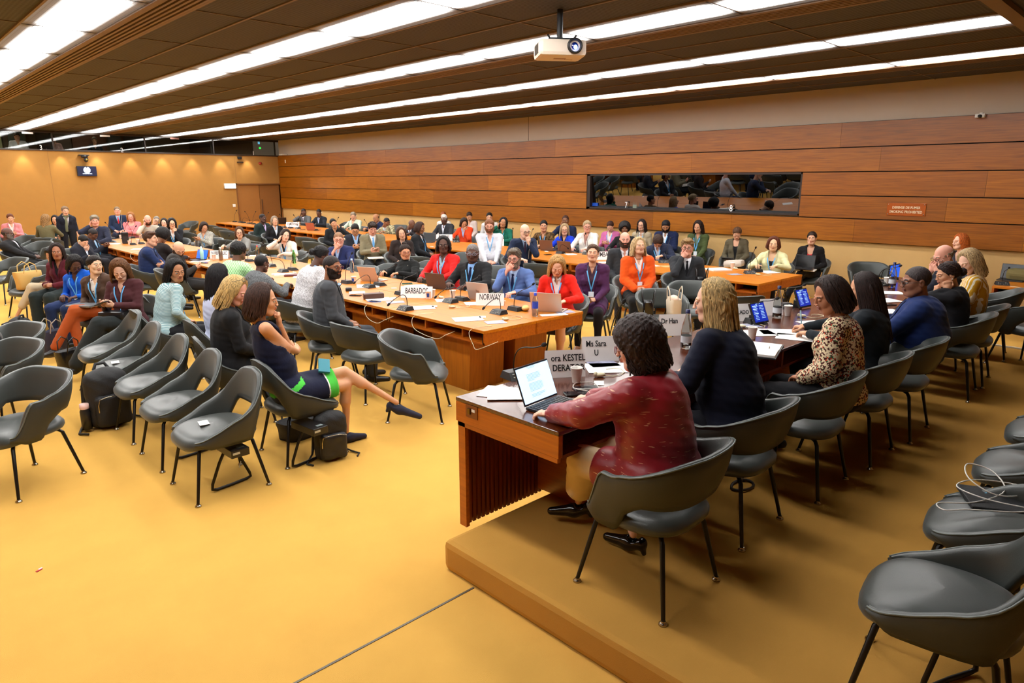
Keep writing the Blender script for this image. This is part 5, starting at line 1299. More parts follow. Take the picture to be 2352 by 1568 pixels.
pers('woman with long blonde hair in red blazer reading her laptop at the table end', 0, (5.95,5.396,1.289), 205, '2', 34, 0, False, PALE, ('long', (190, 148, 92), .30), dict(top='jacket', rgb=(224, 34, 20), inner=(226, 222, 222), skirt=True, legs=(24, 24, 28), hem=.95, lany=True), ('table', 'lap'), near=True, chl='armchair under the woman in the red blazer at the table end', fat=1.05, lean=.16)
pers('man in navy blazer and glasses holding a finger to his nose', 0, (6.1,10.674,1.293), 200, '-2', 10, 0, True, ROSY, ('buzz', (150, 110, 80)), dict(top='jacket', rgb=(34, 42, 84), inner=(160, 188, 226), legs=(30, 36, 60)), ('table', 'mouth'), near=False, chl='armchair under the man in the navy blazer', glasses=((80, 40, 34),), fat=1.2, extra=('phones',))
pers('woman with wavy dark hair in cream jacket resting her head on her hand', 0, (6.1,12.692,1.239), 205, '12', 8, -14, False, PALE, ('wavy', DBR, .20), dict(top='jacket', rgb=(218, 208, 192), inner=(30, 26, 26), collar=False, legs=(30, 30, 34), lany=True), ('table', 'ear'), near=False, chl='armchair under the woman in the cream jacket')
pers('woman with glasses and headset in grey blazer facing the camera', 0, (6.1,14.888,1.179), 200, '-4', 4, 0, False, FAIR, ('wavy', (86, 58, 40), .16), dict(top='jacket', rgb=(128, 126, 122), inner=(206, 190, 160), collar=False, legs=(30, 30, 34)), ('table', 'table'), chl='armchair under the woman in the grey blazer', glasses=G_BLK, extra=('phones',))
a = pers('woman in black and white houndstooth top looking at a phone', 0, (6.2,17.205,1.181), 205, '16', 28, 0, False, WARM, ('bob', DBR, .12), dict(top='sweater', rgb=(26, 26, 30), kind='houndstooth', neck='v', legs=(30, 30, 34), lany=True), ('phone', 'phone'), chl='armchair under the woman in the houndstooth top', extra=('phonesr',))
held(a, 'phone', 'phone in the hands of the woman in the houndstooth top', 'phone', (0, .37, .83), (.075, .15, .01), mat('phone_brown', (110, 70, 44), rough=.4), (20, 0, 0))
# --- visitors between the rows
a = pers('woman in long purple cardigan with blue lanyard and black tights', 0, (6.95,5.678,1.352), '-6', '-2', -6, 0, False, FAIR, ('updo', (92, 66, 48)), dict(top='coat', rgb=(74, 36, 74), inner=(72, 48, 62), collar=False, lany=True, skirt=True, legs=(74, 36, 74), tights=(22, 18, 22), vdepth=.40, shoe=(160, 110, 80)), ('clasp', 'clasp'), near=True, chl='armchair under the woman in the purple cardigan')
held(a, 'phone', 'phone on the lap of the woman in the purple cardigan', 'phone', (0, .37, .70), (.075, .15, .01), black, (10, 0, 30))
a = pers('woman with blonde bob in bright orange jacket looking up', 0, (8.1,5.774,1.361), '14', '24', -10, 0, False, FAIR, ('bob', (196, 164, 118), .15), dict(top='jacket', rgb=(226, 84, 20), inner=(236, 228, 222), collar=False, lany=True, legs=(26, 26, 28), vdepth=.24, puff=.02), ('clasp', 'clasp'), near=True, chl='armchair under the woman in the orange jacket', fat=1.15)
held(a, 'phone', 'orange phone held by the woman in the orange jacket', 'phone', (0, .38, .72), (.075, .15, .012), mat('phone_orange', (226, 96, 30), rough=.4), (10, 0, 60))
pers('bald bearded man in charcoal suit with open white collar', 0, (8.75,6.507,1.377), '10', '6', 4, 0, True, ROSY, ('none', DBR), dict(top='jacket', rgb=(48, 50, 54), inner=(226, 224, 228), legs=(40, 40, 44)), ('lap', 'lap'), near=True, chl='armchair under the bald bearded man', beard=(60, 40, 28), fat=1.08)
a = pers('man with sandy hair and thick glasses in black suit with fist at his mouth', 0, (8.85,5.441,1.325), '14', '-4', 6, 0, True, ROSY, ('quiff', (150, 118, 76)), dict(top='jacket', rgb=(44, 46, 50), inner=(232, 232, 236), tie=(20, 20, 24), legs=(36, 38, 42)), ('lap', 'mouth'), near=True, chl='armchair under the man with thick glasses', glasses=((50, 30, 20),), fat=1.1)
held(a, 'notebook', 'white notebook on the knee of the man with thick glasses', 'notebook', (.0, .38, .635), (.24, .30, .02), paper)
pers('bald man with glasses in navy suit leaning on his fist', 0, (8.75,8.729,1.401), '26', '22', 12, 0, True, PALE, ('none', (170, 140, 110)), dict(top='jacket', rgb=(32, 42, 66), inner=(170, 196, 226), tie=(60, 40, 60), legs=(30, 38, 66)), ('chin', 'table'), near=True, chl='armchair under the bald man with glasses', glasses=G_BLK, fat=1.15, lean=.2, extra=('phones', 'cord'))
pers('man with auburn beard and glasses in white shirt with lanyard', 0, (8.7,9.63,1.453), '6', '-2', 12, 0, True, ROSY, ('short', (134, 84, 54)), dict(top='shirt', rgb=(208, 210, 220), lany=True, legs=(56, 72, 110)), ('clasp', 'clasp'), near=True, chl='armchair under the man in the white shirt', glasses=((140, 110, 90),), beard=(130, 80, 50), fat=1.25)
a = pers('woman with twisted locs in black jacket sitting in profile', 0, (8.6,11.68,1.315), '66', '64', 14, 0, False, BROWN, ('locs', (60, 36, 28), .06), dict(top='jacket', rgb=(30, 32, 36), inner=(220, 214, 214), lany=True, legs=(40, 38, 52)), ('clasp', 'clasp'), near=True, chl='armchair under the woman with twisted locs', fat=1.15)
pers('woman with long brown hair in dark jacket holding a small phone', 0, (7.7,11.084,1.284), '10', '12', 8, 12, False, FAIR, ('long', BRN, .26), dict(top='jacket', rgb=(46, 36, 34), inner=(40, 36, 36), legs=(30, 30, 34), collar=False), ('phone', 'lap'), chl='armchair under the woman with long brown hair')
a = pers('man with dark hair in olive beige blazer looking at his phone', 0, (7.6,11.938,1.344), '8', '8', 26, 0, True, ROSY, ('quiff', DBR), dict(top='jacket', rgb=(124, 116, 92), inner=(226, 222, 218), tie=(100, 160, 214), legs=(36, 40, 44)), ('phone', 'phone'), near=True, chl='armchair under the man in the olive beige blazer', fat=1.1)
held(a, 'notebook', 'thin white notebook on the lap of the man in the olive beige blazer', 'notebook', (0, .30, .66), (.30, .22, .02), paper)
held(a, 'phone', 'phone held by the man in the olive beige blazer', 'phone', (0, .37, .83), (.075, .15, .01), mat('phone_tan', (150, 120, 84), rough=.4), (20, 0, 30))
pers('man with black hair and glasses in navy suit reading his phone', 0, (7.75,12.853,1.273), '4', '0', 32, 0, True, WARM, ('short', BLK), dict(top='jacket', rgb=(38, 40, 50), inner=(150, 184, 226), legs=(30, 30, 36)), ('phone', 'phone'), chl='armchair under the man with black hair and glasses', glasses=((90, 60, 40),))
# --- near side of the panelled-wall row
pers('man in dark green suit and lilac shirt in three-quarter view', 0, (8.25,18.463,1.282), '40', '48', 0, 0, True, DEEP, ('buzz', (30, 22, 22)), dict(top='jacket', rgb=(36, 48, 46), inner=(206, 188, 226), legs=(30, 36, 40)), ('lap', 'lap'), chl='armchair under the man in the dark green suit', fat=1.1)
pers('woman with grey shoulder length hair in black jacket', 0, (8.25,17.748,1.237), '20', '14', 0, 0, False, FAIR, ('long', (150, 134, 116), .14), dict(top='jacket', rgb=(26, 26, 30), inner=(200, 210, 224), legs=(26, 26, 30)), ('lap', 'lap'), chl='armchair under the woman with grey hair')
pers('woman with black hair in black jacket propping her cheek on her fist', 0, (8.6,15.262,1.26), '30', '12', 6, 16, False, WARM, ('updo', BLK), dict(top='jacket', rgb=(28, 30, 34), inner=(30, 30, 30), collar=False, legs=(26, 26, 30)), ('cheek', 'lap'), chl='armchair under the woman propping her cheek', extra=('phonesr',))
# --- far side of the panelled-wall row
FARX = 11.15
def far(label, px, dz=0, **k): pass
pers('man in grey suit resting his arm while sitting with a closed black folder', 0, (11.15,21.724,1.257), 195, '6', 6, 0, True, DARK, ('buzz', BLK), dict(top='jacket', rgb=(92, 94, 96), inner=(220, 216, 226), tie=(60, 50, 60), legs=(60, 60, 66)), ('table', 'ear'), chl='armchair under the man in the grey suit', fat=1.1)
pers('man in black suit and pale blue shirt listening through a headset', 0, (11.15,20.679,1.272), 195, '-24', 12, 0, True, DARK, ('buzz', BLK), dict(top='jacket', rgb=(34, 38, 46), inner=(180, 190, 220), legs=(30, 30, 36)), ('table', 'table'), chl='armchair under the man listening through a headset', extra=('phones',))
pers('man with grey hair in pale green shirt wearing a headset', 0, (11.15,18.556,1.24), 195, '-6', 20, 0, True, FAIR, ('short', (150, 136, 116)), dict(top='shirt', rgb=(190, 204, 184), legs=(50, 50, 60)), ('table', 'table'), chl='armchair under the man in the pale green shirt', extra=('phones',), fat=1.15)
pers('balding man in navy jacket in profile beside the pale wall', 0, (11.3,17.539,1.216), 195, '-50', 16, 0, True, TAN, ('fringe', DBR), dict(top='jacket', rgb=(32, 40, 70), inner=(150, 180, 220), legs=(30, 30, 40)), ('table', 'table'), chl='armchair under the balding man in the navy jacket')
pers('man with headset in sand camouflage jacket looking down', 0, (10.9,16.373,1.159), 195, '40', 26, 0, True, BROWN, ('buzz', BLK), dict(top='jacket', rgb=(176, 166, 130), kind='camo', inner=(180, 200, 210), legs=(60, 60, 50)), ('table', 'table'), chl='armchair under the man in the camouflage jacket', extra=('phones',), fat=1.1)
pers('bald man with headset in dark suit bowing his head', 0, (11,15.311,1.136), 195, '50', 28, 0, True, DARK, ('fringe', (90, 84, 80)), dict(top='jacket', rgb=(40, 36, 40), inner=(200, 206, 220), legs=(30, 30, 36)), ('table', 'table'), chl='armchair under the bald man with headset', extra=('phones',))
pers('man with white hair in dark suit and open white shirt', 0, (11.15,14.093,1.323), 190, '-4', 14, 0, True, DEEP, ('buzz', (200, 196, 190)), dict(top='jacket', rgb=(44, 46, 52), inner=(214, 220, 236), legs=(30, 30, 36)), ('table', 'table'), chl='armchair under the man with white hair', fat=1.15)
pers('woman in orange red jacket covering her face with her hand', 0, (11,13.11,1.265), 195, '10', 36, 0, False, WARM, ('long', DBR, .16), dict(top='jacket', rgb=(216, 64, 22), inner=(150, 180, 220), legs=(30, 30, 36), collar=False), ('mouth', 'table'), chl='armchair under the woman in the orange red jacket')
pers('woman with dark hair in emerald blazer holding a phone to her ear', 0, (11.1,11.798,1.32), 195, '-6', -4, -8, False, TAN, ('bob', BLK, .17), dict(top='jacket', rgb=(16, 92, 74), inner=(20, 110, 90), collar=False, lany=True, legs=(30, 30, 36)), ('table', 'ear'), chl='armchair under the woman in the emerald blazer', fat=1.15)
pers('man with short black hair in brown batik shirt behind an open laptop', 0, (11.1,10.487,1.311), 190, '-2', 4, 0, True, WARM, ('short', BLK), dict(top='shirt', rgb=(104, 78, 44), kind='camo', lany=True, legs=(30, 30, 36)), ('table', 'table'), near=True, chl='armchair under the man in the batik shirt')
pers('woman with straight blonde hair and glasses in royal blue jacket', 0, (11.05,9.822,1.257), 190, '0', 4, 0, False, FAIR, ('long', (176, 150, 112), .22), dict(top='jacket', rgb=(24, 60, 196), inner=(24, 24, 40), collar=False, legs=(30, 30, 36)), ('table', 'table'), near=True, chl='armchair under the woman in the royal blue jacket', glasses=((60, 40, 36),))
pers('woman with tied blonde hair and glasses in white blazer at the microphone', 0, (11.1,9.238,1.352), 190, '4', 8, 0, False, ROSY, ('updo', (184, 160, 124)), dict(top='jacket', rgb=(222, 214, 206), inner=(150, 110, 100), ikind='floral', collar=False, legs=(30, 30, 36)), ('table', 'table'), near=True, chl='armchair under the woman in the white blazer', glasses=((30, 24, 24),), fat=1.2)
pers('woman with black curls and glasses in black sweater partly hidden', 0, (11.4,8.496,1.317), 190, '2', 4, 0, False, BROWN, ('afro', BLK), dict(top='sweater', rgb=(26, 26, 28), legs=(26, 26, 30)), ('table', 'table'), chl='armchair under the woman with black curls', glasses=((150, 110, 80),), fat=1.15)
pers('person with dark brown hair in navy jacket bowed over the table', 0, (10.95,7.372,1.165), 190, '0', 58, 0, True, FAIR, ('curly', (60, 42, 34)), dict(top='jacket', rgb=(36, 42, 64), inner=(180, 190, 214), lany=True, legs=(30, 30, 36)), ('table', 'table'), near=True, chl='armchair under the person bowed over the table', fat=1.15, lean=.22)
pers('woman with short auburn hair in cream blazer at the end of the row', 0, (11.15,5.21,1.237), 190, '-2', 2, 0, False, (220, 176, 140), ('bob', (96, 48, 30), .07), dict(top='jacket', rgb=(214, 208, 160), inner=(26, 30, 36), ineck='scoop', collar=False, lany=True, legs=(26, 26, 30), vdepth=.3), ('table', 'table'), near=True, chl='armchair under the woman in the cream blazer', fat=1.12)
# --- along the panelled wall
WX = 12.4
pers('person with auburn hair in white top behind the man with white hair', 0, (12.35,15.647,1.307), 200, '-4', 6, 0, False, FAIR, ('short', RED), dict(top='sweater', rgb=(214, 208, 202), legs=(40, 40, 50)), ('lap', 'lap'), chl='armchair under the person with auburn hair')
pers('woman with short dark hair in white top looking down by the wall', 0, (12.35,14.491,1.33), 200, '4', 26, 0, False, WARM, ('updo', DBR), dict(top='sweater', rgb=(206, 190, 184), legs=(40, 40, 50)), ('lap', 'lap'), chl='armchair under the woman in the white top')
pers('person with cropped black hair in white shirt sitting against the wall', 0, (12.35,13.668,1.344), 200, '-2', 10, 0, True, FAIR, ('short', BLK), dict(top='shirt', rgb=(206, 204, 206), legs=(60, 80, 130)), ('lap', 'lap'), chl='armchair under the person with cropped black hair')
a = pers('man in navy suit raising a phone in front of him by the wall', 0, (12.3,10.911,1.371), 195, '-6', 6, 0, True, BROWN, ('buzz', (80, 50, 40)), dict(top='jacket', rgb=(30, 38, 66), inner=(160, 180, 214), legs=(30, 34, 50)), ('lap', 'cheek'), chl='armchair under the man raising a phone', fat=1.15)
pers('woman with dark hair in pink cardigan and white top looking down', 0, (12.4,9.644,1.276), 195, '-4', 32, 0, False, FAIR, ('updo', (66, 36, 28)), dict(top='cardigan', rgb=(190, 100, 150), inner=(222, 214, 208), collar=False, lany=True, legs=(150, 40, 60), vdepth=.4), ('phone', 'phone'), chl='armchair under the woman in the pink cardigan')
pers('woman with long dark hair and glasses in beige jacket wearing a headset', 0, (12.4,8.791,1.338), 195, '-20', 4, 0, False, FAIR, ('wavy', (44, 30, 28), .20), dict(top='jacket', rgb=(172, 156, 130), inner=(206, 200, 196), lany=True, legs=(150, 140, 120)), ('lap', 'lap'), near=True, chl='armchair under the woman in the beige jacket', glasses=((120, 70, 60),), extra=('phones',))
pers('man with black beard in navy blazer looking down by the wall', 0, (12.4,8.172,1.353), 195, '-8', 30, 0, True, TAN, ('short', (26, 24, 30)), dict(top='jacket', rgb=(26, 36, 70), inner=(222, 224, 230), lany=True, legs=(26, 30, 50)), ('phone', 'phone'), near=True, chl='armchair under the man with black beard', beard=(30, 22, 22), fat=1.15)
pers('woman with dark curly hair in olive green jacket with lanyard', 0, (12.4,7.407,1.366), 195, '-20', 14, 0, False, WARM, ('wavy', (44, 28, 24), .18), dict(top='jacket', rgb=(68, 80, 46), inner=(96, 120, 110), collar=False, lany=True, legs=(26, 26, 30)), ('clasp', 'clasp'), near=True, chl='armchair under the woman in the olive green jacket')
a = pers('woman with brown hair in grey cardigan and black top reading in her lap', 0, (12.35,6.517,1.288), 190, '2', 36, 0, False, FAIR, ('pony', (92, 62, 40), .16), dict(top='cardigan', rgb=(88, 80, 62), inner=(20, 20, 22), ineck='scoop', collar=False, legs=(40, 40, 44), vdepth=.42), ('lap', 'lap'), near=True, chl='armchair under the woman in the grey cardigan')
held(a, 'tablet', 'dark tablet on the lap of the woman in the grey cardigan', 'tablet', (.04, .33, .70), (.24, .17, .01), black, (20, 0, 0))
held(a, 'folded_coat', 'pale coat bundled on the knees of the woman in the grey cardigan', 'coat', (-.10, .42, .63), (.36, .24, .13), mat('coat_pale', (206, 194, 182), rough=.9, bump=.6, bscale=24), (0, 6, 0), .055)
a = pers('woman with cropped dark hair in black cardigan over red top by the wall', 0, (12.3,5.054,1.282), 190, '-6', 2, 0, False, FAIR, ('short', DBR), dict(top='cardigan', rgb=(24, 22, 24), inner=(176, 24, 34), ineck='scoop', collar=False, legs=(28, 26, 30), vdepth=.36), ('lap', 'lap'), 'cross', near=True, chl='armchair under the woman in the black cardigan')
M_ = a.location.copy(); laptop(M_.x-.36, M_.y-.06, .66, 10, 'black laptop balanced on the knees of the woman in the black cardigan', ('ink', (26, 22, 24), False), ang=100)
held(a, 'newspaper', 'folded newspaper under the laptop of the woman in the black cardigan', 'newspaper', (0, .36, .635), (.36, .26, .018), paper, (0, 0, 4))
# --- far left corner of the hall
a = pers('woman in pink jacket holding a dark cup against the end wall', 0, (3.125,22.568,1.31), 262, '6', 14, 0, False, FAIR, ('updo', (110, 60, 36)), dict(top='jacket', rgb=(214, 132, 136), inner=(226, 214, 206), collar=False, legs=(26, 26, 34)), ('phone', 'lap'), chl='armchair under the woman in the pink jacket', extra=('phones',))
pers('bald man in black suit reclining in profile at the left edge', 0, (2.257,16.884,1.25), '66', '74', 4, 0, True, DEEP, ('fringe', (60, 56, 54)), dict(top='jacket', rgb=(32, 32, 34), inner=(222, 216, 226), legs=(30, 30, 32)), ('clasp', 'clasp'), 'fwd', near=True, chl='armchair under the bald man in the black suit', lean=-.18, fat=1.1, beard=(110, 104, 100))
pers('woman with long blonde hair and olive jacket seen from behind', 0, (3.575,20.565,1.34), '160', '150', 10, 0, False, FAIR, ('wavy', (150, 112, 66), .30), dict(top='jacket', rgb=(104, 96, 66), inner=(60, 60, 50), legs=(30, 30, 34)), ('table', 'table'), chl='armchair under the woman in the olive jacket')
pers('woman with dark hair facing the camera beside the blonde woman', 0, (4.18,22.826,1.22), '0', '-14', 6, 0, False, WARM, ('long', BLK, .16), dict(top='sweater', rgb=(24, 48, 48), legs=(30, 30, 34)), ('lap', 'lap'), chl='armchair under the woman beside the blonde woman')
pers('woman standing in black blazer with patterned green scarf and round badge', 0, (4.05, 20.75, 1.53), '6', '10', 8, 0, False, FAIR, ('updo', (140, 112, 84)), dict(top='jacket', rgb=(28, 30, 42), inner=(214, 206, 206), collar=False, legs=(28, 28, 34), lany=False), ('hang', 'hang'), 'stand', near=True, scarf=(108, 112, 88), lean=.10)
pers('man with thick grey hair in dark navy suit holding a hand to his ear', 0, (4.1,18.155,1.384), '-24', '2', 8, 0, True, ROSY, ('quiff', (150, 142, 124)), dict(top='jacket', rgb=(38, 42, 60), inner=(60, 70, 90), legs=(34, 38, 50)), ('table', 'ear'), near=True, chl='armchair under the man with thick grey hair', fat=1.2)
pers('man with headset in black suit bent forwards over his phone', 0, (3.75,16.903,1.163), '60', '56', 36, 0, True, DARK, ('buzz', (40, 34, 34)), dict(top='jacket', rgb=(34, 36, 48), inner=(170, 200, 226), legs=(30, 30, 36), lany=True), ('phone', 'phone'), near=False, chl='armchair under the man bent over his phone', fat=1.1)
pers('person with black hair and green earpiece looking down with hand on face', 0, (3.45,16.409,1.066), '50', '40', 40, 0, True, PALE, ('short', BLK), dict(top='jacket', rgb=(32, 34, 44), inner=(206, 216, 232), legs=(30, 30, 36)), ('mouth', 'lap'), near=False, chl='armchair under the person with green earpiece', extra=('phonesr',))
pers('man with greying hair in navy suit and red tie at the end wall', 0, (6.172,24.401,1.37), 250, '2', 4, 0, True, ROSY, ('short', (140, 120, 96)), dict(top='jacket', rgb=(34, 48, 78), inner=(160, 196, 232), tie=(190, 40, 50), legs=(30, 36, 56)), ('lap', 'lap'), chl='armchair under the man with the red tie', extra=('phones', 'cord'), fat=1.1)
pers('woman with reddish blonde hair in pink blouse with crossed arms', 0, (5.678,21.193,1.31), 240, '-4', 14, 0, False, ROSY, ('wavy', (176, 116, 66), .16), dict(top='shirt', rgb=(224, 124, 126), neck='scoop', legs=(40, 40, 50)), ('cross', 'cross'), chl='armchair under the woman in the pink blouse', fat=1.25)
pers('bald man with long brown beard in light grey sweater', 0, (5.408,18.774,1.33), 235, '4', 14, 0, True, ROSY, ('none', DBR), dict(top='sweater', rgb=(176, 168, 152), neck='crew', legs=(40, 40, 50)), ('table', 'cheek'), chl='armchair under the bald man in the grey sweater', beard=(70, 44, 32), extra=('phonesr',))
pers('man with cropped grey hair and glasses tilting his head', 0, (6.148,20.583,1.22), 235, '10', 10, -20, True, FAIR, ('buzz', (140, 132, 122)), dict(top='jacket', rgb=(44, 44, 50), inner=(180, 180, 190), legs=(40, 40, 50)), ('table', 'table'), chl='armchair under the man tilting his head', glasses=G_BLK)
pers('woman with long dark hair peering out behind her neighbour in black', 0, (6.101,19.799,1.18), 235, '-10', 4, 0, False, PALE, ('long', (36, 26, 26), .18), dict(top='sweater', rgb=(36, 30, 34), legs=(40, 40, 50)), ('lap', 'lap'), chl='armchair under the woman peering out')
pers('woman with black bob and fringe in black blazer with hand on her chin', 0, (5.608,17.627,1.28), 235, '4', 10, 0, False, (216, 172, 140), ('bob', (20, 18, 22), .12), dict(top='jacket', rgb=(26, 26, 30), inner=(206, 200, 196), lany=True, legs=(30, 30, 34)), ('chin', 'lap'), chl='armchair under the woman with black bob', glasses=G_BLK)
# --- speakers on the podium
Y9 = 1.95
pers('woman with short dark curls in crimson silk jacket working at a tablet', 0, (2.727,1.93,1.469), 92, 118, 12, 0, False, PALE, ('curlymid', (46, 30, 26), .12), dict(top='coat', rgb=(140, 18, 32), kind='silk', inner=(140, 60, 60), collar=False, legs=(214, 190, 150), crop=.62, wide=.03, shoe=(14, 12, 14), gloss=.12, heel=True, puff=.018), (((2.50, 2.27, .965), (-.35, .9, -.05), (0, 0, -1), 'relax', (-.9, -.2, -.3)), ((2.86, 2.30, .965), (-.5, .8, -.05), (0, 0, -1), 'relax', (.9, -.4, -.4))), {-1: ((-.10, .40, .52), (.10, .58, .15), (.03, .70, .08)), 1: ((.13, .40, .51), (.06, .17, .11), (.05, .31, .05))}, z0=.18, near=True, chp=(2.625, 1.735, 92), chl='armchair under the woman in the crimson jacket', glasses=((130, 60, 70),), fat=1.3, lean=.16, hs=1.04)
pers('woman with long blonde hair in navy jacket sitting at the speakers desk', 0, (3.604,2.03,1.579), 92, 118, 6, 0, False, PALE, ('wavy', (206, 174, 118), .36), dict(top='jacket', rgb=(20, 24, 42), inner=(40, 40, 60), legs=(22, 24, 34), puff=.012), ('table', 'table'), z0=.18, near=True, chp=(3.48, 1.80, 92), chl='armchair under the woman with long blonde hair', lean=.20, fat=1.32, hs=1.06)
pers('woman with gold hoop earrings in leopard patterned blouse, hands in her lap', 0, (4.706,1.78,1.512), 98, 136, 20, 0, False, (176, 116, 84), ('bob', (46, 30, 26), .10), dict(top='shirt', rgb=(222, 200, 164), kind='leopard', legs=(24, 24, 28), puff=.02, neck='crew'), ('lap', 'lap'), z0=.18, near=True, chp=(4.34, 1.74, 92), chl='armchair under the woman in the leopard blouse', lean=.12, extra=('earring',), fat=1.22, hs=1.04)
pers('woman with very long dark hair in black top seen from behind', 0, (5.509,1.84,1.461), 95, 110, 14, 0, False, WARM, ('long', (44, 30, 28), .42), dict(top='sweater', rgb=(24, 30, 36), legs=(24, 24, 28)), ('table', ((5.55, 2.28, .975), (-.2, 1, -.1), (0, 0, -1), 'grip', (1, -.4, -.4))), z0=.18, near=True, chp=(5.13, 1.70, 92), chl='armchair under the woman with very long dark hair', fat=1.2)
pers('heavyset man with glasses in navy blue suit sitting in profile', 0, (6.383,1.72,1.457), 96, 128, 6, 0, True, (134, 86, 62), ('buzz', (56, 46, 46)), dict(top='jacket', rgb=(26, 44, 92), inner=(196, 190, 224), legs=(26, 36, 70)), ('table', 'table'), z0=.18, near=True, chp=(5.86, 1.66, 92), chl='armchair under the heavyset man in navy', glasses=((60, 40, 30),), fat=1.5, lean=.05, hs=1.06)
pers('woman with dark hair in a low bun and glasses on her head', 0, (7.328,1.72,1.418), 96, 128, 14, 0, False, WARM, ('bun', (46, 30, 28)), dict(top='sweater', rgb=(22, 22, 26), neck='v', legs=(22, 22, 26)), ('cheek', 'chin'), z0=.18, near=True, chl='armchair under the woman with the low bun', glasses=((120, 80, 60), 1), extra=('stud',), lean=.1)
pers('bald man with glasses resting his hands at his mouth', 0, (8.462,2.05,1.482), 96, 140, 22, 0, True, ROSY, ('fringe', (170, 150, 130)), dict(top='jacket', rgb=(30, 32, 44), inner=(220, 220, 230), legs=(26, 26, 34)), ('mouth', 'mouth'), z0=.18, near=True, chl='armchair under the bald man resting his hands', glasses=((90, 50, 40),))
pers('woman with blonde hair in mustard yellow striped shirt', 0, (7.941,1.7,1.486), 96, 150, 24, 0, False, PALE, ('bob', (190, 160, 116), .17), dict(top='shirt', rgb=(202, 150, 36), kind='stripe', sleeve='short', legs=(28, 26, 30), wide=.04, neck='v'), ('lap', 'lap'), z0=.18, near=True, chl='armchair under the woman in the striped shirt', fat=1.12)
pers('woman with copper red hair in profile beyond the podium', 0, (12.279,2.78,1.36), 170, 138, 0, 0, False, PALE, ('bob', (190, 96, 36), .12), dict(top='sweater', rgb=(60, 60, 70), legs=(40, 40, 50)), ('lap', 'lap'), near=True, chl='armchair under the woman with copper red hair')
# --- people in the interpreters' booths
for (lb, px, hm, sk_, cl, wx) in (('interpreter in white shirt inside the booth left of numeral 3', 38, ('short', BLK), WARM, (214, 210, 206), 0), ('interpreter in pale pink top inside the booth right of numeral 3', 122, ('updo', DBR), FAIR, (200, 160, 150), 0), ('interpreter with grey hair in black inside the booth near numeral 2', 216, ('short', GRY), FAIR, (30, 32, 36), 0)):
    q = {38: (4.424,28,3.691), 122: (5.439,28,3.653), 216: (6.657,28,3.648)}[px]
    pers(lb, 0, (q[0], q[1], q[2]+.02), '4', '2', 24, 0, px == 38, sk_, hm, dict(top='shirt', rgb=cl, legs=(30, 30, 34)), ('lap', 'lap'), z0=2.43, sk=q[2]-1.24+.46-2.43)

# ================================================================ EMPTY CHAIRS
for i, lb in enumerate(('empty side chair nearest the camera with a white card on its seat', 'second empty side chair from the row end', 'third empty side chair from the row end beside the black backpack', 'fourth empty side chair from the row end with a white card on it')):
    chair(1.650+.012*i, 4.77+.765*i, 180, lb, 'side')
chair(1.74, 7.86, 180, 'empty side chair right of the woman in the maroon blouse', 'side')
chair(3.61, 5.00, -47, 'free armchair turned sideways at the open end of the table row')
chair(3.62, 5.86, 4, 'empty armchair tucked under the table end behind the free armchair')
chair(.64, 5.79, 208, 'large empty armchair in the left foreground cut by the picture edge')
chair(.70, 7.10, 205, 'empty armchair behind the large one at the left edge')
chair(.86, 7.95, 205, 'armchair holding a grey backpack at the left edge')
chair(2.72, 9.05, 0, 'empty side chair behind the woman in the teal blouse', 'side'); chair(2.78, 9.9, 0, 'empty side chair behind the woman with braids', 'side')
chair(1.95, 13.3, 200, 'chair with a tan bag behind the person in beige trousers'); chair(2.25, 14.2, 205, 'empty chair left of the reclining bald man')
chair(1.9, 15.2, 205, 'empty armchair beside the chair with the tan bag')
for i, (px, x_, y_) in enumerate(((0, 3.0, 19.0), (0, 3.2, 20.2), (0, 3.1, 21.4), (0, 4.3, 22.9), (0, 3.6, 17.6))):
    chair(x_, y_, 215, ['empty armchair behind the reclining bald man', 'empty armchair next to the standing woman', 'empty armchair near the woman in pink', 'empty armchair before the blonde woman seen from behind', 'empty armchair left of the man bent over his phone'][i])
for i, q in enumerate(((8.433,25.231,0.8), (6.821,19.977,0.8), (8.507,22.749,0.8), (8.215,21.223,0.8), (7.819,19.742,0.8), (7.731,18.185,0.8), (6.894,15.713,0.8), (6.919,15.033,0.8), (6.608,16.683,0.8), (6.943,16.36,0.8), (8.339,16.14,0.8), (7.839,14.801,0.8), (12.178,20.892,0.8), (5.7,9.615,0.8), (6.225,9.511,0.8), (12.457,18.311,0.8))):
    lb = ('empty grey armchair against the end wall by the woman with the bob', 'empty chair behind the houndstooth woman at left', 'first empty chair along the far table by the door', 'second empty chair along the far table by the door', 'third empty chair along the far table by the door', 'empty chair left of the man in dark green suit', 'empty chair between the grey blazer and cream jacket', 'empty chair directly left of the cream jacket woman', 'empty chair just behind the woman in grey blazer', 'empty chair right of the woman in grey blazer', 'empty chair in front of the woman propping her cheek', 'empty chair right in front of the wall row by the cream jacket', 'empty chair beside the man in the pale green shirt', 'empty armchair behind the open silver laptop', 'empty armchair between the silver laptop and the turtleneck', 'empty armchair left of the bald man with headset')[i]
    chair(q[0]+.1, q[1]+.05, 205 if i in (0, 12, 13, 14, 15) else 20, lb)
for i, q in enumerate(((7.711,10.559,0.8), (7.042,9.412,0.8), (8.417,10.101,0.8), (7.336,8.036,0.8), (7.951,8.357,0.8), (8.565,8.124,0.8))):
    lb = ('empty chair behind the turtleneck woman', 'empty chair between the turtleneck and the red blazer', 'empty chair behind the man with blue glinting glasses', 'empty chair just right of the black suited man', 'empty chair in front of the man in the white shirt', 'empty chair behind the blonde woman in the red blazer')[i]
    chair(q[0]+.05, q[1], (30, 210, 210, 210, 20, 20)[i], lb)
chair(7.25, 4.75, 232, 'armchair holding a cream tote and a black handbag')
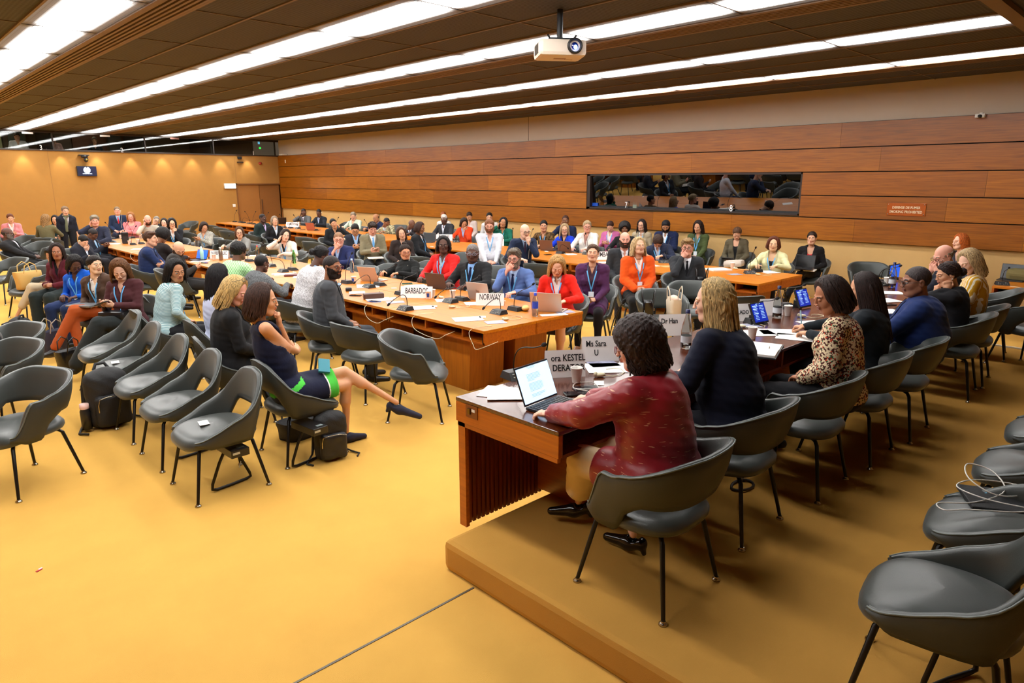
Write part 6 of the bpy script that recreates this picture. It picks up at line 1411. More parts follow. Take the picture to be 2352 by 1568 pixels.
chair(8.15, 4.9, 215, 'empty armchair behind the chair with the bags'); chair(7.9, 5.05-.9, 60, 'empty armchair hidden behind the blonde speaker')
chair(12.35, 4.05, 205, 'empty armchair alone against the low cloth wall')
chair(12.0, 5.9-.55, 200, 'low empty chair beside the cream blazer woman') if False else None
for i, x_ in enumerate((2.74, 3.55, 4.43, 5.23)):
    lb = ('foreground armchair behind the podium desk cut by the lower right edge', 'second armchair of the rear podium row with cables and a black case', 'third armchair of the rear podium row', 'fourth armchair of the rear podium row at the right edge')[i]
    chair(x_, .50, 98, lb, 'side', .18)
chair(8.95, 1.25, 60, 'empty armchair at the far right end of the podium', 'arm', .18); chair(9.3, 2.3-.55, 100, 'empty armchair behind the woman in the striped shirt', 'arm', .18)
for o in (ARM, SIDE): sinkpool(o)
# receiver boxes and looped sled legs under the gangway seats
rb = mat('receiver_black', (26, 24, 24), rough=.35)
def receiver(x, y, head, z, label):
    t = thing('receiver_box', label, 'receiver', (x, y, z), R(head-90))
    bd = MB().box((0, .06, .31), (.13, .30, .055), 0, None, .004).build('box', rb, t)
    MB().box((.03, .212, .315), (.05, .003, .015)).build('socket', mat('receiver_label', (186, 182, 160)), t)
    MB().box((-.02, .16, .339), (.05, .03, .002)).build('dial', mat('receiver_print', (120, 130, 130)), t)
    pts = [(-.03, .0, .29), (-.08, .0, .2), (-.145, -.01, .05), (-.15, -.01, .022), (-.12, -.01, .012), (0, .01, .012), (.11, .02, .012), (.145, .02, .022), (.14, .02, .06), (.08, .02, .2), (.03, .02, .29)]
    MB().tube(pts, .011, 8).build('loop_leg', blackm, t)
    return t
receiver(1.70, 4.70, -88, 0, 'black receiver box and looped leg beside the nearest side chair'); receiver(2.30, 4.70, -84, 0, 'black receiver box with small dials beside the navy dress woman')
receiver(1.72, 5.48, -88, 0, 'black receiver box under the second and third side chairs'); receiver(2.90, .46, 60, .18, 'black receiver box under the foreground podium armchair')
receiver(3.70, .46, 60, .18, 'black receiver box under the podium chair with cables')
receiver(.98, 13.0, 200, 0, 'black looped leg receiver at the left edge by the tan bag')
# cards on seats
sheet(1.58, 4.78, .488, 80, 'small white card on the seat nearest the camera', .10, .065); sheet(1.60, 7.06, .488, 80, 'small white card on the fourth empty side chair', .10, .065)

# ================================================================ THINGS ON THE TABLES
TZ = .741; TD = .931
# middle row
nameplate(*(4.957,6.844,0.741), 222, [('BARBADOS', .60)], 'white name card reading BARBADOS', .40, .14, .100, .56)
nameplate(*(5.264,5.823,0.741), 222, [('NORWAY', .66)], 'white name card reading NORWAY', .33, .14, .100, .56)
nameplate(*(4.922,13.37,0.741), 222, [('N REPUBLIC', .66)], 'white name card reading N REPUBLIC', .36, .15, .09, .62)
nameplate(*(9.999,7.849,0.741), 225, [('ZIMBABWE', .62)], 'white name card reading ZIMBABWE partly hidden by the purple cardigan', .40, .15, .125, .60)
nameplate(*(10.174,20.606,0.741), 225, [('CAMEROON', .6)], 'white name card on the far row in front of the dark folder', .42, .15, .10, .6)
nameplate(*(10.604,13.287,0.741), 225, [('MALAWI', .6)], 'white name card on the far row before the man with white hair', .40, .15, .11, .6)
nameplate(*(10.759,11.321,0.741), 225, [('KENYA', .6)], 'white name card on the far row before the emerald blazer', .32, .15, .12, .6)
laptop(*(5.554,7.198,0.741), 195, 'dark grey laptop in front of the woman in the bright red blazer', ('slate', (92, 80, 78), True), ang=108)
laptop(*(5.373,6.133,0.741), 192, 'silver laptop in front of the man in the light blue suit', ('silver', (206, 186, 172), True), ang=106, logo='hp')
laptop(*(5.423,5.062,0.741), 205, 'silver laptop in front of the blonde woman in the red blazer', ('silver', (206, 186, 172), True), ang=108, w=.36)
laptop(*(5.304,8.461,0.741), 200, 'open silver laptop standing alone on the middle table', ('silver', (206, 186, 172), True), ang=112)
laptop(*(10.394,9.723,0.741), 190, 'brown grey laptop in front of the man in the batik shirt', ('bronze', (110, 86, 72), True), ang=104)
laptop(*(10.731,9.272,0.741), 190, 'bronze laptop in front of the woman in the royal blue jacket', ('bronze', (110, 86, 72), True), ang=104)
laptop(*(9.822,18.744,0.741), 200, 'pinkish laptop on the far row in front of the grey suit', ('rose', (180, 110, 90), True), ang=106)
laptop(*(11.453,22.292,0.741), 250, 'black laptop lid on the far row at the left of the grey suit', ('ink', (26, 22, 24), False), ang=110)
laptop(*(4.578,13.49,0.741), 20, 'small laptop with a bright blue screen beside the bearded man', ('ink', (26, 22, 24), False), w=.28, d=.18, ang=110, screen=emis('screen_blue', (40, 90, 200), .9))
laptop(*(9.893,13.112,0.741), 30, 'dark laptop before the woman with twisted locs', ('slate', (92, 80, 78), True), ang=110)
# microphones along the rows
def mics(lst):
    for px, z, head, kind, lb in lst: mic(px[0], px[1], z, head, kind, lb)
mics((((4.262,6.254,0.741), TZ, 180, 'low', 'desk microphone on the near half left of the NORWAY card'), ((5.037,6.288,0.741), TZ, 180, 'low', 'desk microphone on the near half between the two name cards'), ((5.241,6.304,0.741), TZ, 0, 'arc', 'desk microphone behind the one between the two name cards'),
 ((4.967,5.36,0.741), TZ, 180, 'low', 'desk microphone with drooping neck in front of the NORWAY card'), ((5.249,5.375,0.741), TZ, 0, 'arc', 'desk microphone with coiled cable beside the water bottle'),
 ((4.972,7.973,0.741), TZ, 180, 'low', 'desk microphone left of the BARBADOS card on the near half'), ((5.195,8.036,0.741), TZ, 0, 'arc', 'desk microphone left of the BARBADOS card on the far half'), ((4.957,7.171,0.741), TZ, 0, 'arc', 'desk microphone just behind the BARBADOS card'),
 ((4.886,10.356,0.741), TZ, 180, 'arc', 'desk microphone by the green bottle on the near half'), ((5.105,10.45,0.741), TZ, 0, 'arc', 'desk microphone by the green bottle on the far half'), ((5.124,12.161,0.741), TZ, 0, 'arc', 'desk microphone behind the mint green jacket'), ((5.051,11.151,0.741), TZ, 180, 'up', 'desk microphone beside the dark grey jacket'),
 ((4.977,8.536,0.741), TZ, 0, 'up', 'desk microphone near the blue marked cup and silver laptop'), ((5.169,13.132,0.741), TZ, 0, 'low', 'desk microphone beside the steel flask'), ((5.031,13.482,0.741), TZ, 0, 'up', 'desk microphone by the N REPUBLIC card'),
 ((4.603,17.261,0.741), TZ, 0, 'up', 'desk microphone on the left table near the dark box'), ((4.935,19.88,0.741), TZ, 180, 'up', 'desk microphone on the left table before the navy suit'), ((4.809,17.372,0.741), TZ, 0, 'arc', 'second desk microphone on the left table near the dark box'), ((5.002,21.486,0.741), TZ, 0, 'up', 'desk microphone at the far end of the left table'), ((5.14,21.353,0.741), TZ, 180, 'up', 'desk microphone beside the one at the far end of the left table'), ((4.696,22.006,0.741), TZ, 180, 'up', 'desk microphone behind the standing woman'),
 ((10.21,9.167,0.741), TZ, 0, 'low', 'desk microphone between the bronze laptops'), ((10.471,8.682,0.741), TZ, 190, 'up', 'desk microphone in front of the woman in the white blazer'), ((10.353,6.832,0.741), TZ, 225, 'low', 'desk microphone before the person bowed over the table'), ((10.646,6.832,0.741), TZ, 0, 'up', 'second desk microphone before the bowed person'), ((11.027,6.465,0.741), TZ, 0, 'up', 'desk microphone right of the man with thick glasses'),
 ((10.077,5.052,0.741), TZ, 225, 'up', 'desk microphone near the end of the row by the cream blazer'), ((10.356,5.077,0.741), TZ, 45, 'arc', 'desk microphone behind the one by the cream blazer'),
 ((10.364,12.657,0.741), TZ, 225, 'low', 'desk microphone before the orange red jacket'), ((10.405,10.782,0.741), TZ, 225, 'up', 'desk microphone before the emerald blazer'), ((10.647,10.271,0.741), TZ, 0, 'up', 'desk microphone before the batik shirt'), ((10.308,13.395,0.741), TZ, 0, 'up', 'desk microphone before the man with white hair')))
for i, q in enumerate(((9.915,24.501,0.741), (9.94,24.111,0.741), (9.921,23.77,0.741), (9.841,23.152,0.741), (9.855,22.801,0.741), (9.869,22.458,0.741), (9.854,21.83,0.741), (9.772,20.413,0.741), (9.834,20.07,0.741), (9.895,19.734,0.741), (9.9,17.445,0.741), (9.87,17.013,0.741), (9.806,16.629,0.741), (10.032,15.98,0.741), (9.915,18.654,0.741))):
    mic(q[0], q[1], TZ, (0, 180)[i % 2], ('up', 'up', 'low')[i % 3], 'desk microphone on the far table, %s from the door end' % (ordn+['fifteenth'])[i])
# cups, bottles
for q, lb, k, hd in (((5,6.668,0.741), 'paper cup with blue mark right of the BARBADOS card', 1, 225), ((5.118,6.734,0.741), 'plain paper cup behind the blue marked cup', 0, 0), ((5.258,6.509,0.741), 'white paper cup left of the silver laptop', 0, 0), ((5.044,8.472,0.741), 'blue marked cup beside the open silver laptop', 1, 215), ((4.767,12.897,0.741), 'pale paper cup by the steel flask', 0, 0), ((10.852,5.553,0.741), 'white paper cup near the end of the panelled row', 0, 0), ((4.888,19.351,0.741), 'pale cup on the left table before the navy suit', 0, 0), ((4.546,17.317,0.741), 'white cup beside the dark box on the left table', 0, 0), ((4.758,17.421,0.741), 'small white cup right of the dark box', 0, 0), ((5.349,21.837,0.741), 'white cup at the far edge of the left table', 0, 0)):
    cup(q[0], q[1], TZ, lb, k, hd)
pbottle(*(5.149,4.978,0.741), 'clear water bottle with bright blue cap and label at the table end', (30, 60, 190), (36, 70, 190), .255)
pbottle(*(5.547,11.286,0.741), 'green plastic water bottle in front of the cream jacket', (60, 150, 80), None, .24, glass('green_plastic', (120, 210, 140), .02, 1.33))
pbottle(*(5.542,12.772,0.741), 'water bottle with red cap near the grey blazer', (210, 40, 40), None, .22)
pbottle(*(4.583,12.975,0.741), 'white and mint reusable bottle by the blue screen', (216, 236, 230), None, .25, mat('mint_bottle', (170, 220, 204), rough=.35))
pbottle(*(5.687,9.508,0.741), 'clear bottle with pale blue cap behind the silver laptop', (170, 200, 230), None, .22)
t = thing('steel_flask', 'brushed steel flask beside the N REPUBLIC card', 'flask', (4.832,12.735,0.741)); MB().lathe([(0, 0), (.032, 0), (.034, .01), (.034, .16), (.02, .20), (.018, .215)], (0, 0, 0), 18).build('flask_body', mat('flask_steel', (150, 140, 130), rough=.3, metal=.9), t); MB().lathe([(.022, .20), (.022, .235), (0, .238)], (0, 0, 0), 14).build('lid', steel, t)
t = thing('dark_box', 'tall black box standing on the left table', 'box', (4.58,17.751,0.741)); MB().box((0, 0, .13), (.13, .10, .26), 0, None, .01).build('case', black, t); MB().box((0, -.051, .2), (.1, .002, .06)).build('panel', blackm, t)
# papers and small things on the near half
for q, hd, w, l, lb, ln in (((4.561,6.227,0.741), 60, .22, .31, 'white printed sheet on the near half before the BARBADOS card', 2), ((4.522,5.352,0.741), 62, .22, .31, 'white printed sheet on the near half at the table corner', 2), ((4.723,6.186,0.741), 50, .09, .06, 'small white card right of the printed sheet', 0), ((4.709,5.335,0.741), 50, .10, .07, 'small white card by the corner sheet', 0), ((4.705,6.998,0.741), 55, .10, .07, 'small white card left of the BARBADOS card', 0), ((4.524,7.04,0.741), 70, .24, .30, 'white paper under the brown case', 0), ((5.029,8.084,0.741), 60, .3, .3, 'white papers around the left microphones', 0), ((5.176,7.668,0.741), 60, .05, .07, 'tiny white card behind the microphones', 0), ((5.506,7.624,0.741), 70, .21, .28, 'white sheets in front of the black turtleneck', 0), ((5.061,6.435,0.741), 60, .21, .20, 'white sheet under the dark grey laptop', 0), ((5.207,5.999,0.741), 60, .21, .28, 'white sheets under the silver laptop', 0), ((5.518,5.993,0.741), 60, .16, .2, 'white sheet behind the NORWAY card', 0), ((4.618,7.693,0.741), 60, .2, .2, 'white paper under the phone by the grey suit', 0), ((4.766,10.034,0.741), 60, .22, .3, 'printed papers before the dark grey jacket', 3), ((4.819,9.637,0.741), 60, .3, .2, 'grey magazine by the tweed jacket', 0), ((4.476,12.786,0.741), 60, .21, .3, 'white sheets in front of the bearded man', 0), ((5.851,13.612,0.741), 60, .21, .28, 'white sheets near the grey blazer', 0), ((4.35,17.814,0.741), 60, .28, .22, 'white sheets on the left table edge', 0), ((4.352,16.075,0.741), 60, .24, .2, 'white sheet left of the navy suit man', 0), ((10.321,9.667,0.741), 60, .12, .06, 'white slip on the panelled row by the microphone', 0), ((10.222,8.922,0.741), 60, .26, .2, 'pale papers before the white blazer', 0), ((10.688,7.285,0.741), 60, .26, .2, 'white papers before the bowed person', 0), ((9.84,6.701,0.741), 60, .22, .15, 'small white paper left of the bowed person microphone', 0), ((9.603,7.555,0.741), 60, .22, .2, 'white sheet below the ZIMBABWE card', 0), ((10.113,5.617,0.741), 60, .28, .34, 'stack of white papers near the row end', 4), ((10.594,4.922,0.741), 60, .3, .24, 'white papers before the cream blazer', 0), ((9.02,12.119,0.741), 50, .05, .07, 'tiny white slip on the panelled row', 0)):
    sheet(q[0], q[1], q[2], hd, lb, w, l, None, 'paper', 'paper_sheet', .004 if 'stack' not in lb else .02, ln)
leaf = mat('leaflet_blue', (60, 76, 128), rough=.5, var_rgb=(200, 200, 214), vscale=20)
for q, lb in (((4.563,6.744,0.741), 'dark blue leaflet beside the brown case'), ((4.622,5.035,0.741), 'dark blue leaflet at the near table corner'), ((5.562,4.927,0.741), 'dark blue leaflet beside the laptop at the table end'), ((9.814,5.163,0.741), 'dark blue leaflet near the end of the panelled row'), ((4.716,10.153,0.741), 'dark blue leaflet before the dark grey jacket')):
    sheet(q[0], q[1], q[2], 65, lb, .15, .21, leaf, 'leaflet', 'leaflet', .002)
sheet(*(9.95,6.423,0.741), 60, 'brown envelope on the panelled row', .23, .32, mat('envelope', (196, 156, 100), rough=.8), 'envelope', 'envelope', .006)
sheet(*(5.348,4.888,0.741), 62, 'white name card lying flat before the laptop at the table end', .10, .30, None, 'name card', 'name_card', .003, 1)
t = thing('brown_case', 'brown leather zip case on the near half of the table', 'case', (4.53,7.166,0.741), R(66)); MB().box((0, 0, .035), (.12, .25, .065), 0, None, .015).build('case_body', mat('case_brown', (74, 44, 30), rough=.45, bump=.3, bscale=80), t); MB().tube([(.05, -.08, .07), (.08, -.1, .06), (.07, -.14, .02)], .004, 6).build('tassel', steel, t)
phone(*(4.476,7.493,0.741), 40, 'black phone lying by the charcoal suited man'); phone(*(4.4,6.944,0.741), 20, 'blue phone in front of the brown case', mat('phone_blue', (60, 100, 180), rough=.3)); phone(*(5.539,7.876,0.741), 60, 'teal phone before the black turtleneck', mat('phone_teal', (70, 160, 140), rough=.4)); phone(*(4.42,12.465,0.741), 20, 'black phone on the near half left of the mint green jacket')
phone(*(9.838,9.178,0.741), 80, 'dark phone on the near edge of the panelled row'); phone(*(9.725,19.095,0.741), 70, 'dark phone on the far table before the pink laptop')
t = thing('puck_speaker', 'round black puck beside the black phone', 'speaker', (4.616,7.896,0.741)); MB().lathe([(0, 0), (.04, 0), (.042, .01), (.042, .035), (.036, .045), (0, .047)], (0, 0, 0), 20).build('puck_body', black, t)
t = thing('bread_roll', 'bread roll in a clear bag by the bottle', 'bread', (5.308,5.282,0.741), R(40)); MB().ball((0, 0, .03), (.075, .045, .03), 0, 14, 10).build('roll', mat('bread', (222, 180, 110), rough=.8, var=.1, vscale=12), t)
for q, hd, lb in (((4.819,5.978,0.741), 140, 'ivory earpiece by the microphone between the name cards'), ((5.136,6.582,0.741), 100, 'ivory earpiece behind the cups'), ((4.777,5.042,0.741), 150, 'ivory earpiece on the table corner with a hanging cord'), ((10.423,5.475,0.741), 90, 'ivory earpiece by the paper cup on the panelled row'), ((9.982,4.861,0.741), 120, 'ivory earpiece in front of the end microphones'), ((10.413,6.681,0.741), 120, 'white earpiece before the bowed person'), ((4.922,10.026,0.741), 100, 'pale earpiece by the dark notebook')):
    earset(q[0], q[1], q[2], hd, lb)
t = thing('notebook', 'dark red notebook in front of the tweed jacket', 'notebook', (4.779,9.812,0.741), R(60)); MB().box((0, 0, .012), (.17, .24, .02), 0, None, .003).build('cover', mat('note_red', (90, 30, 34), rough=.5), t)
# hanging cords at the table edge
def cord(label, pts, m=None, r=.003, name='cord', cat='cord'):
    mb = MB(); P_ = [Vector(p) for p in pts]; out = []
    for i in range(len(P_)-1):
        p0, p1, p2, p3 = P_[max(i-1, 0)], P_[i], P_[i+1], P_[min(i+2, len(P_)-1)]
        for k in range(6):
            t_ = k/6; out.append(.5*((2*p1)+(p2-p0)*t_+(2*p0-5*p1+4*p2-p3)*t_*t_+(3*p1-p0-3*p2+p3)*t_**3))
    out.append(P_[-1]); mb.tube(out, r, 6); o = mb.build(name, m or ivory); return tag(o, label, cat)
for i, (y, yy) in enumerate(((5.95, 5.6), (5.0, 4.95), (6.9, 6.7), (8.4, 8.2))):
    cord(['pale cord looping from the table edge below the printed sheet', 'pale cord dropping from the table corner earpiece', 'pale cord looping beside the charcoal suit', 'pale cord hanging near the dark grey jacket'][i], [(4.45, y-.1, TZ+.006), (4.30, y-.05, TZ+.008), (4.235, y, .70), (4.20, y-.1, .60), (4.20, yy-.1, .56), (4.22, yy-.25, .62), (4.30, yy-.3, .655)])
for i, y in enumerate((5.2, 6.3, 7.6, 9.6, 10.8)):
    cord('pale cord hanging off the panelled row, %s from the near end' % ordn[i], [(9.3, y, TZ+.006), (9.14, y, TZ+.006), (9.10, y-.03, .66), (9.08, y-.15, .58), (9.1, y-.25, .64), (9.16, y-.28, .66)])
cord('pale cord hanging from the left table beside the sheets', [(4.2, 15.4, TZ+.006), (4.04, 15.3, TZ+.006), (3.98, 15.2, .66), (3.98, 14.9, .6), (4.02, 14.8, .66)])

# --- speakers' desk
nameplate(*(3.168,2.797,0.931), 235, [('ora KESTEL', .70), ('DERATOR', .34)], 'white name card reading ora KESTEL beside the paper cup', .26, .17, .058, .80, .02)
nameplate(*(3.641,2.891,0.931), 235, [('Ms Sara', .70), ('U', .34)], 'white name card reading Ms Sara in front of the glasses wearer', .26, .17, .058, .80, -.03)
nameplate(*(4.716,2.977,0.931), 235, [('Dr Han', .68)], 'white name card reading Dr Han behind the glass carafe', .27, .17, .058, .80, -.05)
nameplate(*(5.64,2.908,0.931), 235, [('CALLADO', .5)], 'white name card reading CALLADO behind the blonde woman', .26, .15, .05, .8)
nameplate(*(6.107,2.83,0.931), 235, [('', .5)], 'blank side of a white name card behind the carafe', .22, .15, .05, .8)
# tablet with keyboard
scr = emis('tablet_screen', (196, 226, 255), 1.15)
t = laptop(2.655, 2.505, TD, 96, 'tablet with keyboard cover showing a white document on the speakers desk', ('keycase', (34, 36, 42), False), w=.30, d=.22, ang=112, screen=scr)
scr_o = [o for o in COL.objects if o.parent == t and o.name.startswith('screen')][0]
a_ = R(22); mb = MB(); dk = emis('doc_ink', (96, 130, 190), .5); M_ = Matrix.Rotation(-a_, 3, 'X')
for k, (z_, w_) in enumerate(((.205, .08), (.198, .06), (.165, .115), (.158, .12), (.151, .115), (.144, .12), (.137, .11), (.130, .06), (.113, .11), (.106, .12), (.099, .118), (.092, .12), (.085, .116), (.078, .12), (.071, .10), (.052, .12), (.045, .118), (.038, .08))):
    mb.box(M_ @ Vector((-.012+(w_-.12)/2*(k > 1), -.0038, z_+.006)), (w_, .0006, .0016), 0, M_)
o = mb.build('print', dk, t); o.location = (0, 0, .01)
sheet(*(2.647,2.784,0.931), 30, 'white papers left of the tablet on the speakers desk', .22, .31); sheet(*(2.643,2.731,0.936), 48, 'second white paper sticking out behind the tablet', .21, .30)
cup(*(3.106,2.64,0.931)[:2], TD, 'white paper cup in front of the ora KESTEL card')
earset(*(3.311,2.618,0.931), 150, 'ivory earpiece with loose cord right of the paper cup')
sheet(*(3.521,2.705,0.931), 50, 'white sheets in front of the woman in the crimson jacket', .24, .32); sheet(*(3.193,2.53,0.931), 40, 'small white card beside the ivory earpiece', .09, .06)
sheet(*(3.571,2.797,0.931), 60, 'dark blue leaflet behind the ivory earpiece', .15, .2, leaf, 'leaflet', 'leaflet', .002)
phone(*(2.925,2.481,0.931), 60, 'black phone with clear case lying by the tablet keyboard'); phone(*(3.042,2.512,0.931), 60, 'dark glasses case or phone under tangled cords', mat('phone_grey', (60, 62, 70), rough=.3))
cord('white tangled cable on the desk beside the tablet', [(2.95, 2.50, TD+.02), (3.02, 2.44, TD+.006), (3.1, 2.46, TD+.006), (3.16, 2.56, TD+.006), (3.08, 2.62, TD+.006), (2.98, 2.55, TD+.01), (3.0, 2.46, TD+.02), (3.14, 2.42, TD+.006), (3.3, 2.40, TD+.006)], white, .0028)
mic(*(2.918,2.983,0.931)[:2], TD, 262, 'arc', 'microphone behind the tablet, nearest the desk end'); mic(*(3.776,2.897,0.931)[:2], TD, 250, 'up', 'microphone with green light by the Ms Sara card'); mic(*(5.628,2.731,0.931)[:2], TD, 240, 'arc', 'microphone behind the first blue agenda screen'); mic(*(6.556,2.902,0.931)[:2], TD, 240, 'arc', 'microphone behind the second blue agenda screen'); mic(*(8.835,2.764,0.931)[:2], TD, 240, 'arc', 'microphone at the far part of the speakers desk'); mic(9.05, 2.80, TD, 240, 'low', 'microphone by the blue monitor at the far part'); mic(*(11.505,2.119,0.741)[:2], .741, 200, 'arc', 'microphone on the short table beyond the podium')
carafe(*(4.369,2.65,0.931), 'glass carafe of water left of the blonde woman', .3); carafe(*(5.992,2.708,0.931), 'half full glass carafe between the blue screens', .42); carafe(*(4.511,2.789,0.931)[:2], TD, 'second glass carafe behind the Dr Han card', .3) if False else None; carafe(*(8.753,2.603,0.931), 'glass carafe at the far part of the speakers desk', .3)
cup(*(6.166,2.685,0.931)[:2], TD, 'white paper cup right of the half full carafe'); cup(*(5.027,2.458,0.931)[:2], TD, 'white paper cup on the papers before the leopard blouse'); cup(*(8.895,2.706,0.931)[:2], TD, 'white cup by the far carafe')
blue_s = emis('agenda_blue', (16, 40, 150), .9); wt = emis('agenda_text', (170, 205, 255), 1.4)
def agenda(loc, head, label):
    t = thing('agenda_screen', label, 'screen', loc, R(head+90)); tl = R(24); M = Matrix.Rotation(-tl, 3, 'X')
    MB().box(M @ Vector((0, 0, .105)), (.20, .02, .19), 0, M, .004).build('case', black, t); MB().box(M @ Vector((0, -.011, .107)), (.185, .003, .165), 0, M).build('screen', blue_s, t)
    mb = MB(); mb.box((0, .085, .035), (.06, .06, .07)); mb.build('stand', black, t); mb = MB(); rg = np.random.RandomState(3)
    for k in range(9): 
        mb.box(M @ Vector((-.05, -.0135, .155-k*.0135)), (.045+rg.uniform(-.01, .01) if k not in (1, 4) else .06, .001, .003 if k not in (1, 4) else .006), 0, M)
        mb.box(M @ Vector((.04, -.0135, .165-k*.0135)), (.05+rg.uniform(-.015, .02), .001, .0035), 0, M)
    for k in range(5): mb.box(M @ Vector((-.075+k*.015, -.0135, .168)), (.008, .001, .010), 0, M)
    mb.box(M @ Vector((.0, -.0135, .184)), (.06, .001, .004), 0, M); mb.build('print', wt, t)
    return t
agenda((5.616,2.665,0.931), 262, 'first small blue agenda screen behind the blonde woman'); agenda((6.664,2.731,0.931), 262, 'second small blue agenda screen beside the leopard blouse')
t = thing('far_monitor', 'bright blue monitor at the far part of the speakers desk', 'monitor', (9.35, 2.78, .931), R(-5)); MB().box((0, 0, .12), (.30, .02, .18), 0, None, .005).build('case', black, t); MB().box((0, -.012, .12), (.28, .002, .16)).build('screen', emis('far_blue', (20, 90, 220), 1.1), t); MB().box((0, .03, .02), (.1, .1, .03)).build('stand', black, t)
t = thing('ring_binder', 'open white ring binder on the desk before the leopard blouse', 'binder', (4.694,2.243,0.931), R(18)); MB().box((-.12, 0, .006), (.23, .31, .01)).build('cover', mat('binder_black', (30, 30, 34), rough=.5), t); MB().box((.12, 0, .006), (.23, .31, .01)).build('cover', MATS[('binder_black',)], t); MB().box((-.11, 0, .018), (.21, .29, .016)).build('pages', paper, t); MB().box((.115, 0, .014), (.20, .29, .008)).build('pages', paper, t)
mb = MB()
for k in (-.08, .08): mb.tube([(.018*math.cos(a), k, .02+.022*math.sin(a)) for a in [PI*q/8 for q in range(9)]], .0022, 5)
mb.build('rings', steel, t)
gl = thing('eyeglasses', 'round reading glasses lying on the open binder', 'glasses', (4.672,2.289,0.95), R(40)); mb = MB()
for s in (-1, 1): mb.tube([(s*.03+.022*math.cos(a), .0, .022+.02*math.sin(a)) for a in [2*PI*k/16 for k in range(16)]], .0022, 5, closed=True); 
mb.build('frame', mat('frame_red', (120, 30, 40), rough=.3), gl); MB().tube([(.052, 0, .03), (.055, .1, .006)], .0018, 5).build('temple', MATS[('frame_red',)], gl)
for q, hd, lb in (((5.434,2.423,0.931), 40, 'white sheets under the light blue pen'), ((5.33,2.23,0.931), 20, 'white sheet at the desk edge before the leopard blouse'), ((5.243,2.537,0.931), 50, 'white papers under the paper cup'), ((6.03,2.344,0.931), 60, 'white sheets beside the second agenda screen'), ((7.71,2.352,0.931), 60, 'white papers before the long haired woman'), ((8.303,2.498,0.931), 40, 'white envelopes by the far cup'), ((7.047,2.137,0.931), 50, 'white sheet at the desk edge before the heavyset man'), ((7.578,2.479,0.931), 30, 'more white papers left of the heavyset man')):
    sheet(q[0], q[1], q[2], hd, lb, .22, .31)
sheet(*(5.468,2.731,0.931), 60, 'dark blue leaflet before the first agenda screen', .15, .21, leaf, 'leaflet', 'leaflet', .002); phone(*(7.463,2.231,0.931), 50, 'dark tablet phone among the far papers', mat('phone_grey', (60, 62, 70), rough=.3))
t = thing('pen', 'light blue pen held over the papers by the woman with very long hair', 'pen', (5.674,2.343,0.99), R(20)); MB().tube([(0, 0, -.03), (.012, .02, .10)], .0055, 8).build('barrel', mat('pen_blue', (170, 210, 224), rough=.3), t); MB().tube([(0, 0, -.03), (-.003, -.005, -.05)], [.004, .001], 8).build('tip', steel, t)
earset(*(6.2,2.565,0.931), 120, 'ivory earpiece beside the second agenda screen'); earset(*(5.368,2.727,0.931), 120, 'ivory cord bundle left of the first agenda screen')
t = thing('hanging_earpiece', 'ivory earpiece hanging on its cord below the desk edge', 'earpiece', (4.02, 2.12, .80)); MB().ball((0, 0, 0), (.022, .014, .04), 0, 10, 8).build('earpiece', ivory, t); MB().tube([(0, 0, .03), (.01, .03, .08), (.02, .06, .10)], .003, 6).build('cord', ivory, t)
t = thing('folding_fan', 'grey folded papers on the shelf under the desk', 'paper', (3.75, 2.35, .80)); MB().box((0, 0, 0), (.26, .18, .01), 0, Matrix.Rotation(R(12), 3, 'Z')).build('sheet', mat('paper_grey', (140, 136, 128)), t)
# --- short table beyond the podium
laptop(*(12.173,2.21,0.741), 0, 'black laptop open on the short table beyond the podium', ('ink', (26, 22, 24), False), ang=104)
t = thing('canvas_bag', 'olive canvas bag lying on the short table', 'bag', (12.185,1.883,0.741), R(80)); MB().box((0, 0, .09), (.42, .28, .17), 0, None, .07).build('bag_body', mat('canvas_olive', (110, 98, 56), rough=.9, bump=.5, bscale=30), t); MB().tube([(-.1, -.14, .1), (0, -.2, .04), (.1, -.14, .1)], .012, 6).build('strap', MATS[('canvas_olive',)], t)
cord('pale cord on the short table beyond the podium', [(11.35, 1.9, .75), (11.3, 1.7, .75), (11.32, 1.5, .76), (11.4, 1.35, .78)])

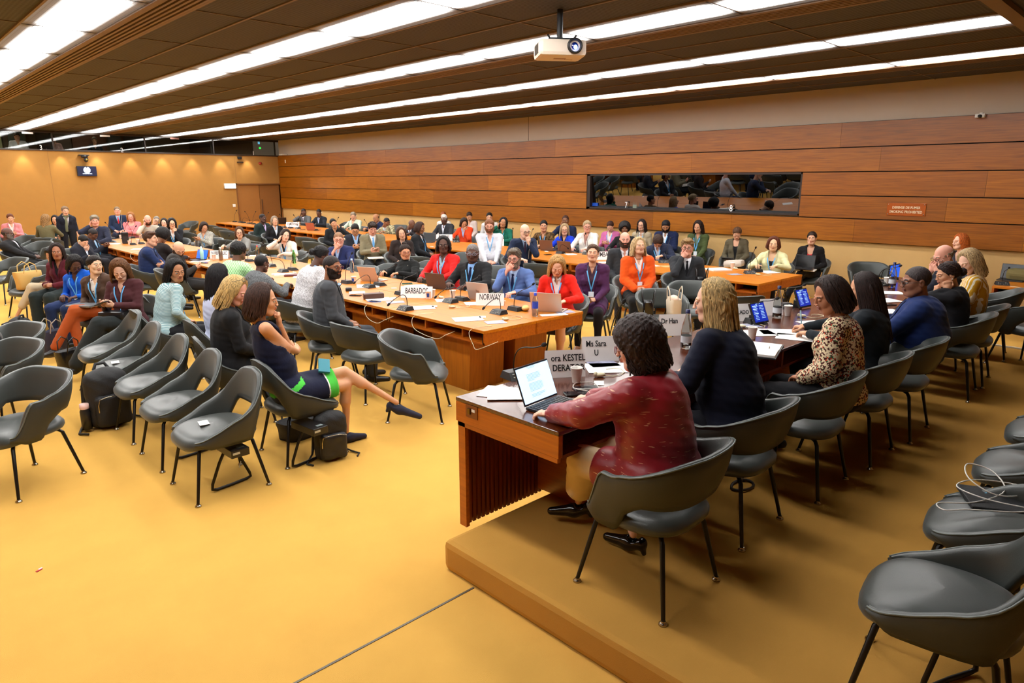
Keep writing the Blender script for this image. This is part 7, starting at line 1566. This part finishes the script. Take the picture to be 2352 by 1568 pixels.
# ================================================================ BAGS
nyl = mat('nylon_black', (24, 24, 26), rough=.7, bump=.5, bscale=90); nyl_g = mat('nylon_grey', (104, 102, 98), rough=.85, bump=.5, bscale=90)
def sdfmesh(fn, lo, hi, h, name, m, parent):
    G = grid(lo, hi, h); v, f = nets(fn(G), lo, h); mb = MB(); mb.join((v, f, None), Matrix.Identity(4)); return mb.build(name, m, parent)
def rbox(G, c, d, r):
    X, Y, Z = G; qx, qy, qz = np.abs(X-c[0])-d[0]/2+r, np.abs(Y-c[1])-d[1]/2+r, np.abs(Z-c[2])-d[2]/2+r
    return np.sqrt(np.maximum(qx, 0)**2+np.maximum(qy, 0)**2+np.maximum(qz, 0)**2)+np.minimum(np.maximum(qx, np.maximum(qy, qz)), 0)-r
def backpack(label, loc, rotz, m, m2, s=1., tilt=0., smooth_top=True, bottle=False):
    t = thing('backpack', label, 'backpack', loc, R(rotz)); t.scale = (s, s, s); t.rotation_euler = (R(tilt), 0, R(rotz))
    def body(G): 
        X, Y, Z = G; d = rbox(G, (0, 0, .215), (.29, .16, .43), .07); d = smin(d, ell(G, (0, 0, .30), (.13, .08, .15)), .04); return d+.003*np.sin(X*60+Z*30)*np.sin(Z*50)
    sdfmesh(body, (-.2, -.14, -.03), (.2, .14, .49), .012, 'main_body', m, t)
    def pk(G): X, Y, Z = G; return rbox(G, (0, -.085, .14), (.24, .08, .24), .035)+.003*np.sin(X*50)*np.sin(Z*45)
    sdfmesh(pk, (-.16, -.15, -.01), (.16, -.02, .29), .010, 'front_pocket', m2, t)
    mb = MB(); mb.tube([(-.11, -.122, .20), (-.10, -.126, .245), (-.05, -.128, .255), (.05, -.128, .255), (.11, -.124, .235)], .0028, 5); mb.tube([(-.11, -.122, .2), (-.112, -.125, .15)], .004, 5); mb.build('zip', steel, t)
    MB().tube([(-.05, .05, .43), (-.03, .06, .47), (.03, .06, .47), (.05, .05, .43)], .012, 8).build('handle', nyl, t)
    for sx in (-1, 1): MB().tube([(sx*.07, .08, .40), (sx*.10, .14, .30), (sx*.12, .13, .12), (sx*.15, .09, .03), (sx*.20, .02, .012), (sx*.24, -.06, .012), (sx*.20, -.12, .012)], [.02, .022, .018, .009, .008, .008, .008], 8).build('shoulder_strap', nyl, t)
    if bottle:
        b = MB(); b.lathe([(0, .02), (.034, .02), (.034, .16), (.028, .175), (.028, .18)], (-.17, -.02, 0), 16); bb = b.build('side_bottle', mat('bottle_dark', (30, 30, 34), rough=.3), t); MB().lathe([(.03, .178), (.032, .185), (.030, .215), (0, .217)], (-.17, -.02, 0), 16).build('cap', mat('cap_pink', (230, 190, 180), rough=.5), bb)
    return t
backpack('large black backpack with pink capped bottle beside the third side chair', (1.424,6.719,0), 8, nyl, nyl, 1.2, bottle=True)
backpack('small black backpack standing on the carpet by the navy dress woman', (2.484,4.654,0), -12, nyl, mat('nylon_smooth', (30, 30, 34), rough=.5), .88)
backpack('grey and black backpack lying on the armchair at the left edge', (.72, 7.85, .47), 200, nyl_g, nyl, .8, -18)
backpack('black backpack on the floor behind the crossed beige trousers', (1.389,10.77,0), 225, nyl, nyl, .95)
def tote(label, loc, rotz, m, w, d, h, name='tote_bag', open_=True, strap=True, sm=None):
    t = thing(name, label, 'bag', loc, R(rotz)); mb = MB(); n = 24; vs = []; L = 7
    for k in range(L):
        z = h*k/(L-1); f = .86+.14*k/(L-1)
        for i in range(n):
            a = 2*PI*i/n; c, s = math.cos(a), math.sin(a); wob = 1+.025*math.sin(3*a+k)
            vs.append((w/2*f*wob*math.copysign(abs(c)**.5, c), d/2*f*wob*math.copysign(abs(s)**.5, s)*(1 if k < L-1 else .8), z))
    fs = [(k*n+i, k*n+(i+1) % n, (k+1)*n+(i+1) % n, (k+1)*n+i) for k in range(L-1) for i in range(n)]+[tuple(range(n))[::-1]]
    mb.add(vs, fs, 0, True)
    inn = [(v[0]*.94, v[1]*.9, v[2]-.004) for v in vs[-n:]]+[(v[0]*.9, v[1]*.85, v[2]-h*.3) for v in vs[-n:]]
    mb.add(vs[-n:]+inn, [(i, (i+1) % n, n+(i+1) % n, n+i) for i in range(n)]+[(n+i, n+(i+1) % n, 2*n+(i+1) % n, 2*n+i) for i in range(n)]+[tuple(range(2*n, 3*n))], 0, True)
    mb.build('bag_body', m, t)
    if strap:
        for s in (-1, 1): MB().tube([(-w*.25, s*d*.42, h-.02), (-w*.2, s*d*.5, h+.1), (0, s*d*.55, h+.15), (w*.2, s*d*.5, h+.1), (w*.25, s*d*.42, h-.02)], .007, 6).build('handle', sm or m, t)
    return t
cream = mat('leather_cream', (206, 190, 166), rough=.55, bump=.2, bscale=80); gloss = mat('leather_black', (20, 20, 22), rough=.25, bump=.15, bscale=60)
t = tote('cream leather tote bag on the armchair behind the speakers desk', (7.28, 4.62, .47), 48, cream, .30, .16, .26); MB().ball((0, 0, .26), (.11, .05, .04), 0, 12, 8).build('cardigan_inside', mat('knit_peach', (226, 196, 176), rough=.9), t)
MB().tube([(.15, 0, .24), (.24, -.03, .16), (.24, -.05, .02), (.15, -.06, -.04), (.12, -.05, .1)], .007, 6).build('long_strap', cream, t)
t = tote('black patent handbag beside the cream tote', (7.05, 4.85, .47), 40, gloss, .24, .15, .22, 'handbag'); MB().box((0, -.078, .12), (.05, .01, .03)).build('clasp', steel, t)
t = tote('dark navy woven shopper on the floor left of the orange trousers', (1.627,10.058,0), 30, mat('bag_navy', (44, 44, 62), rough=.7, bump=.5, bscale=60), .34, .17, .32, sm=mat('strap_tan', (150, 140, 130), rough=.5)); 
t = tote('black patent handbag on the floor beneath the brown blazer', (1.603,9.085,0), 30, gloss, .32, .16, .25, 'handbag')
t = tote('tan leather bag lying on a chair behind the beige trousers', (1.93, 13.2, .47), 20, mat('leather_tan', (212, 170, 96), rough=.6, bump=.2, bscale=50), .40, .2, .28)
t = tote('black sports bag lying on the floor under the navy dress chair', (2.531,5.274,0), 10, nyl, .38, .26, .16, 'sports_bag')
t = tote('black handbag on the chair beside the orange jacket', (8.75, 5.12, .55), 40, gloss, .26, .16, .24, 'handbag')
t = tote('brown leather bag on the floor under the end of the panelled row', (9.0, 3.75, 0), 40, mat('leather_russet', (120, 52, 24), rough=.5, bump=.2, bscale=50), .40, .2, .22)
a = [o for o in COL.objects if o.get('label', '').startswith('woman in sleeveless')][0]
held(a, 'phone', 'teal wallet phone case on the lap of the navy dress woman', 'phone', (.02, .27, .70), (.09, .15, .02), mat('wallet_teal', (16, 120, 136), rough=.5), (30, 10, 70))
a = [o for o in COL.objects if 'charcoal suit and glasses' in o.get('label', '')][0]
a = [o for o in COL.objects if 'grey tweed' in o.get('label', '') and o['category'] == 'person'][0]
held(a, 'phone', 'phone with a bright screen held by the tweed jacket', 'phone', (.05, .50, .84), (.075, .15, .01), black, (50, 0, 0), .003, emis('phone_screen', (150, 200, 255), 1.2))
# cables, power brick and printed case on the podium chair
t = thing('laptop_sleeve', 'flat black case with blue lettering on the second rear podium chair', 'case', (3.77, .50, .662), R(-62)); MB().box((0, 0, 0), (.36, .26, .022), 0, None, .008).build('case_body', nyl, t); textmesh('lettering', 'JOURNEY', .05, mat('letter_blue', (110, 180, 206), rough=.6), t, (.03, .07, .0118), (0, 0, 0), sx=1., bold=0)
t = thing('power_adapter', 'white power adapter with plug lying on the black case', 'charger', (3.74, .36, .690), R(20)); MB().box((0, 0, 0), (.075, .055, .03), 0, None, .006).build('adapter_body', white, t); MB().box((.045, -.012, 0), (.028, .026, .028), 0, None, .003).build('plug', white, t); MB().tube([(.058, -.018, 0), (.08, -.018, 0)], .002, 6).build('pin', steel, t)
cord('white charging cable looped over the black case', [(3.70, .37, .69), (3.62, .45, .68), (3.50, .60, .68), (3.44, .68, .67), (3.50, .72, .67), (3.62, .60, .675), (3.80, .52, .70), (3.92, .60, .74), (3.88, .70, .76), (3.74, .66, .74), (3.72, .54, .70), (3.86, .44, .69), (4.05, .40, .70), (4.1, .3, .72)], white, .0032, 'charging_cable', 'cable')
cord('second white cable trailing across the black case', [(3.70, .37, .69), (3.66, .56, .69), (3.72, .70, .69), (3.90, .66, .68), (3.98, .50, .68), (3.90, .36, .69), (4.02, .26, .7)], white, .0032, 'charging_cable', 'cable')
t = thing('leather_strap', 'coiled dark belt strap on the podium under the blonde woman', 'strap', (3.983,1.928,0.18)); MB().tube([(.10*math.cos(a), .06*math.sin(a), .012+.004*math.sin(2*a)) for a in [2*PI*k/24*1.6 for k in range(25)]], .009, 6).build('strap_loop', mat('strap_dark', (40, 32, 28), rough=.5), t)
t = thing('power_strip', 'black power strip with cables on the floor under the side chairs', 'power strip', (2.02, 6.5, 0.001), R(90)); MB().box((0, 0, .03), (.30, .07, .05), 0, None, .006).build('strip_body', black, t); MB().box((-.16, 0, .03), (.06, .06, .04)).build('plug', white, t)
MB().box((.05, 0, .057), (.12, .05, .002)).build('blue_label', mat('label_blue', (110, 150, 200)), t)
cord('thin pale cord hanging under the second side chair', [(1.95, 5.6, .36), (1.93, 5.6, .2), (1.9, 5.55, .05), (1.88, 5.5, .01)], ivory, .002); cord('thin pale cord hanging under the nearest side chairs', [(1.95, 5.1, .36), (1.92, 5.05, .2), (1.9, 5.0, .06), (1.86, 4.95, .01)], ivory, .002)
cord('dark cable on the carpet behind the black backpack', [(2.0, 6.4, .01), (1.85, 6.25, .01), (1.8, 6.0, .01), (1.95, 5.9, .01)], black, .004)
t = thing('red_scrap', 'tiny red and white paper scrap on the carpet at lower left', 'litter', (0.463,4.347,0), R(30)); MB().box((0, 0, .003), (.035, .012, .003)).build('scrap', mat('scrap_red', (190, 40, 30)), t); MB().box((.012, .006, .004), (.02, .01, .003)).build('scrap_white', paper, t)
for o in list(MIC.values())+[CUP, CUPB]: sinkpool(o)

# ================================================================ CAMERA AND RENDER
cam = bpy.data.cameras.new('camera'); co = bpy.data.objects.new('camera', cam); COL.objects.link(co)
co.location = (0, 0, 2.15); cam.sensor_width = 36; cam.lens = 1557/2352*36; cam.clip_end = 100; cam.clip_start = .05
p, yw = R(13.27), R(46.02)
F_ = Vector((math.cos(yw)*math.cos(p), math.sin(yw)*math.cos(p), -math.sin(p))); co.rotation_euler = F_.to_track_quat('-Z', 'Y').to_euler()
SC.camera = co
SC.view_settings.view_transform = 'Standard'; SC.view_settings.look = 'None'; SC.view_settings.exposure = .18; SC.view_settings.gamma = 1.
cy_ = SC.cycles
cy_.max_bounces = 6; cy_.diffuse_bounces = 3; cy_.glossy_bounces = 3; cy_.transmission_bounces = 6; cy_.transparent_max_bounces = 12
cy_.caustics_reflective = False; cy_.caustics_refractive = False; cy_.sample_clamp_indirect = 4.; cy_.use_denoising = True
cy_.use_adaptive_sampling = True; cy_.adaptive_threshold = .025
